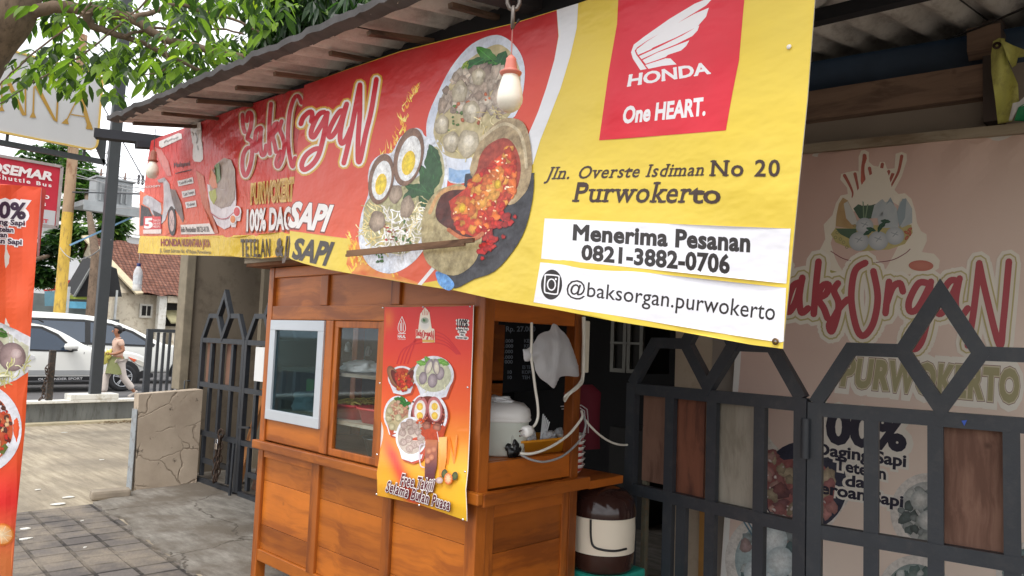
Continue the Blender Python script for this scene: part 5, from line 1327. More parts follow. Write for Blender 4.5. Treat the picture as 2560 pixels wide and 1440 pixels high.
o = MB().tube(smoothpts([c + V((-.02, .0, .43)), oY(1510, 1222, 3.35), oY(1540, 1232, 3.4), oY(1568, 1240, 3.45)], 5), .006, 6).build('black_lead', BLKP); tag(o, 'short black lead running from the large cooker lid to the gate', 'cable')

# ================================================================ DIM THINGS INSIDE THE SHOP
t = thing('menu_board', 'dim dark menu board with price columns inside the shop', 'menu board', (-3, 4.7, 1.2))
c4 = [oY(1205, 780, 4.0), oY(1375, 785, 4.0), oY(1375, 975, 4.0), oY(1205, 985, 4.0)]
MB().prism(c4, (0, .02, 0)).build('panel', plain('black_menu_board', S(14, 14, 17), .8, spec=.1), t)
A = Art(planar((0, 3.995, 0), (0, 1, 0)), .003); mc = S(74, 80, 92)
Zm = zt(1180, 740, 2.881)
for s_, x0, x1, y in [('Rp. 27.000', 250, 460, 255), ('6.000', 220, 300, 335), ('KEJU', 380, 450, 335), ('2.000', 220, 300, 372), ('KEC', 380, 440, 372), ('7.000', 218, 298, 412), ('6.000', 218, 298, 452), ('000', 240, 296, 486), ('10', 262, 290, 560), ('ES TEH', 368, 440, 525), ('KOPI', 365, 430, 560), ('10', 262, 290, 598), ('TEH', 365, 420, 598)]:
    hh = 36 if 'Rp' in s_ else 24
    A.text(s_, *Zm((x0, y), (x1, y), (x1, y - hh), (x0, y - hh)), mc, 2, bold=.02)
A.build('price_print', vinyl('menu_print', .5, 0), t)
t = thing('jersey', 'dark red jersey with white outlined number behind the cart post', 'jersey', tuple(oY(1430, 1100, 3.9)))
g = MB(); n = 14; vs = []
for j in range(9):
    y_ = 962 + (1125 - 962) * j / 8; wv = [52, 44, 42, 41, 40, 40, 40, 40, 41][j] if j else 22
    for i in range(n + 1):
        a = pi * i / n; x_ = 1435 - cos(a) * wv; q = oY(x_, y_, 3.75); vs.append(q + V((0, -.10 * sin(a) + .1, 0)))
g.add(vs, [(j * (n + 1) + i, j * (n + 1) + i + 1, (j + 1) * (n + 1) + i + 1, (j + 1) * (n + 1) + i) for j in range(8) for i in range(n)], 0, True)
g.build('cloth', plain('dark_red_cloth', S(112, 24, 42), .8, var=.2, vs=6), t)
A = Art(planar((0, 3.64, 0), (0, 1, 0)), .002); Zj = zt(1400, 840, 2.4); wcol = S(216, 206, 206)
for off in (0, 16): A.strokes([Zj((8 + off * .4, 422 + off), (130 - off * .5, 415 + off), (165 - off, 440 + off * .6), (172 - off, 520), (172 - off, 580))], 2.6, wcol, 2, smooth=0)
A.build('number_print', vinyl('jersey_print', .7, 0), t)
t = thing('cabinet', 'dark cabinet with pale glazed doors at the back of the shop', 'cabinet', tuple(oY(1570, 940, 5.6)))
a, b = oY(1533, 790, 5.6), oY(1612, 935, 5.6); x0, x1, z0, z1 = a.x, b.x, b.z, a.z
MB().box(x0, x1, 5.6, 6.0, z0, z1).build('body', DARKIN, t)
CABM = plain('cabinet_paint', S(120, 118, 110), .6)
for k in range(2): frame('door', x0 + (x1 - x0) * k / 2, x0 + (x1 - x0) * (k + 1) / 2 - .01, 5.57, .03, z0, z1, .035, CABM, t)
MB().box(x0, x1, 5.565, 5.569, (z0 + z1) / 2, (z0 + z1) / 2 + .02).build('crossbar', CABM, t)
MB().box(x0, x1, 5.6, 6.0, .02, z0 - .5).build('base_unit', DARKIN, t)
# yellow cloth bundle hanging on the post at the right
YC = plain('pale_yellow_cloth', S(214, 214, 120), .6, var=.12, vs=5, bump=.4, bs=8, dirt=S(170, 166, 96))
t = thing('hanging_cloth', 'pale yellow folded vinyl sheet with green corner hanging from the post', 'folded sheet', tuple(wpt(2500, 200, -.1)))
def clothpoly(nm, pts, back, m_, dz=.015):
    ps, fs = cdt([pts], 16); g = MB(); N_ = -N9
    vs = [wpt(p[0], p[1], back) + N9 * (.03 * sin(p[0] * .11 + p[1] * .02)) for p in ps]
    g.add(vs, fs, 0, True); g.add([v - N9 * dz for v in vs], [f[::-1] for f in fs], 0, True); return g.build(nm, m_, t)
clothpoly('sheet', [(2482, 98), (2498, 96), (2512, 102), (2520, 150), (2545, 215), (2548, 260), (2530, 305), (2494, 305), (2488, 250), (2478, 180), (2477, 130)], -.12, YC)
clothpoly('folded_flap', [(2498, 97), (2530, 108), (2562, 130), (2570, 140), (2545, 142), (2540, 160), (2530, 162), (2516, 140)], -.16, YC)
clothpoly('green_corner', [(2546, 270), (2562, 255), (2570, 300), (2536, 303)], -.17, plain('green_print', S(36, 140, 90), .5))
clothpoly('white_corner', [(2532, 262), (2548, 256), (2560, 240), (2570, 238), (2570, 254), (2544, 274), (2530, 303), (2522, 303)], -.165, plain('white_print', S(220, 220, 220), .5))
MB().lathe([(.006, 0), (.018, .0), (.018, .004), (.006, .004)], wpt(2492, 114, -.16), 16, ax=N9).build('eyelet', RUST, t)
# ================================================================ PRINTED BANNERS
def lerpc(a, b, t): t = max(0, min(1, t)); return tuple(x + (y - x) * t for x, y in zip(a, b))
def mott(c1, c2, s=12.0, seed=0.0, amt=1.0):
    def f(x, y):
        n_ = mnoise.noise(V((x / s, y / s, seed))) * .7 + mnoise.noise(V((x / s * 2.3, y / s * 2.3, seed + 4))) * .4
        return lerpc(c1, c2, .5 + n_ * amt)
    return f
def scatter(A, P, n, size, cols, layer, seed, asp=1.5, rimk=.6, rot=None, nn=9, rings=2):
    r_ = random.Random(seed); xs = [p[0] for p in P]; ys = [p[1] for p in P]; k = 0
    while k < n:
        x, y = r_.uniform(min(xs), max(xs)), r_.uniform(min(ys), max(ys))
        if not inpoly(x, y, P): continue
        s_ = size * r_.uniform(.6, 1.25); c = r_.choice(cols); c = sc(c, r_.uniform(.8, 1.2))
        A.ell(x, y, s_ * r_.uniform(.8, asp), s_, c, layer + k * .002, sc(c, rimk), rot if rot is not None else r_.uniform(0, pi), nn, rings, .26); k += 1
def noodle_art(A, P, n, L, w, cols, layer, seed):
    r_ = random.Random(seed); xs = [p[0] for p in P]; ys = [p[1] for p in P]; k = 0
    while k < n:
        x, y = r_.uniform(min(xs), max(xs)), r_.uniform(min(ys), max(ys))
        if not inpoly(x, y, P): continue
        a = r_.uniform(0, 2 * pi); pts = [(x, y)]
        for j in range(3): a += r_.uniform(-.9, .9); pts.append((pts[-1][0] + cos(a) * L / 3, pts[-1][1] + sin(a) * L / 3))
        A.strokes([pts], w, sc(r_.choice(cols), r_.uniform(.85, 1.1)), layer + k * .01, smooth=3); k += 1
def leafblob(A, cx, cy, L, W, rot, c, layer):
    c2 = sc(c, .65); pts = []
    for t in range(13):
        u = t / 12; pts.append((L * (u - .5), W * .5 * sin(pi * u) ** .8 * (1 + .12 * sin(u * 17))))
    for t in range(11, 0, -1):
        u = t / 12; pts.append((L * (u - .5), -W * .5 * sin(pi * u) ** .8 * (1 + .12 * sin(u * 19))))
    ca, sa = cos(rot), sin(rot); R = [(cx + x * ca - y * sa, cy + x * sa + y * ca) for x, y in pts]
    A.poly(R, mott(c, c2, L * .2, cx), layer, lattice=max(3, L / 7))
    A.strokes([[(cx - L * .45 * ca, cy - L * .45 * sa), (cx + L * .4 * ca, cy + L * .4 * sa)]], max(1.0, W * .05), sc(c, 1.5), layer + .3, smooth=0)
def egg(A, cx, cy, rx, ry, rot, layer, br=(150, 118, 98)):
    A.ell(cx, cy, rx, ry, S(*br), layer, S(br[0] - 26, br[1] - 26, br[2] - 26), rot, 26, 3)
    A.ell(cx + rx * .05, cy + ry * .05, rx * .76, ry * .78, S(240, 240, 236), layer + 1, S(222, 224, 224), rot, 26, 3)
    A.ell(cx, cy + ry * .2, rx * .45, ry * .42, S(246, 220, 60), layer + 2, S(232, 196, 50), rot, 22, 3)

# --- the red and yellow main banner ------------------------------------------------
ML, MR = oY(360, 500, 2.25), oY(2000, 500, 1.95)
MD = V((MR.x - ML.x, MR.y - ML.y, 0)).normalized(); MN = V((MD.y, -MD.x, 0))
def mdisp(x, y):
    v = (y - 300) / 600
    return .016 * sin(x / 150 + 1.2 * sin(y / 160)) * (.4 + .6 * min(1, max(0, v)))
surfR = planar(ML, MN, mdisp)
def ldisp(x, y):
    f = .018 * sin(x / 11.0 + 1.6 * mnoise.noise(V((x / 60, y / 120, 1)))) * min(1, max(0, (y - 290) / 200)) * min(1, max(0, (x - 520) / 90))
    diag = .022 * mnoise.noise(V(((x + y * 1.3) / 26, (x - y) / 190, 6))) * max(0, 1 - abs(x - 560) / 170) * max(0, min(1, (470 - y) / 120))
    return -.025 + f * .5 + diag + .02 * mnoise.noise(V((x / 70, y / 70, 9))) * min(1, max(0, (x - 345) / 60))
surfL = planar(ML, MN, ldisp)
VIN = vinyl('glossy_banner_print', .33, .36, 4.5, (1, 1, 1.8), .16, .035)
VINL = vinyl('creased_banner_print', .34, .6, 8.0, (2.2, 2.2, 1.2), .1, .03)
YEL1, YEL2 = S(230, 204, 82), S(225, 196, 66)
A = Art(surfR, .0003, None)
LT = 22
outline = [(761, 213), (860, 176), (1000, 128), (1140, 92), (1282, 58), (1440, 10), (1560, -32), (1700, -76), (1850, -120), (2046, -165), (2040, -80), (2037, 0), (2018, 250), (1998, 450), (1975, 690), (1957, 872), (1880, 862), (1700, 829), (1531, 802), (1400, 776), (1300, 759), (1240, 749), (1137, 726), (1044, 712), (960, 697), (871, 683), (813, 672), (760, 659), (728, 648), (722, 643), (726, 610), (724, 575), (730, 500), (737, 447), (741, 410), (745, 348), (752, 306), (756, 264)]
A.poly(outline, mott(YEL1, YEL2, 200, 3, .6), 0, lattice=LT)
def redgrad(x, y):
    top = S(172, 28, 42); mid = S(210, 50, 42); low = S(226, 96, 62)
    t_ = (y - (300 - (x - 750) * .28)) / 330
    return lerpc(lerpc(top, mid, (t_ + .5) / .7), low, t_)
red = [(761, 213), (860, 177), (1000, 130), (1140, 94), (1282, 60), (1392, 26), (1396, 90), (1386, 150), (1366, 220), (1346, 280), (1324, 332), (1320, 480), (1250, 640), (1100, 700), (1044, 710), (960, 695), (900, 686), (897, 650), (888, 615), (880, 598), (724, 577), (730, 500), (737, 447), (741, 410), (745, 348), (752, 306), (756, 264)]
A.poly(red, redgrad, 1, lattice=LT)
A.poly([(1392, 25), (1446, 8), (1442, 70), (1426, 140), (1402, 220), (1371, 300), (1351, 350), (1333, 410), (1318, 420), (1322, 334), (1345, 281), (1366, 220), (1386, 150), (1397, 90)], S(228, 230, 234), 2, lattice=LT)
A.poly([(1094, 655), (1080, 668), (1044, 711), (1054, 713), (1090, 670)], S(236, 234, 232), 2, lattice=LT)
A.poly([(880, 598), (905, 610), (920, 660), (1000, 690), (1060, 712), (1044, 711), (960, 696), (880, 684), (866, 660), (872, 630)], mott(S(224, 112, 60), S(238, 170, 80), 24, 8), 1.6, lattice=8)
# flames
rng = random.Random(5)
def flame(path, n, s0, s1, layer):
    for k in range(n):
        u = rng.random(); i = min(len(path) - 2, int(u * (len(path) - 1))); f = u * (len(path) - 1) - i
        x = path[i][0] + (path[i + 1][0] - path[i][0]) * f + rng.gauss(0, 1) * (s0 + (s1 - s0) * u) * .35; y = path[i][1] + (path[i + 1][1] - path[i][1]) * f + rng.gauss(0, 3)
        L = rng.uniform(10, 26) * (.6 + u * .6); a = rng.uniform(-2.3, -.9); w_ = rng.uniform(2, 5)
        c = rng.choice([S(250, 210, 70), S(246, 170, 50), S(238, 130, 40), S(252, 230, 130)])
        A.strokes([[(x, y), (x + cos(a) * L * .5 + rng.uniform(-3, 3), y + sin(a) * L * .5), (x + cos(a) * L, y + sin(a) * L)]], w_, c, layer + k * .02, smooth=3, taper=lambda t_: max(.12, 1 - t_))
flame([(1055, 205), (1030, 240), (1010, 285), (1005, 330), (985, 365), (960, 395)], 80, 5, 24, 2)
flame([(870, 580), (885, 620), (895, 650), (880, 680)], 34, 10, 20, 3)
flame([(890, 640), (930, 670), (1000, 696)], 26, 10, 14, 3)

# lettering of the stall name: shared strokes
ZB = zt(560, 160, 4.8)
nameR = [[(1050, 690), (1062, 620), (1050, 575), (1005, 592), (950, 650), (925, 720)],
         [(1225, 600), (1200, 580), (1140, 610), (1075, 730), (1045, 840), (1075, 880), (1130, 800), (1195, 690), (1245, 590)], [(1240, 600), (1215, 780), (1180, 950), (1130, 1110), (1055, 1215), (965, 1270), (935, 1210), (985, 1100), (1075, 1030), (1130, 1015)],
         [(1440, 575), (1400, 565), (1330, 660), (1258, 820), (1275, 880), (1330, 830), (1400, 700), (1475, 480)], [(1470, 500), (1420, 700), (1395, 870), (1415, 955), (1470, 900), (1525, 770)],
         [(1440, 1190), (1490, 980), (1550, 690), (1600, 420), (1635, 250)], [(1635, 250), (1632, 600), (1612, 900), (1612, 1150), (1640, 1140), (1700, 850), (1770, 560), (1832, 185)]]
nameL = [[(236, 610), (242, 740), (262, 820)], [(288, 690), (300, 600), (330, 588), (346, 640), (335, 760), (300, 870), (300, 905), (340, 930), (352, 1060), (325, 1230), (272, 1345), (236, 1260), (240, 1120), (275, 1030), (308, 1005)],
         [(452, 765), (405, 800), (385, 920), (395, 1050), (432, 960), (462, 780)], [(455, 800), (450, 980), (470, 1095), (505, 1070), (520, 980)],
         [(578, 480), (560, 700), (556, 950), (566, 1080)], [(560, 930), (610, 750), (655, 715), (655, 780), (600, 860), (620, 960), (640, 1060)],
         [(706, 690), (682, 780), (718, 880), (738, 980), (712, 1130), (665, 1235), (640, 1195), (662, 1110), (690, 1050)],
         [(945, 470), (905, 388), (855, 420), (808, 560), (785, 760), (785, 960), (805, 1120), (838, 1235), (868, 1130)]]
def name_print(A, LS, w, o1, o2, layer, cw=S(238, 234, 228), cg=S(216, 168, 60), cr=S(200, 22, 42), edge=True):
    LS = [ZB(*L) for L in LS]
    if edge: A.strokes(LS, w + o2, cg, layer, 4)
    A.strokes(LS, w + o1, cw, layer + 1, 4); A.strokes(LS, w, cr, layer + 2, 5)
name_print(A, nameR, 12.5, 10, 19, 3)
# dish with greens and meat
A.detail = .35
Zf = zt(860, 60, 2.118)
bowl = Zf((812, 58), (730, 78), (650, 130), (565, 235), (500, 360), (452, 470), (436, 555), (450, 640), (500, 700), (545, 770), (552, 830), (600, 846), (660, 832), (720, 760), (820, 560), (905, 490), (940, 400), (956, 310), (957, 225), (932, 150), (880, 88))
A.poly(bowl, mott(S(226, 230, 238), S(196, 206, 224), 60, 1), 4, lattice=14, smooth=3)
A.poly(Zf((556, 760), (600, 775), (690, 770), (680, 800), (640, 838), (600, 842), (556, 828)), mott(S(120, 160, 206), S(170, 196, 224), 12, 5), 5, lattice=8)
soup = Zf((800, 110), (720, 150), (640, 210), (560, 320), (505, 440), (478, 540), (480, 600), (520, 680), (590, 712), (690, 700), (780, 590), (880, 480), (925, 380), (935, 260), (900, 170), (850, 120))
A.poly(soup, mott(S(206, 190, 150), S(170, 158, 110), 14, 2), 5, lattice=7, smooth=3); A.detail = .8
for x, y, L, W_, r_, c in [(690, 215, 150, 60, -.5, (40, 110, 44)), (760, 170, 150, 70, .7, (70, 140, 50)), (830, 200, 130, 70, -1.1, (30, 96, 44)), (640, 235, 90, 36, -1.2, (150, 176, 60)), (770, 225, 130, 60, 2.4, (34, 90, 40)), (720, 245, 120, 40, -.2, (52, 120, 48)), (850, 240, 90, 40, -.4, (28, 84, 40))]: 
    q = Zf((x, y))[0]; leafblob(A, q[0], q[1], L / 2.118, W_ / 2.118, r_, S(*c), 7)
meatc = [S(206, 188, 170), S(188, 168, 150), S(176, 156, 142), S(214, 200, 182), S(160, 140, 124)]
scatter(A, Zf((560, 290), (640, 250), (760, 240), (860, 260), (880, 380), (840, 480), (700, 480), (560, 470), (510, 440)), 120, 11, meatc, 8, 3, 2.2, .55, 1.9)
scatter(A, Zf((590, 400), (760, 350), (800, 430), (720, 540), (600, 560)), 16, 4.5, [S(206, 120, 80), S(190, 100, 60), S(220, 160, 110)], 9.5, 5)
scatter(A, Zf((520, 440), (600, 420), (700, 500), (640, 600), (510, 560)), 14, 3.5, [S(70, 110, 50), S(90, 130, 60)], 9.6, 6)
for x, y, rx, ry in [(520, 535, 38, 52), (570, 625, 42, 56), (660, 632, 56, 74), (675, 465, 45, 60), (615, 360, 40, 60), (715, 280, 36, 46)]:
    q = Zf((x, y))[0]; A.ell(q[0], q[1], rx / 2.118, ry / 2.118, S(206, 196, 172), 10, S(158, 146, 122), .2, 22, 4, .1); A.ell(q[0] + 2, q[1] - 6, rx / 4, ry / 5, S(222, 214, 196), 10.8, S(208, 198, 176), .3, 12, 2)
noodle_art(A, Zf((720, 540), (780, 430), (860, 440), (840, 520), (740, 590)), 16, 26, 2.2, [S(226, 214, 170), S(210, 190, 130)], 10.4, 4)
noodle_art(A, Zf((500, 560), (600, 560), (700, 700), (540, 680)), 10, 22, 1.8, [S(214, 200, 140)], 9.7, 9)
# dish with halved eggs
plate = Zf((130, 900), (128, 800), (150, 730), (200, 690), (255, 680), (300, 600), (370, 552), (412, 562), (432, 595), (500, 615), (536, 680), (550, 790), (540, 890), (480, 1080), (410, 1215), (330, 1290), (240, 1322), (150, 1292), (100, 1225), (78, 1130), (95, 1000))
A.poly(plate, mott(S(232, 234, 240), S(204, 212, 226), 50, 3), 5, lattice=14, smooth=3)
A.poly(Zf((140, 920), (330, 850), (440, 760), (480, 650), (520, 690), (534, 800), (500, 920), (440, 1060), (380, 1180), (300, 1220), (180, 1190), (110, 1120), (104, 1020)), mott(S(196, 186, 150), S(150, 150, 100), 12, 6), 6, lattice=7, smooth=3)
for x, y, L, W_, r_ in [(470, 740, 200, 80, 1.5), (440, 830, 180, 70, 1.2), (490, 800, 170, 60, 1.8), (400, 880, 160, 60, .3), (450, 900, 150, 60, .9), (360, 900, 110, 50, 2.6), (480, 690, 120, 50, 1.1), (430, 960, 120, 40, 1.0)]:
    q = Zf((x, y))[0]; leafblob(A, q[0], q[1], L / 2.118, W_ / 2.118, r_, S(42, 88, 44), 7)
noodle_art(A, Zf((110, 980), (210, 960), (230, 1160), (150, 1190), (105, 1100)), 46, 34, 2.4, [S(226, 206, 140), S(206, 182, 110), S(236, 224, 170)], 8, 2)
noodle_art(A, Zf((200, 1020), (400, 960), (430, 1050), (360, 1190), (220, 1200)), 70, 34, 3, [S(240, 238, 232), S(226, 220, 208), S(244, 244, 242)], 8.6, 3)
noodle_art(A, Zf((360, 1000), (440, 930), (470, 980), (400, 1150), (340, 1160)), 26, 30, 2.2, [S(222, 206, 150), S(240, 230, 200)], 9.4, 7)
scatter(A, Zf((200, 1060), (320, 1030), (360, 1160), (240, 1200)), 22, 2.6, [S(190, 50, 40), S(150, 60, 40), S(80, 120, 60)], 9.8, 8, 3)
for x, y, rx, ry in [(275, 900, 36, 50), (337, 970, 36, 60), (178, 1045, 42, 56)]:
    q = Zf((x, y))[0]; A.ell(q[0], q[1], rx / 2.118, ry / 2.118, S(178, 158, 138), 10.5, S(134, 116, 100), .2, 22, 4, .1)
q = Zf((345, 705))[0]; egg(A, q[0], q[1], 36, 74, .22, 11)
q = Zf((200, 822))[0]; egg(A, q[0], q[1], 31, 64, .18, 13)
q = Zf((190, 1240))[0]; scatter(A, [(q[0] - 12, q[1] - 10), (q[0] + 12, q[1] - 10), (q[0] + 12, q[1] + 10), (q[0] - 12, q[1] + 10)], 9, 3.4, [S(70, 120, 50), S(50, 96, 44)], 9, 9)
# dark bowl with the split chilli meatball
A.poly(Zf((640, 850), (680, 790), (985, 790), (1008, 800), (1003, 920), (965, 1080), (900, 1200), (800, 1310), (690, 1352), (590, 1400), (540, 1350), (600, 1200)), mott(S(36, 38, 44), S(66, 68, 76), 40, 4), 12, lattice=14, smooth=3)
A.poly(Zf((490, 1312), (530, 1318), (570, 1350), (588, 1385), (560, 1412), (515, 1388), (495, 1350)), mott(S(70, 130, 200), S(120, 176, 226), 8, 1), 13, lattice=6, smooth=3)
A.poly(Zf((675, 800), (690, 700), (740, 600), (800, 532), (870, 498), (950, 520), (985, 600), (1000, 740), (985, 850), (950, 910), (880, 960), (780, 900)), mott(S(188, 166, 128), S(140, 120, 90), 16, 7), 14, lattice=6, smooth=3)
A.poly(Zf((705, 780), (725, 700), (770, 640), (850, 604), (905, 640), (940, 740), (925, 860), (850, 985), (760, 1060), (650, 900)), mott(S(176, 70, 50), S(130, 44, 34), 16, 2), 15, lattice=7, smooth=3)
A.poly(Zf((415, 1060), (440, 960), (490, 892), (560, 860), (640, 856), (700, 1000), (735, 1100), (725, 1190), (690, 1270), (610, 1328), (530, 1322), (450, 1270), (420, 1190)), mott(S(186, 172, 130), S(150, 134, 94), 18, 9), 16, lattice=7, smooth=3)
A.poly(Zf((490, 985), (520, 910), (580, 880), (650, 880), (700, 960), (735, 1080), (700, 1130), (620, 1120), (550, 1080), (500, 1040)), mott(S(96, 40, 30), S(60, 26, 22), 14, 2), 17, lattice=7, smooth=3)
chil = [S(214, 50, 34), S(226, 80, 40), S(200, 40, 30), S(236, 120, 50), S(190, 60, 34), S(222, 150, 60)]
fillp = Zf((560, 940), (640, 880), (720, 800), (800, 720), (880, 660), (920, 760), (900, 880), (850, 980), (800, 1080), (720, 1140), (600, 1090))
A.poly(fillp, mott(S(206, 66, 40), S(160, 44, 30), 10, 5), 18, lattice=7)
scatter(A, fillp, 120, 9, chil, 19, 11, 1.7, .55, None, 10, 3)
scatter(A, Zf((600, 930), (700, 900), (760, 820), (840, 780), (850, 880), (760, 980), (640, 1040)), 34, 10, [S(232, 140, 60), S(224, 160, 70), S(210, 110, 50)], 19.6, 12, 1.8, .65, None, 10, 3)
scatter(A, Zf((720, 1060), (860, 980), (920, 1010), (900, 1060), (790, 1260), (730, 1250)), 34, 8, [S(206, 40, 34), S(190, 30, 30), S(170, 30, 28)], 19, 13, 1.8, .5, None, 10, 3)
scatter(A, fillp, 40, 2, [S(250, 220, 190), S(244, 190, 140)], 20, 14, 2.4, .9)
for x, y in [(632, 975), (820, 850)]: q = Zf((x, y))[0]; A.ell(q[0], q[1], 9, 12, S(220, 186, 40), 20.4, S(180, 130, 30), .2, 14, 3)
A.strokes([Zf((730, 610), (790, 560), (860, 530), (930, 570), (960, 660), (970, 760))], 8, S(196, 180, 148), 15.2, 4)
A.strokes([Zf((460, 1000), (500, 915), (560, 875), (640, 868))], 9, S(196, 150, 100), 17.6, 4)
A.strokes([Zf((560, 1090), (620, 1130), (690, 1140), (740, 1110))], 10, S(190, 110, 70), 20, 4)
A.detail = 0
# motorcycle maker panel
Zh = zt(1300, 0, 3.2)
A.poly([(1549, -60), (1868, -150), (1861, 0), (1848, 150), (1832, 230), (1815, 326), (1656, 339), (1498, 351), (1522, 180), (1543, 60)], mott(S(222, 44, 62), S(214, 36, 54), 90, 2), 3, lattice=LT)
cwh = S(236, 234, 236)
for F_ in ([(1536, -4), (1500, -10), (1400, 30), (1200, 150), (1000, 290), (912, 358), (890, 420), (905, 470), (965, 562), (1015, 552), (932, 438), (920, 405), (940, 380), (1020, 325), (1230, 205), (1490, 45)],
           [(1512, 63), (1400, 110), (1180, 230), (1020, 330), (936, 395), (932, 410), (946, 440), (1050, 395), (1062, 383), (1250, 300), (1420, 215), (1490, 135)],
           [(1437, 203), (1300, 285), (1100, 383), (955, 450), (974, 474), (1110, 412), (1250, 355), (1380, 290), (1422, 245)],
           [(1357, 323), (1200, 385), (1100, 422), (982, 482), (1006, 512), (1100, 480), (1168, 456), (1185, 440), (1290, 405), (1330, 370)],
           [(1166, 468), (1206, 468), (1254, 516), (1140, 528), (1030, 552), (1004, 520)]):
    A.poly(Zh(*F_), cwh, 4)
A.text('HONDA', *Zh((865, 690), (1520, 588), (1500, 500), (880, 600)), cwh, 4, bold=.035, serif=.05)
A.text('One HEART.', *Zh((822, 985), (1480, 918), (1488, 782), (840, 858)), cwh, 4, bold=.04)
# address and phone
Zp = zt(1300, 380, 2.769); blk = S(42, 38, 38); brn = S(64, 46, 40)
A.text('Jln. Overste Isdiman', *Zp((176, 190), (1262, 163), (1285, 76), (212, 103)), brn, 4, bold=.012, serif=.085, space=1.14)
A.text('No 20', *Zp((1325, 166), (1795, 168), (1800, 55), (1335, 58)), brn, 4, bold=.02, serif=.085, space=1.15)
A.text('Purwoker', *Zp((376, 345), (1168, 352), (1204, 205), (402, 210)), brn, 4, bold=.012, serif=.085, space=1.1)
A.text('to', *Zp((1185, 352), (1385, 356), (1388, 225), (1190, 222)), brn, 4, bold=.02, serif=.08)
A.poly(Zp((172, 460), (1000, 496), (1875, 531), (1845, 911), (900, 812), (148, 738)), S(234, 234, 240), 3, lattice=LT)
A.poly(Zp((142, 764), (900, 838), (1843, 941), (1826, 1312), (1800, 1318), (1400, 1256), (900, 1172), (400, 1092), (95, 1040)), S(234, 234, 240), 3, lattice=LT)
A.text('Menerima Pesanan', *Zp((372, 606), (1588, 688), (1592, 562), (378, 505)), blk, 5, bold=.042, space=1.05)
A.text('0821-3882-0706', *Zp((430, 742), (1447, 838), (1450, 715), (436, 645)), blk, 5, bold=.04, space=1.04)
q = Zp((220, 918))[0]; A.ell(q[0], q[1], 26.5, 37.5, S(36, 34, 36), 4, None, .06, 40)
A.strokes([Zp((185, 850), (262, 857), (272, 875), (264, 965), (252, 984), (190, 976), (172, 960), (176, 868))], 3.4, S(236, 236, 240), 5, 4, closed=True)
A.strokes([[(q[0] + 9.8 * cos(a), q[1] + 13.8 * sin(a)) for a in [2 * pi * k / 12 for k in range(12)]]], 3.2, S(236, 236, 240), 5.5, 2, closed=True)
q = Zp((250, 880))[0]; A.ell(q[0], q[1], 2.4, 3, S(236, 236, 240), 5, None, 0, 10)
A.text('@baksorgan.purwokerto', *Zp((322, 982), (1762, 1166), (1775, 1046), (330, 885)), blk, 5, bold=.004, space=1.02)
# the print right of the fold
def itxt(A, s_, bl, br, tr, tl, col, layer, bold, edge=None):
    if edge: A.text(s_, (bl[0] - 1.5, bl[1] + 1.5), (br[0] - .5, br[1] + 1.5), (tr[0] - 1, tr[1] + 1), (tl[0] - 1, tl[1] + 1), edge, layer - 1, bold=bold + .03)
    A.text(s_, bl, br, tr, tl, col, layer, bold=bold)
Zs = zt(560, 420, 5.143)
itxt(A, 'SAPI', *Zs((835, 742), (1290, 800), (1400, 492), (905, 445)), S(240, 236, 232), 5, .045, S(120, 50, 40))
itxt(A, 'SAPI', *Zs((880, 1152), (1305, 1242), (1412, 968), (935, 912)), S(62, 54, 50), 5, .045)
t = thing('promo_banner', 'long red and yellow printed food banner hanging under the roof edge', 'banner', tuple(oY(1300, 400, 2.05)))
A.build('front_print', VIN, t)
# left part of the same banner, drooping behind the fold
A = Art(surfL, .0018, 9); A.elat = 9
outL = [(378, 352), (400, 342), (440, 328), (478, 313), (530, 294), (590, 272), (620, 262), (680, 243), (722, 228), (760, 220), (760, 648), (735, 648), (700, 641), (655, 645), (600, 643), (540, 640), (470, 638), (400, 634), (346, 631), (352, 560), (362, 460), (370, 395)]
def lgrad(x, y): return lerpc(lerpc(S(186, 44, 48), S(212, 72, 58), (y - 330) / 130), S(222, 100, 64), (y - 440) / 140)
A.poly(outL, lgrad, 0)
Zl = zt(330, 300, 4)
A.poly(Zl((80, 1160), (60, 1330), (300, 1342), (560, 1352), (840, 1360), (1080, 1372), (1300, 1384), (1480, 1370), (1640, 1390), (1720, 1390), (1720, 1130), (1500, 1120), (1200, 1150), (700, 1158)), mott(S(230, 196, 66), S(222, 184, 54), 60, 4), 1)
A.poly(Zl((80, 700), (75, 1150), (330, 1158), (560, 1020), (420, 900)), mott(S(222, 104, 70), S(226, 120, 80), 40, 1), 1)
wg = S(216, 210, 206); gr = S(150, 144, 142); dk = S(50, 46, 48)
A.poly(Zl((275, 215), (470, 130), (500, 140), (508, 185), (300, 280), (275, 262)), wg, 2); A.strokes([Zl((330, 225), (350, 205), (365, 215), (400, 192), (430, 190), (465, 172))], 3, gr, 3, smooth=3)
A.poly(Zl((598, 40), (690, 20), (700, 120), (712, 280), (715, 395), (690, 420), (630, 416), (612, 390), (605, 200), (590, 100)), wg, 2)
A.strokes([Zl((640, 130), (660, 190), (650, 230)), Zl((660, 260), (668, 300))], 2.4, gr, 3, smooth=3)
A.text('Melayani', *Zl((425, 475), (580, 455), (580, 410), (425, 430)), S(90, 50, 50), 2, bold=.03); A.strokes([Zl((440, 535), (600, 498))], 2.2, dk, 2, smooth=0)
for a, b, c, d, s_ in [((458, 610), (612, 572), (622, 632), (470, 665), 'Cash/Kredit'), ((500, 715), (632, 690), (640, 750), (512, 780), 'Cash Tempo'), ((535, 822), (645, 805), (652, 865), (548, 885), 'Tukar')]:
    A.poly(Zl(a, b, c, d), wg, 2); A.text(s_, *Zl((d[0] + 14, d[1] - 18), (c[0] - 12, c[1] - 18), (b[0] - 12, b[1] + 16), (a[0] + 14, a[1] + 18)), S(110, 100, 98), 3, bold=.03)
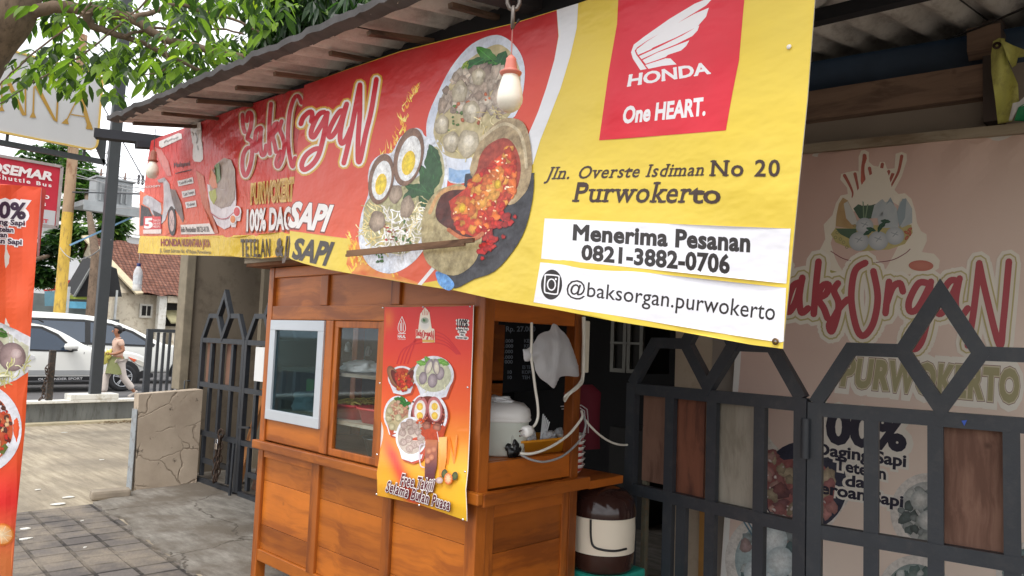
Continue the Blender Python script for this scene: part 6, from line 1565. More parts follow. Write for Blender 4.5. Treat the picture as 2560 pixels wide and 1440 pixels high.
A.text('SCOOPY', *Zl((122, 680), (292, 668), (292, 650), (122, 662)), wg, 2, bold=.03)
# scooter
A.poly(Zl((120, 770), (150, 752), (205, 770), (290, 830), (300, 900), (290, 960), (210, 950), (180, 880), (110, 840)), mott(S(200, 196, 200), S(150, 146, 152), 14, 2), 2)
A.poly(Zl((96, 850), (170, 880), (210, 960), (190, 1040), (85, 1060)), S(46, 42, 44), 2.6)
A.poly(Zl((210, 900), (310, 950), (312, 1040), (250, 1030)), S(60, 52, 54), 2.4)
A.poly(Zl((320, 620), (345, 590), (380, 640), (400, 760), (440, 890), (370, 900), (340, 1000), (300, 1040), (320, 900), (325, 760)), mott(S(212, 208, 210), S(168, 162, 166), 16, 5), 3)
A.poly(Zl((385, 690), (440, 700), (500, 840), (525, 990), (515, 1030), (480, 960), (440, 900), (400, 780)), mott(S(134, 110, 100), S(100, 84, 80), 14, 5), 2.8)
A.poly(Zl((260, 600), (330, 575), (350, 600), (320, 625), (275, 625)), S(150, 144, 146), 3.2)
q = Zl((408, 1010))[0]; A.ell(q[0], q[1], 10.5, 37, dk, 3.6, None, -.03, 28); A.ell(q[0], q[1], 6.5, 27, S(206, 176, 170), 4.2, None, -.03, 24)
A.strokes([Zl((390, 960), (425, 1060)), Zl((425, 960), (392, 1060)), Zl((378, 1010), (438, 1010))], 1.2, S(150, 130, 130), 4.8, smooth=0)
A.poly(Zl((230, 270), (300, 300), (370, 420), (400, 560), (360, 560), (290, 440)), S(196, 112, 104), 1.6)
A.poly(Zl((128, 966), (300, 966), (304, 1092), (124, 1096)), S(206, 46, 52), 4.4); A.poly(Zl((120, 1098), (304, 1094), (302, 1138), (122, 1138)), S(226, 206, 200), 4.4)
A.text('5', *Zl((140, 1082), (212, 1078), (212, 985), (145, 990)), S(236, 228, 226), 5.2, bold=.05)
A.text('TAHUN', *Zl((222, 1018), (294, 1016), (294, 994), (222, 996)), S(236, 200, 196), 5.2, bold=.02); A.text('GARANSI', *Zl((222, 1048), (294, 1046), (294, 1026), (222, 1028)), S(236, 200, 196), 5.2, bold=.02); A.text('MESIN', *Zl((222, 1078), (290, 1076), (290, 1056), (222, 1058)), S(236, 200, 196), 5.2, bold=.02)
A.poly(Zl((490, 1050), (780, 1034), (832, 1140), (495, 1145)), S(226, 214, 206), 2); A.text('Info Pembelian 08123-8138', *Zl((498, 1122), (782, 1118), (770, 1066), (498, 1072)), S(96, 84, 80), 3, bold=.025)
A.text('HONDA', *Zl((296, 1258), (494, 1262), (492, 1192), (296, 1190)), S(150, 50, 60), 3, bold=.03, serif=.03)
A.text('NUSANTARA JAYA', *Zl((504, 1262), (790, 1272), (784, 1194), (504, 1192)), S(150, 60, 62), 3, bold=.03)
A.text('JL. Gatot Subroto No. 47 Rejasa Purwokerto', *Zl((284, 1322), (796, 1340), (796, 1306), (284, 1284)), S(110, 92, 60), 3, bold=.012)
# bowl cartoon on the left part
A.poly(Zl((760, 640), (770, 760), (800, 930), (860, 1050), (930, 1095), (985, 1070), (1030, 960), (1050, 830), (1045, 640), (980, 690), (860, 700)), mott(S(226, 214, 214), S(206, 196, 200), 24, 2), 3)
A.poly(Zl((785, 640), (800, 560), (850, 440), (930, 380), (1000, 400), (1040, 500), (1045, 640), (1035, 800), (990, 860), (900, 888), (840, 850), (795, 760)), mott(S(176, 156, 140), S(150, 128, 118), 12, 3), 4)
A.poly(Zl((835, 460), (885, 430), (900, 600), (860, 640)), S(106, 130, 76), 5); A.poly(Zl((780, 620), (800, 480), (860, 580), (868, 680), (820, 690)), S(206, 120, 80), 5); A.poly(Zl((780, 720), (850, 690), (860, 780), (830, 850), (795, 790)), S(170, 170, 80), 5)
A.strokes([Zl((800, 930), (880, 985), (960, 985), (1030, 930))], 2, S(180, 60, 80), 5.5)
for x, y, r_, c in [(1065, 935, 38, (206, 70, 70)), (1025, 1010, 32, (222, 130, 70))]:
    q = Zl((x, y))[0]; A.poly([(q[0] - r_ / 4 - 1, q[1] - 4), (q[0] + r_ / 4 + 1, q[1] - 4), (q[0] + r_ / 6, q[1] + r_ / 2.0), (q[0] - r_ / 6, q[1] + r_ / 2.0)], S(222, 210, 208), 3.5); A.ell(q[0], q[1] - 4, r_ / 4 + 1, r_ / 2.6, S(230, 222, 220), 5, None, 0, 20); A.ell(q[0], q[1] - 4, r_ / 5, r_ / 3.4, S(*c), 6, None, 0, 18)
A.poly(Zl((640, 500), (720, 560), (790, 900), (870, 1130), (830, 1140), (700, 820)), S(196, 104, 74), 1.7)
name_print(A, nameL, 10, 7, 13, 2.5, S(226, 212, 204), S(196, 150, 90), S(196, 42, 58))
A.text('PURWOKERT', *Zs((355, 452), (900, 405), (908, 138), (360, 218)), S(216, 176, 96), 3, bold=.075); A.text('PURWOKERT', *Zs((365, 436), (892, 392), (900, 150), (370, 230)), S(196, 148, 74), 4, bold=.012)
itxt(A, '100%', *Zs((306, 802), (548, 792), (548, 528), (312, 548)), S(234, 228, 224), 4, .04, S(150, 80, 60))
itxt(A, 'DAG', *Zs((598, 788), (872, 775), (876, 512), (606, 526)), S(234, 228, 224), 4, .045, S(150, 80, 60))
A.text('TETELAN', *Zs((232, 1136), (604, 1146), (606, 914), (228, 922)), S(70, 54, 40), 4, bold=.022, space=1.16)
itxt(A, '&', *Zs((676, 1122), (768, 1132), (772, 905), (690, 915)), S(70, 54, 44), 4, .045); itxt(A, 'JE', *Zs((775, 1130), (900, 1135), (915, 885), (800, 890)), S(84, 64, 50), 4, .045)
A.build('left_print', VINL, t)
# hem shadow side and eyelet
q = oY(1941, 854, 1.95); q, n_ = surfR(1941, 854)
MB().lathe([(.004, 0), (.009, .0), (.0095, .003), (.004, .003)], q + n_ * .004, 18, ax=n_).build('eyelet', plain('brass_eyelet', S(110, 84, 56), .35, .7), t)
q, n_ = surfR(1974, 118); MB().lathe([(.001, .003), (.006, .002), (.007, 0)], q + n_ * .004, 12, ax=n_).build('eyelet', WPL, t)
# back of the banner: plain white cloth so that it also reads from behind
BK = plain('white_banner_back', S(214, 208, 200), .6, var=.06)
B = MB(); vs, fs = cdt([outline], 40); B.add([surfR(*p)[0] - MN * .004 for p in vs], [f[::-1] for f in fs], 0, True); B.build('back_cloth', BK, t)
B = MB(); vs, fs = cdt([outL], 20); B.add([surfL(*p)[0] - MN * .012 for p in vs], [f[::-1] for f in fs], 0, True); B.build('back_cloth', BK, t)
# lath resting across the banner
a, b = surfR(891, 634)[0] + MN * .05, surfR(1206, 604)[0] + MN * .045
LATH = wood('dark_lath', S(126, 96, 72), S(78, 56, 42), 'x', .85)
tt = thing('wooden_lath', 'thin brown wooden lath tied across the banner below the dishes', 'lath', tuple(a))
MB().beam(a, b, .012, .017).build('strip', LATH, tt)
MB().beam(a + V((0, -.006, -.016)), a.lerp(b, .95) + V((0, -.006, -.014)), .010, .012).build('strip', LATH, tt)

# --- poster on the cart -------------------------------------------------------------
def pdisp(x, y):
    z = oY(x, y, 2.338).z
    sm = lambda u: (lambda v: v * v * (3 - 2 * v))(max(0, min(1, u)))
    return .049 * sm((1.16 - z) / .22) - .018 * sm((.87 - z) / .1) + .003 * sin(x / 30) * (1 if z < 1.2 else .3)
surfP = planar((0, 2.336, 0), (0, -1, 0), pdisp)
VP = vinyl('poster_print', .38, .22, 4, (1, 1, 1), .08, .02)
Zq = zt(900, 740, 2.482)
A = Art(surfP, .0007, None); A.elat = 5
po = Zq((152, 68), (280, 70), (408, 66), (560, 66), (704, 58), (697, 320), (688, 566), (680, 840), (668, 1088), (656, 1200), (662, 1330), (663, 1396), (520, 1346), (384, 1300), (240, 1266), (108, 1238), (104, 1100), (122, 980), (130, 760), (137, 540), (146, 300))
def pg(x, y):
    X, Y_ = (x - 900) * 2.482, (y - 740) * 2.482
    c = lerpc(lerpc(S(222, 36, 42), S(230, 62, 40), Y_ / 420), lerpc(S(238, 104, 44), S(244, 176, 44), (Y_ - 700) / 420), (Y_ - 330) / 420)
    sw = math.exp(-((X - (150 + (Y_ - 860) * .42)) / 46) ** 2) * max(0, min(1, (Y_ - 820) / 160))
    c = lerpc(c, S(232, 50, 60), sw * .9)
    g_ = math.exp(-((X - 175) / 30) ** 2 - ((Y_ - 140) / 60) ** 2); c = lerpc(c, S(240, 130, 50), g_ * .7)
    return lerpc(c, S(246, 196, 40), max(0, min(.8, max(0, X - 420) / 300 * max(0, Y_ - 900) / 400)))
A.poly(po, pg, 0, lattice=7)
A.strokes([[(x + .6, y) for x, y in po[4:12]]], 1.8, S(240, 226, 214), 1, smooth=0)
for k in range(4): A.strokes([Zq((230 + k * 22, 420), (270 + k * 20, 330 - k * 4), (380, 290 - k * 24), (520, 300 - k * 20), (600 + k * 8, 360))], 3, S(212, 34, 40), 1, 4)
wv = S(246, 240, 236)
# halal emblem
A.strokes([Zq((262, 128), (240, 180), (240, 215), (262, 232)), Zq((262, 128), (282, 180), (282, 215), (262, 232))], 1.6, wv, 2, 4)
A.strokes([Zq((252, 170), (252, 216)), Zq((260, 150), (260, 218)), Zq((270, 165), (270, 216)), Zq((240, 232), (284, 232))], 1.7, wv, 2.5, smooth=0)
A.text('HALAL', *Zq((236, 258), (284, 260), (284, 242), (236, 240)), wv, 2, bold=.04); A.text('INDONESIA', *Zq((236, 270), (284, 272), (284, 265), (236, 263)), wv, 2)
# small stall logo
def mini(L): return [(900 + (343 + 18 + (p[0] - 1965) / 580 * 104) / 2.482, 740 + (208 + (p[1] - 640) / 240 * 62 + (p[0] - 1965) / 580 * 6) / 2.482) for p in L]
Zn = zt(1900, 320, 2.483)
nameB = [[(250, 958), (205, 985), (168, 1100), (182, 1142), (225, 1075), (265, 930)], [(262, 940), (246, 1050), (258, 1145), (300, 1120)],
         [(365, 830), (350, 970), (335, 1155)], [(338, 1100), (385, 985), (428, 975), (412, 1030), (366, 1062), (398, 1120), (420, 1180)],
         [(485, 965), (460, 1010), (488, 1080), (482, 1160), (448, 1262), (430, 1225), (458, 1180), (500, 1110), (545, 1065)],
         [(655, 838), (590, 890), (568, 1060), (600, 1240), (645, 1290), (705, 1210), (732, 1050), (705, 890)],
         [(802, 955), (790, 1060), (780, 1150)], [(784, 1100), (825, 990), (870, 965), (888, 1015)],
         [(1045, 965), (985, 965), (928, 1070), (930, 1135), (975, 1125), (1035, 1020), (1062, 955)], [(1058, 970), (1045, 1150), (1010, 1310), (965, 1372), (925, 1340), (945, 1260), (1030, 1190)],
         [(1225, 950), (1175, 955), (1105, 1080), (1105, 1150), (1150, 1125), (1240, 935)], [(1235, 950), (1215, 1080), (1238, 1175), (1290, 1120)],
         [(1290, 1350), (1325, 1150), (1362, 840)], [(1362, 845), (1400, 1020), (1485, 1345), (1510, 1210), (1545, 830)]]
nameBb = [[(60, 830), (70, 1000), (60, 1180)], [(60, 850), (130, 840), (140, 920), (80, 985), (150, 1010), (150, 1110), (90, 1170), (50, 1150)]]
mN = [mini(Zn(*L)) for L in nameBb + nameB]
A.polys([Zq((360, 240), (366, 180), (376, 110), (404, 70), (432, 100), (440, 160), (446, 200), (462, 205), (466, 288), (390, 290), (388, 262), (345, 262))], S(244, 232, 214), 2)
q = Zq((404, 172))[0]; A.ell(q[0], q[1], 12.5, 15, S(214, 212, 206), 2.6, S(236, 230, 222), 0, 20, 2); A.ell(q[0], q[1] - 8, 10, 8, S(120, 140, 110), 3, S(190, 190, 180), 0, 16, 2)
leafblob(A, q[0] - 2, q[1] - 9, 9, 5, 1.2, S(40, 110, 50), 4)
A.strokes([Zq((392, 118), (386, 95)), Zq((402, 118), (400, 82)), Zq((412, 118), (412, 92)), Zq((420, 118), (428, 84))], 1.3, S(216, 90, 70), 3, smooth=0)
A.strokes(mN, 4.2, S(244, 232, 214), 3, 3); A.strokes(mN, 2.0, S(206, 50, 50), 4, 3)
A.poly(Zq((390, 270), (464, 272), (464, 288), (390, 286)), S(224, 176, 90), 3.4)
A.strokes([Zq((606, 152), (640, 152), (670, 156)), Zq((606, 172), (670, 178)), Zq((606, 202), (668, 206)), Zq((616, 222), (655, 224)), Zq((626, 240), (646, 242)), Zq((602, 256), (666, 262))], 8, wv, 2, smooth=0)
dkb = S(44, 36, 40)
A.text('100%', *Zq((604, 194), (670, 196), (672, 146), (606, 144)), dkb, 3, bold=.04)
for s_, x0, x1, y in [('Daging Sapi', 604, 670, 212), ('Tetelan', 616, 654, 230), ('dan', 626, 646, 246), ('Jeroan Sapi', 602, 666, 264)]: A.text(s_, *Zq((x0, y - 1), (x1, y + 2), (x1, y - 11), (x0, y - 14)), dkb, 3, bold=.03)
def bowl_art(cx, cy, rx, ry, depth, layer, soupc, tilt=.05):
    q = Zq((cx, cy))[0]; X, Y_, RX, RY, D = q[0], q[1], rx / 2.482, ry / 2.482, depth / 2.482
    pts = [(X + RX * cos(a), Y_ + RY * sin(a)) for a in [pi * k / 16 for k in range(-16, 1)]]
    pts += [(X + RX * .93, Y_ + D * .45), (X + RX * .62, Y_ + RY * .55 + D), (X, Y_ + RY * .72 + D), (X - RX * .62, Y_ + RY * .55 + D), (X - RX * .93, Y_ + D * .45)]
    A.poly([(x + 4, y + 5) for x, y in pts], S(188, 70, 36), layer - .8)
    A.poly(pts, mott(S(236, 236, 240), S(206, 208, 220), 26, cx), layer, lattice=8)
    A.ell(X, Y_, RX, RY, S(240, 240, 242), layer + .8, S(226, 228, 234), tilt, 36, 2)
    A.ell(X, Y_ + 1, RX * .87, RY * .87, soupc, layer + 1.6, sc(soupc, .8), tilt, 32, 3)
    return X, Y_, RX, RY
A.detail = .45
X, Y_, RX, RY = bowl_art(262, 510, 86, 76, 50, 3, S(206, 70, 40))
for dx, ro in ((-24, -.45), (30, .5)):
    A.ell(X + dx * .8, Y_ - 4, 13, 29, S(176, 124, 90), 6, S(130, 84, 60), ro, 20, 3); A.ell(X + dx * .62, Y_ - 1, 8, 22, S(120, 40, 30), 6.8, S(90, 30, 26), ro, 18, 2)
scatter(A, Zq((222, 480), (300, 470), (330, 540), (290, 590), (240, 580)), 50, 4, chil, 7.5, 4, 1.6, .6)
X, Y_, RX, RY = bowl_art(460, 490, 126, 118, 70, 5, S(206, 206, 176))
for dx, dy, r_ in [(-30, -30, .2), (-14, -36, 1.0), (16, -34, -.4), (28, -30, .3)]: leafblob(A, X + dx, Y_ + dy, 26, 14, r_, S(120, 176, 76), 7.6)
noodle_art(A, Zq((370, 470), (420, 460), (450, 600), (540, 560), (550, 580), (440, 605), (380, 540)), 26, 12, 1.5, [S(226, 222, 180), S(206, 200, 150)], 7.8, 3)
for dx, dy, rx, ry in [(-32, 8, 10, 16), (-2, 14, 12, 18), (21, -4, 11, 17)]: A.ell(X + dx * .8 + 0, Y_ + dy, rx, ry, S(186, 172, 176), 8.4, S(130, 116, 124), .1, 20, 4); 
for dx, ro in ((-11, .35), (8, -.1)): A.ell(X + dx, Y_ - 21, 9, 20, S(176, 164, 166), 9, S(140, 128, 134), ro, 20, 3); A.ell(X + dx + 1, Y_ - 18, 6, 16, S(226, 216, 196), 9.6, S(206, 196, 180), ro, 18, 3)
X, Y_, RX, RY = bowl_art(240, 735, 88, 116, 60, 7, S(196, 180, 140))
for dx, dy, r_ in [(2, -38, .2), (14, -36, 1.0), (22, -26, -.4), (24, -14, .9), (8, -30, .5)]: leafblob(A, X + dx, Y_ + dy, 24, 12, r_, S(50, 120, 50), 9.4)
scatter(A, Zq((180, 690), (240, 650), (300, 680), (310, 740), (260, 780), (200, 760)), 30, 5, [S(206, 150, 120), S(186, 130, 104), S(214, 176, 150)], 9.6, 8, 1.6, .6)
for dx, dy in [(-20, -10), (-22, 10), (-14, 30), (2, 8)]: A.ell(X + dx, Y_ + dy, 8.5, 9.5, S(206, 196, 160), 10.2, S(150, 140, 104), 0, 18, 3)
X, Y_, RX, RY = bowl_art(428, 740, 122, 140, 70, 9, S(120, 40, 30))
scatter(A, [(X - 36, Y_ - 45), (X + 36, Y_ - 45), (X + 44, Y_ + 10), (X + 30, Y_ + 45), (X - 30, Y_ + 45), (X - 44, Y_)], 90, 2.4, [S(150, 40, 30), S(90, 24, 22), S(176, 70, 40), S(220, 120, 90)], 11.4, 5)
for dx, ro in ((-19, .12), (18, -.1)):
    A.ell(X + dx, Y_ - 15, 19, 32, S(206, 130, 126), 12, S(176, 100, 100), ro, 24, 3); A.ell(X + dx, Y_ - 12, 14, 26, S(240, 236, 232), 12.8, S(226, 216, 212), ro, 22, 2)
    for dy in (-22, 1): A.ell(X + dx, Y_ + dy, 8, 9.5, S(240, 206, 90), 13.6, S(226, 180, 70), 0, 16, 2)
scatter(A, [(X - 26, Y_ + 8), (X - 8, Y_ + 4), (X - 8, Y_ + 20), (X - 26, Y_ + 20)], 14, 2.4, [S(230, 110, 50), S(220, 80, 40)], 14.4, 6)
for dx, dy in [(-2, 26), (24, 30), (6, 48)]: A.ell(X + dx, Y_ + dy, 10.5, 11, S(186, 120, 100), 14.6, S(130, 76, 62), 0, 18, 4)
X, Y_, RX, RY = bowl_art(328, 872, 98, 122, 70, 11, S(206, 190, 176))
for k, (dx, dy) in enumerate([(-18, -28), (-4, -36), (10, -26), (-22, -10), (0, -14), (18, -12), (24, 2), (-6, 6), (-20, 14), (8, 20), (20, 18), (-4, 30)]):
    rm = random.Random(k)
    A.ell(X + dx, Y_ + dy, 9.5, 9.5, S(206, 186, 176), 13.8 + k * .05, S(150, 126, 118), 0, 14, 3, .12)
    for j in range(7): A.ell(X + dx + rm.uniform(-6, 6), Y_ + dy + rm.uniform(-6, 6), 2.4, 2, sc(S(200, 178, 168), rm.uniform(.75, 1.2)), 14.8 + j * .02, sc(S(170, 150, 140), .9), rm.uniform(0, 3), 8, 1)
A.detail = .15
# drinks and lime
A.strokes([Zq((556, 900), (545, 1040), (552, 870), (585, 1035), (602, 860))], 4.5, S(240, 140, 50), 2, smooth=0)
A.poly(Zq((496, 876), (550, 872), (548, 1000), (530, 1110), (500, 1120)), lambda x, y: lerpc(S(244, 196, 120), S(240, 140, 40), (y - 1095) / 60), 15, lattice=8)
A.poly(Zq((416, 890), (494, 892), (488, 1050), (468, 1146), (412, 1130)), lambda x, y: lerpc(S(186, 110, 70), S(92, 34, 46), (y - 1100) / 70), 16, lattice=8)
A.strokes([Zq((412, 920), (385, 925), (380, 990), (388, 1050), (410, 1062))], 3, S(206, 190, 196), 16.6, 4)
A.strokes([Zq((502, 905), (490, 842))], 1.6, S(236, 220, 220), 16.8, smooth=0)
for x, y in [(440, 960), (455, 1000), (432, 1020), (470, 950)]: q = Zq((x, y))[0]; A.ell(q[0], q[1], 7, 8, S(206, 140, 100), 17, S(170, 96, 70), .4, 5, 1)
for x, y in [(535, 1100), (600, 1115)]: q = Zq((x, y))[0]; A.ell(q[0], q[1], 7.5, 11, S(90, 100, 44), 16, S(40, 50, 30), .2, 16, 3)
q = Zq((560, 1132))[0]; A.ell(q[0], q[1], 10.5, 15, S(238, 130, 60), 17, S(226, 120, 40), 0, 24, 1); A.ell(q[0], q[1], 8.5, 12.5, S(240, 206, 160), 17.8, S(236, 120, 70), 0, 20, 2)
A.strokes([[(q[0], q[1]), (q[0] + 8 * cos(a), q[1] + 11.5 * sin(a))] for a in [pi * k / 4 for k in range(8)]], .8, S(246, 210, 170), 18.6, smooth=0)
q = Zq((505, 1142))[0]; A.ell(q[0], q[1], 9, 8, S(226, 206, 196), 17.4, S(180, 150, 150), 0, 6, 1)
A.detail = 0; mar = S(96, 26, 44)
for s_, a, b, c, d in [('Free Takjil', (262, 1168), (462, 1206), (478, 1140), (278, 1102)), ('Selama Bulan Puasa', (172, 1206), (566, 1326), (578, 1262), (190, 1146))]:
    P4 = Zq(a, b, c, d)
    A.text(s_, *[(x + 1.2, y + 1.4) for x, y in P4], mar, 19, bold=.10, space=1.15); A.text(s_, *P4, wv, 20, bold=.085, space=1.15); A.text(s_, *P4, mar, 21, bold=.026, space=1.15)
t = thing('poster', 'red and orange printed poster of soup bowls pinned on the cart', 'poster', tuple(oY(1060, 1000, 2.33)))
A.build('print', VP, t)
B = MB(); vs, fs = cdt([po], 30); B.add([surfP(*p)[0] + V((0, .003, 0)) for p in vs], [f[::-1] for f in fs], 0, True); B.build('back_sheet', BK, t)
for x, y in [(157, 74), (408, 70), (699, 66), (138, 541), (684, 567), (122, 982), (668, 1088), (119, 1228), (383, 1296), (655, 1384)]:
    q, n_ = surfP(*Zq((x, y))[0]); MB().lathe([(.001, .004), (.004, .0035), (.0055, 0)], q + n_ * .016, 10, ax=n_).build('pin', CHROME, t)

# --- faded pink banner behind the right gate -----------------------------------------
def bdisp(x, y): return .012 * sin(x / 120 + y / 260) + .03 * mnoise.noise(V(((x + y * .4) / 90, y / 200, 3))) * max(0, 1 - (y - 340) / 200)
surfB = planar(BP, N9, bdisp)
VB = vinyl('faded_banner_print', .5, .35, 4, (1, 1, 1), .1, .03)
A = Art(surfB, .0006, None)
bo = [(1838, 880), (1853, 680), (1874, 396), (2003, 383), (2200, 362), (2400, 344), (2640, 318), (2640, 1520), (1796, 1520), (1801, 1440)]
def bgr(x, y):
    t_ = (x - 1850) / 800 + (y - 600) / 900
    return lerpc(S(198, 150, 138), S(234, 214, 198), .3 + t_ * .6)
A.poly(bo, bgr, 0, lattice=24)
A.poly([(1874, 396), (1886, 395), (1853, 880), (1812, 1520), (1796, 1520), (1838, 880)], S(232, 228, 222), 1, lattice=24)
cre = S(236, 226, 208); ol = S(196, 180, 118)
lg = Zn(*[(628, 140), (650, 136), (676, 150), (676, 210), (705, 235), (735, 240), (745, 212), (775, 212), (790, 255), (835, 250), (842, 160), (880, 148), (910, 160), (912, 200), (880, 300), (835, 385), (860, 410), (900, 405), (940, 440), (965, 520), (975, 590), (1000, 640), (1034, 660), (1036, 700), (1005, 770), (1080, 780), (1116, 820), (1110, 870), (1060, 905), (960, 915), (930, 905), (780, 960), (520, 960), (380, 860), (365, 770), (405, 690), (395, 600), (450, 540), (470, 470), (500, 420), (545, 410), (540, 370), (498, 320), (505, 285), (540, 275), (590, 265), (612, 270), (612, 180)])
A.poly(lg, cre, 2)
A.polys([Zn((640, 170), (660, 165), (664, 190), (640, 260), (645, 330), (632, 360), (625, 330), (628, 240))], S(196, 104, 84), 3)
stk = [[(525, 295), (555, 350), (575, 400), (572, 430)], [(590, 285), (600, 330), (610, 390), (600, 440)], [(648, 170), (640, 260), (650, 330), (640, 400)], [(680, 250), (690, 320), (670, 410)], [(760, 225), (745, 300), (720, 360), (712, 420)], [(800, 270), (780, 330), (760, 400)], [(825, 285), (800, 350), (795, 400)], [(880, 175), (860, 270), (820, 350), (800, 395)]]
A.strokes([Zn(*L) for L in stk], 7, S(176, 96, 80), 3, 4, taper=lambda u: 1.2 - u * .8)
A.poly(Zn((470, 610), (475, 540), (490, 470), (515, 432), (545, 450), (590, 540), (620, 610), (560, 625)), mott(S(176, 140, 92), S(196, 166, 120), 20, 1), 3, lattice=12); A.poly(Zn((520, 470), (545, 455), (590, 540), (612, 600), (570, 600), (535, 560)), S(206, 204, 196), 4)
A.poly(Zn((580, 500), (625, 460), (650, 445), (690, 465), (720, 470), (700, 560), (640, 570), (615, 560)), S(76, 100, 82), 3); A.strokes([Zn((640, 450), (645, 560)), Zn((670, 470), (655, 560))], 3, S(130, 150, 120), 4, smooth=0)
for P_ in ([(690, 560), (710, 480), (760, 440), (790, 480), (790, 560)], [(730, 560), (760, 470), (810, 450), (850, 500), (860, 620), (740, 620)], [(840, 560), (870, 460), (905, 435), (945, 500), (945, 590), (880, 620)]): A.poly(Zn(*P_), mott(S(196, 200, 200), S(170, 180, 184), 16, P_[0][0]), 4, lattice=12)
A.poly(Zn((850, 520), (885, 440), (910, 440), (900, 560), (865, 620)), S(150, 164, 170), 4.6); A.poly(Zn((780, 480), (810, 430), (835, 480), (808, 455)), S(150, 164, 170), 4.6)
A.poly(Zn((440, 660), (470, 620), (560, 625), (620, 600), (860, 610), (940, 600), (948, 650), (900, 720), (800, 755), (640, 765), (540, 740), (470, 710)), mott(S(206, 190, 130), S(180, 170, 110), 12, 4), 3.6, lattice=10)
A.poly(Zn((470, 625), (600, 625), (600, 660), (560, 690), (500, 660)), S(82, 106, 84), 4.2)
for x, y, r_ in [(650, 610, 55), (615, 705, 62), (735, 700, 62), (838, 670, 58)]:
    q = Zn((x, y))[0]; A.ell(q[0], q[1], r_ / 2.483, r_ / 2.483 * .95, S(206, 208, 208), 5 + y * .002, S(172, 178, 182), 0, 24, 3)
    A.strokes([[(q[0] - 9, q[1] - 8), (q[0] + 8, q[1] - 2)], [(q[0] + 6, q[1] - 10), (q[0] - 5, q[1] + 2)]], 2, S(150, 160, 164), 6.8, smooth=0)
for x, y, r_ in [(690, 630, .3), (670, 650, -.5), (765, 600, -1.0), (780, 580, .1), (745, 620, -1.2)]: q = Zn((x, y))[0]; leafblob(A, q[0], q[1], 26, 10, r_, S(60, 94, 74), 7.4)
for x, y in [(480, 650), (500, 690), (470, 680), (520, 710), (540, 740), (590, 608)]: q = Zn((x, y))[0]; A.strokes([[(q[0] + 3.4 * cos(a), q[1] + 3.4 * sin(a)) for a in [2 * pi * k / 8 for k in range(8)]]], 1.3, S(140, 140, 90), 7, 2, closed=True)
for x, y, r_ in [(910, 650, .6), (930, 630, -.6), (912, 682, 2.2), (932, 655, 1.6)]: q = Zn((x, y))[0]; A.ell(q[0], q[1], 7, 3.6, S(206, 130, 100), 7, S(170, 84, 64), r_, 12, 2)
A.strokes([Zn((440, 765), (520, 812), (620, 834), (700, 836), (820, 820), (900, 780), (932, 752))], 2, S(140, 70, 80), 4, 5)
q = Zn((1000, 855))[0]; A.ell(q[0], q[1], 31, 13.5, S(206, 130, 110), 4, S(196, 116, 98), .03, 26, 2)
A.poly(Zn((400, 870), (420, 920), (500, 960), (800, 960), (940, 915), (700, 900), (500, 900)), S(182, 172, 104), 3)
nb = [Zn(*L) for L in nameBb + nameB]
A.strokes(nb, 62, S(238, 230, 216), 4, 4); A.strokes(nb, 42, S(196, 182, 126), 8, 4); A.strokes(nb, 34, S(232, 222, 206), 9, 4); A.strokes(nb, 17, S(182, 76, 84), 10, 5)
Zr = zt(1980, 700, 1.946)
P4 = Zr((242, 508), (1098, 590), (1102, 442), (262, 385))
A.text('PURWOKERTO', *P4, S(240, 234, 222), 6, bold=.25, space=1.12); A.text('PURWOKERTO', *P4, S(130, 84, 84), 7, bold=.10, space=1.12); A.text('PURWOKERTO', *P4, S(214, 204, 176), 8, bold=.086, space=1.12); A.text('PURWOKERTO', *P4, S(172, 164, 124), 9, bold=.05, space=1.12)
nv = S(36, 32, 52)
for s_, P4, bd in [('100%', Zr((100, 778), (546, 826), (552, 672), (104, 624)), .05), ('Daging Sapi', Zr((120, 846), (552, 908), (554, 852), (122, 792)), .035), ('Tetelan', Zr((212, 920), (455, 970), (455, 915), (214, 868)), .035), ('dan', Zr((262, 1002), (402, 1014), (402, 962), (264, 950)), .035), ('Jeroan Sapi', Zr((105, 1030), (538, 1104), (540, 1050), (108, 976)), .035)]:
    A.text(s_, *P4, S(232, 224, 212), 5, bold=bd + .14); A.text(s_, *P4, nv, 7, bold=bd)
A.detail = .5
def plate_art(cx, cy, r_, inner, cols, seed, layer, ky=1.06):
    A.ell(cx, cy, r_, r_ * ky, S(228, 222, 214), layer, S(214, 206, 198), 0, 40, 3); A.ell(cx, cy, r_ * .78, r_ * .78 * ky, inner, layer + .8, sc(inner, .75), 0, 36, 4)
    P_ = [(cx + r_ * .72 * cos(a), cy + r_ * .72 * ky * sin(a)) for a in [2 * pi * k / 14 for k in range(14)]]
    scatter(A, P_, 46, r_ * .13, cols, layer + 1.6, seed, 1.6, .6, None, 10, 3); return P_
A.poly([(1900, 1060), (1935, 1110), (1960, 1135), (2000, 1142), (2050, 1110), (2110, 1100), (2150, 1150), (2130, 1240), (2060, 1340), (1960, 1350), (1900, 1300)], S(222, 214, 204), 4, lattice=24)
A.ell(2010, 1215, 108, 112, S(60, 60, 78), 4.6, S(46, 48, 66), 0, 36, 3)
P_ = [(1915, 1120), (1960, 1150), (2040, 1140), (2090, 1200), (2080, 1280), (1990, 1310), (1920, 1270)]
A.poly(P_, mott(S(176, 110, 104), S(130, 76, 78), 14, 2), 5.4, lattice=9)
scatter(A, P_, 60, 13, [S(186, 132, 126), S(160, 104, 102), S(200, 158, 146), S(186, 168, 140), S(136, 90, 94)], 6, 3, 1.8, .6, None, 12, 3); scatter(A, P_, 26, 3, [S(240, 226, 220)], 7, 4, 2)
plate_art(1925, 1400, 112, S(176, 190, 190), [S(120, 140, 140), S(150, 160, 160), S(206, 210, 206), S(90, 110, 112), S(176, 150, 146)], 5, 5)
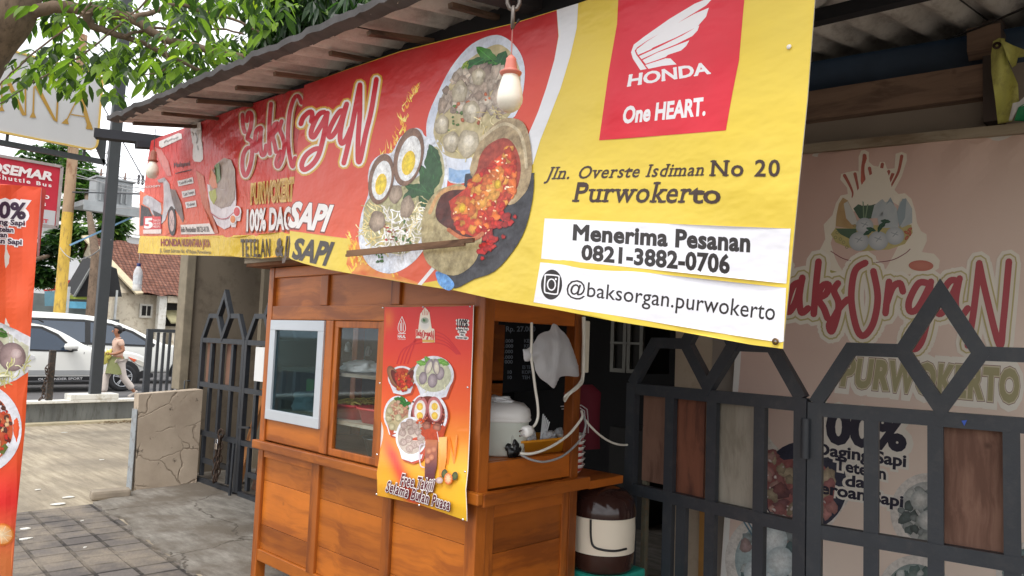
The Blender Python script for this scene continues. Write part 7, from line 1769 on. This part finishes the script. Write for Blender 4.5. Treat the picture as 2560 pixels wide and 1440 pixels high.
for x, y, r_ in [(1935, 1350, 34), (1950, 1405, 36), (1890, 1430, 30)]: A.ell(x, y, r_, r_ * 1.1, S(226, 228, 226), 8, S(170, 182, 184), .2, 24, 4)
A.strokes([[(1858, 1300), (1890, 1352)], [(1866, 1296), (1894, 1344)]], 4, S(90, 120, 136), 8, smooth=0)
plate_art(2318, 1280, 92, S(196, 196, 192), [S(130, 136, 134), S(170, 174, 170), S(206, 206, 200), S(100, 110, 108)], 6, 5)
for x, y in [(2300, 1250), (2320, 1300), (2345, 1265)]: A.ell(x, y, 24, 25, S(214, 212, 206), 8, S(160, 164, 162), 0, 22, 4)
plate_art(2285, 1485, 92, S(150, 164, 160), [S(90, 110, 106), S(130, 146, 140), S(196, 200, 196)], 7, 5)
plate_art(2560, 1430, 70, S(176, 190, 190), [S(120, 140, 140), S(206, 210, 206)], 8, 5)
t = thing('stall_banner', 'faded pink stall banner with bowl emblem behind the right gate', 'banner', tuple(BP))
A.build('print', VB, t)
B = MB(); vs, fs = cdt([bo], 40); B.add([surfB(*p)[0] - N9 * .006 for p in vs], [f[::-1] for f in fs], 0, True); B.build('back_cloth', BK, t)
PW = wood('pale_pole_wood', S(186, 172, 150), S(140, 122, 100), 'x', .8)
a, b = onplane(1862, 386, BP + N9 * .03, N9), onplane(2640, 312, BP + N9 * .03, N9)
MB().beam(a - N9 * .01, b - N9 * .01, .03, .05).build('batten', PW, t)

# --- orange banner in the left foreground ---------------------------------------------
XO = -3.3
surfO = planar((XO, 0, 0), (1, 0, 0), lambda x, y: .012 * sin(x / 26 + y / 180) + .008 * mnoise.noise(V((x / 30, y / 90, 4))))
VO = vinyl('orange_banner_print', .4, .3, 4, (1, 1, 1), .1, .03)
A = Art(surfO, .0006, None)
oo = [(-260, 440), (-60, 456), (60, 464), (103, 468), (96, 560), (88, 680), (76, 840), (62, 1077), (52, 1180), (40, 1300), (29, 1470), (-260, 1500)]
def og(x, y): return lerpc(lerpc(lerpc(S(226, 80, 46), S(230, 92, 46), (y - 460) / 300), S(226, 44, 40), (y - 1120) / 120), S(226, 128, 70), (y - 1260) / 140)
A.poly(oo, og, 0, lattice=14)
Zo = zt(0, 360, 4)
for s_, P4, bd in [('100%', Zo((-200, 722), (246, 748), (256, 596), (-190, 568)), .04), ('Daging Sapi', Zo((-170, 792), (242, 816), (244, 766), (-168, 742)), .035), ('Tetelan', Zo((-85, 868), (130, 884), (132, 836), (-85, 820)), .035), ('dan', Zo((-35, 926), (66, 934), (68, 886), (-33, 880)), .035), ('Jeroan Sapi', Zo((-190, 978), (212, 1006), (214, 956), (-188, 928)), .035)]:
    A.text(s_, *P4, S(238, 234, 236), 2, bold=bd + .15); A.text(s_, *P4, S(56, 34, 60), 4, bold=bd)
A.detail = .4
A.poly([(-260, 800), (-60, 790), (0, 806), (40, 824), (76, 843), (73, 900), (70, 930), (40, 950), (0, 966), (-260, 980)], mott(S(232, 232, 236), S(206, 208, 216), 30, 3), 2, lattice=10)
A.poly([(-260, 830), (-30, 812), (30, 838), (72, 866), (68, 905), (30, 940), (-260, 960)], mott(S(206, 206, 190), S(190, 190, 160), 16, 3), 2.6, lattice=8)
leafblob(A, 2, 832, 40, 22, .5, S(90, 140, 60), 3.4)
A.ell(30, 892, 34, 36, S(172, 148, 146), 4, S(120, 100, 100), -.2, 28, 5); A.ell(-30, 880, 44, 40, S(182, 160, 156), 3.6, S(126, 106, 106), 0, 28, 5); A.ell(40, 884, 14, 12, S(190, 172, 170), 5, S(174, 150, 148), 0, 18, 3)
noodle_art(A, [(0, 920), (66, 905), (62, 930), (20, 955), (-20, 960)], 26, 24, 2.4, [S(206, 200, 130), S(190, 190, 110), S(226, 222, 180)], 5.4, 3)
A.ell(-58, 1072, 112, 116, S(236, 236, 240), 2, S(222, 224, 232), 0, 44, 4); A.ell(-60, 1072, 92, 94, S(150, 44, 28), 3, S(196, 90, 44), 0, 40, 4)
scatter(A, [(-60, 990), (10, 1010), (28, 1060), (24, 1100), (-5, 1140), (-80, 1150)], 110, 5, [S(190, 40, 28), S(120, 30, 24), S(214, 70, 40), S(90, 50, 40), S(230, 190, 140)], 4, 6, 1.8, .6, None, 9, 2)
A.poly([(-10, 1128), (12, 1108), (20, 1118), (8, 1136)], S(96, 110, 50), 6)
A.ell(4, 1336, 31, 28, S(240, 150, 60), 3, S(226, 120, 40), 0, 36, 2); A.ell(4, 1336, 27, 24, S(246, 216, 170), 4, S(242, 160, 80), 0, 32, 3)
A.strokes([[(4, 1336), (4 + 25 * cos(a), 1336 + 22 * sin(a))] for a in [2 * pi * k / 9 + .2 for k in range(9)]], 1.4, S(250, 226, 190), 5, smooth=0)
t = thing('standing_banner', 'tall orange standing banner with bowls and black lettering in front', 'banner', (XO, .6, 0))
A.build('print', VO, t)
B = MB(); vs, fs = cdt([oo], 40); B.add([surfO(*p)[0] + V((-.006, 0, 0)) for p in vs], [f[::-1] for f in fs], 0, True); B.build('back_cloth', BK, t)
q0, q1 = oX(104, 469, XO - .01), oX(98, 640, XO - .01); q2 = oX(116, 474, XO - .01)
MB().prism([q0, q2, q1], (-.03, 0, 0)).build('folded_flap', plain('dark_red_flap', S(176, 50, 40), .5), t)
p0 = oX(90, 700, XO - .05); MB().tube([(XO - .05, p0.y - .05, .02), (XO - .05, p0.y - .05, 1.95)], .012, 8).build('stand_pole', DARKM, t)
MB().box(XO - .25, XO + .0, p0.y - .5, p0.y + .0, .006, .03).build('stand_foot', DARKM, t)

# --- lamps hanging under the roof --------------------------------------------------------
SOCK = plain('pink_lamp_socket', S(206, 120, 104), .5, var=.12)
BULB = plain('milky_bulb', S(236, 230, 214), .25, var=.05, bump=0)
t = thing('light_bulb', 'large hanging light bulb in a pink socket on a chain', 'light bulb', tuple(oY(1275, 200, 1.72)))
c = oY(1275, 225, 1.72); k = (oY(1275, 225, 1.72) - CAM).dot(FWD) / FPX
Hh = lambda y: c.z + (225 - y) * k
prof = [(.001, Hh(281) - 0), (14 * k, Hh(279)), (25 * k, Hh(271)), (32 * k, Hh(257)), (33 * k, Hh(245)), (31 * k, Hh(228)), (25 * k, Hh(205)), (19 * k, Hh(186)), (18 * k, Hh(180))]
MB().lathe([(r_, z - c.z) for r_, z in prof], c, 32).build('bulb', BULB, t)
MB().lathe([(r_ * k, Hh(y) - c.z) for r_, y in [(18, 190), (27, 184), (28, 180), (17, 174), (17, 172), (13, 150), (13, 145), (7, 138), (1, 134)]], c, 28).build('socket', SOCK, t)
sw = V((0, 0, 1)); top = c + V((0, 0, (225 - 60) * k))
MB().tube([c + V((0, 0, (225 - 136) * k)), top], .0022, 6).build('cord', plain('pink_cord', S(176, 110, 104), .6), t)
chain('chain', [top + V((0, 0, .03 + .21)), top + V((0, 0, .03)), top], .017, plain('grey_chain', S(120, 112, 106), .5, .6), t)
MB().tube([top + V((0, 0, .05)), top + V((.0, .0, -.01)), top + V((.02, .01, .02))], .006, 6).build('hook', BLKP, t)
t = thing('light_bulb', 'small milky light bulb hanging at the far left end of the banner', 'light bulb', tuple(oY(382, 430, 2.15)))
c = oY(381, 425, 2.12); k = (c - CAM).dot(FWD) / FPX; Hh = lambda y: c.z + (425 - y) * k
MB().lathe([(r_ * k, Hh(y) - c.z) for r_, y in [(.1, 447), (9, 445), (15, 436), (16, 428), (13, 416), (8, 404)]], c, 24).build('bulb', BULB, t)
MB().lathe([(r_ * k, Hh(y) - c.z) for r_, y in [(9, 405), (12, 402), (8, 398), (7, 380), (2, 374)]], c, 20).build('socket', plain('brown_socket', S(150, 84, 62), .6), t)
MB().tube([c + V((0, 0, (425 - 376) * k)), c + V((0, 0, (425 - 320) * k))], .003, 6).build('cord', BLKP, t)

# --- water bottle hanging from the beam ------------------------------------------------------
t = thing('water_bottle', 'clear plastic water bottle with blue cap hanging from a string', 'bottle', tuple(oD(342, 690, 7.0)))
c = oD(342, 727, 7.0); k = 7.0 / FPX
CLR = plastic_film('clear_bottle', (.86, .89, .92), .55, .12)
MB().lathe([(r_ * k, h * k) for r_, h in [(.1, 0), (9, 0), (10.5, 3), (10.5, 12), (9.8, 14), (10.5, 16), (10.5, 26), (9.8, 28), (10.5, 30), (10.5, 44), (9.5, 50), (5, 60), (4, 62), (4, 64)]], c, 24).build('bottle_body', CLR, t)
MB().lathe([(r_ * k, h * k) for r_, h in [(4.6, 61), (4.8, 68), (4.4, 69), (.1, 69)]], c, 18).build('cap', plain('blue_cap', S(40, 50, 110), .4), t)
MB().lathe([(r_ * k, h * k) for r_, h in [(10.7, 17), (10.8, 40)]], c, 24).build('water', plastic_film('bottle_label', (.82, .86, .9), .5, .2), t)
MB().tube([c + V((0, 0, 69 * k)), c + V((0, 0, 370 * k))], .002, 5).build('string', plain('string', S(200, 200, 196), .8), t)
# ================================================================ THE WOMAN WALKING PAST
SKIN = plain('brown_skin', S(164, 112, 84), .55, var=.06, vs=3, bump=.03)
HAIR = plain('black_hair', S(26, 22, 22), .45, var=.2, vs=30, bump=.3, bs=80)
SHIRT = plain('beige_shirt_cloth', S(212, 178, 158), .85, var=.08, vs=9, bump=.4, bs=22)
APRON = plain('olive_apron_cloth', S(134, 138, 92), .9, var=.12, vs=8, bump=.4, bs=20)
TROUS = plain('pale_trouser_cloth', S(206, 194, 184), .9, var=.08, vs=7, bump=.4, bs=18)
YCLOTH = plain('yellow_rag', S(226, 214, 110), .85, var=.15, vs=14, bump=.5, bs=30)
t = thing('person', 'woman in beige shirt and olive apron walking with a yellow cloth', 'person', (-18.45, 6.2, 0))
OX, OY = -18.45, 6.2
def skin_body(name, joints, edges, m_, parent, sub=2):
    """one continuous surface grown round connected joints. local axes: f forward (-Y), s towards the viewer (+X), z up"""
    me = bpy.data.meshes.new(name); vs = [(OX + s_, OY - f_, z) for (f_, s_, z), r_ in joints]
    me.from_pydata(vs, edges, []); o = bpy.data.objects.new(name, me); COL.objects.link(o)
    md = o.modifiers.new('grow', 'SKIN')
    for v, (_, r_) in zip(me.skin_vertices[0].data, joints): v.radius = r_ if isinstance(r_, tuple) else (r_, r_); v.use_root = False
    me.skin_vertices[0].data[0].use_root = True; md.use_smooth_shade = True
    if sub: sd_ = o.modifiers.new('smooth', 'SUBSURF'); sd_.levels = sub; sd_.render_levels = sub
    me.materials.append(m_); put(o, parent); return o
# body: pelvis, spine, neck, head, arms (forward leg = left, trailing leg = right towards the viewer)
J = [((0, 0, .86), (.125, .105)), ((.0, 0, 1.0), (.105, .09)), ((.02, 0, 1.14), (.11, .095)), ((.02, 0, 1.27), (.105, .10)), ((.025, 0, 1.34), .05), ((.04, 0, 1.40), .045), ((.055, 0, 1.46), (.062, .07)), ((.06, 0, 1.54), (.08, .085)), ((.05, 0, 1.60), (.055, .06)),
     ((.01, .14, 1.28), .052), ((-.05, .20, 1.07), .042), ((.13, .16, .99), .034), ((.22, .11, 1.0), .026),
     ((.02, -.14, 1.28), .052), ((.04, -.2, 1.07), .042), ((.20, -.12, 1.0), .034), ((.25, -.05, 1.01), .026),
     ((.03, -.09, .80), .085), ((.20, -.09, .46), .058), ((.22, -.09, .12), .042), ((.20, -.09, .05), .036), ((.33, -.09, .03), .028),
     ((-.03, .09, .80), .085), ((-.12, .09, .46), .058), ((-.36, .09, .16), .042), ((-.40, .09, .10), .036), ((-.32, .09, .03), .03)]
E_ = [(0, 1), (1, 2), (2, 3), (3, 4), (4, 5), (5, 6), (6, 7), (7, 8), (3, 9), (9, 10), (10, 11), (11, 12), (3, 13), (13, 14), (14, 15), (15, 16), (0, 17), (17, 18), (18, 19), (19, 20), (20, 21), (0, 22), (22, 23), (23, 24), (24, 25), (25, 26)]
skin_body('body', J, E_, SKIN, t)
def off(L, k): return [(p, (tuple(x + k for x in r_) if isinstance(r_, tuple) else r_ + k)) for p, r_ in L]
skin_body('shirt', off([((0, 0, .90), (.125, .11)), J[1], J[2], J[3], ((.025, 0, 1.335), .055), J[9], ((-.03, .18, 1.16), .052), J[13], ((.03, -.18, 1.16), .052)], .018), [(0, 1), (1, 2), (2, 3), (3, 4), (3, 5), (5, 6), (3, 7), (7, 8)], SHIRT, t)
skin_body('trousers', off([((0, 0, .88), (.125, .11)), J[17], J[18], ((.215, -.09, .10), .06), J[22], J[23], ((-.35, .09, .18), .062)], .022), [(0, 1), (1, 2), (2, 3), (0, 4), (4, 5), (5, 6)], TROUS, t)
# half apron round the hips
g = MB(); n = 20; rings = [(.93, .15, .135), (.85, .17, .155), (.72, .19, .17), (.60, .205, .18), (.54, .215, .185)]; vs = []
for z, rf, rs in rings:
    for k in range(n): a = 2 * pi * k / n; vs.append((OX + rs * sin(a), OY + .0 - rf * cos(a) * (1 + .05 * sin(5 * a)) - .03, z + .015 * sin(3 * a)))
g.add(vs, [(i * n + k, i * n + (k + 1) % n, (i + 1) * n + (k + 1) % n, (i + 1) * n + k) for i in range(len(rings) - 1) for k in range(n)], 0, True); g.build('apron', APRON, t)
# hair with bun, ears and face
hd = V((OX, OY - .055, 1.535))
bm = bmesh.new(); bmesh.ops.create_icosphere(bm, subdivisions=3, radius=1)
for v in bm.verts:
    f_, s_, z = -v.co.y, v.co.x, v.co.z
    k = .108
    if f_ > .25 and z < .45: k = .07
    v.co = V((hd.x + s_ * k * .92, hd.y - f_ * k + .012, hd.z + .018 + z * k * 1.05))
bm.verts.index_update(); g = MB(); g.add([v.co for v in bm.verts], [[v.index for v in f.verts] for f in bm.faces], 0, True); bm.free()
h = g.build('hair', HAIR, t)
g = MB(); g.lathe([(.001, -.05), (.035, -.04), (.05, 0), (.035, .04), (.001, .05)], (OX, OY + .075, 1.56), 16, ax=(0, 1, .3)); put(g.build('bun', HAIR), h)
g = MB()
g.lathe([(.001, .0), (.012, -.004), (.016, -.03), (.01, -.045)], hd + V((0, -.092, .0)), 10, ax=(0, .35, 1)); g.build('nose', SKIN, t)
DKE = plain('dark_eye', S(20, 16, 16), .2, bump=0); LIP = plain('lip', S(130, 66, 60), .5, bump=0)
for s_ in (-1, 1):
    MB().lathe([(.001, .006), (.008, .004), (.012, 0)], hd + V((s_ * .034, -.079, .012)), 10, ax=(s_ * .4, -1, 0)).build('eye', DKE, t)
    MB().beam(hd + V((s_ * .02, -.086, .032)), hd + V((s_ * .05, -.072, .034)), .008, .007).build('eyebrow', HAIR, t)
    MB().lathe([(.001, .01), (.014, .006), (.02, 0)], hd + V((s_ * .078, .0, .0)), 12, ax=(s_, 0, 0)).build('ear', SKIN, t)
MB().beam(hd + V((-.022, -.083, -.052)), hd + V((.022, -.083, -.052)), .01, .012).build('mouth', LIP, t)
# collar
MB().lathe([(.058, 0), (.066, .028), (.074, .01)], (OX, OY - .03, 1.345), 18, ax=(0, -.25, 1)).build('collar', SHIRT, t)
# hands, each with a palm, four bent fingers and a thumb, closing on the cloth
def hand(w_, d, side, thumb):
    w_, d, side, thumb = V(w_), V(d).normalized(), V(side).normalized(), V(thumb).normalized()
    js = [(w_, .022), (w_ + d * .05, (.032, .018))]; ed = [(0, 1)]
    for k, L in enumerate((.062, .072, .068, .052)):
        b_ = w_ + d * .078 + side * (.027 - .018 * k); curl = thumb
        js += [(b_, .0095), (b_ + d * L * .5 + curl * L * .15, .0085), (b_ + d * L * .75 + curl * L * .55, .0075)]
        i = len(js) - 3; ed += [(1, i), (i, i + 1), (i + 1, i + 2)]
    b_ = w_ + d * .03 + side * .03; js += [(b_ + thumb * .01, .011), (b_ + d * .035 + thumb * .028, .0095)]; i = len(js) - 2; ed += [(1, i), (i, i + 1)]
    J2 = [((OY - p.y, p.x - OX, p.z), r_) for p, r_ in js]
    return skin_body('hand', J2, ed, SKIN, t, 1)
hand((OX + .11, OY - .22, 1.0), (-.5, -.85, 0), (0, 0, 1), (-.6, .3, -.2)); hand((OX - .05, OY - .25, 1.01), (.6, -.8, 0), (0, 0, 1), (.5, .4, -.2))
g = MB(); N = 9; vs = []
for i in range(N + 1):
    for j in range(N + 1):
        u, v = i / N, j / N; wv = .045 * mnoise.noise(V((u * 3, v * 3, 2))) + .02 * sin(u * 14)
        vs.append((OX + .06 + wv + .03 * sin(v * 5), OY - .24 - .12 * (u - .5) * (1 + v * .6) - .06 * v + .03 * sin(u * 9 + v * 6), 1.10 - .32 * v - .05 * abs(u - .5) + .03 * sin(u * 11)))
g.add(vs, [(i * (N + 1) + j, i * (N + 1) + j + 1, (i + 1) * (N + 1) + j + 1, (i + 1) * (N + 1) + j) for i in range(N) for j in range(N)], 0, True)
o = g.build('cloth', YCLOTH); so = o.modifiers.new('thick', 'SOLIDIFY'); so.thickness = .008; tag(o, 'crumpled yellow cleaning cloth held in front by the walking woman', 'cloth')
SHOE = plain('pale_shoe', S(190, 180, 170), .6)
for f_, s_, z, tilt in ((.27, -.09, .035, 0), (-.36, .09, .07, .6)):
    g = MB(); g._bevbox(-.042, .042, -.12, .12, -.03, .03, 0, .026); o = g.build('shoe', SHOE)
    o.data.transform(Matrix.Translation((OX + s_, OY - f_, z)) @ Matrix.Rotation(tilt, 4, 'X')); put(o, t)
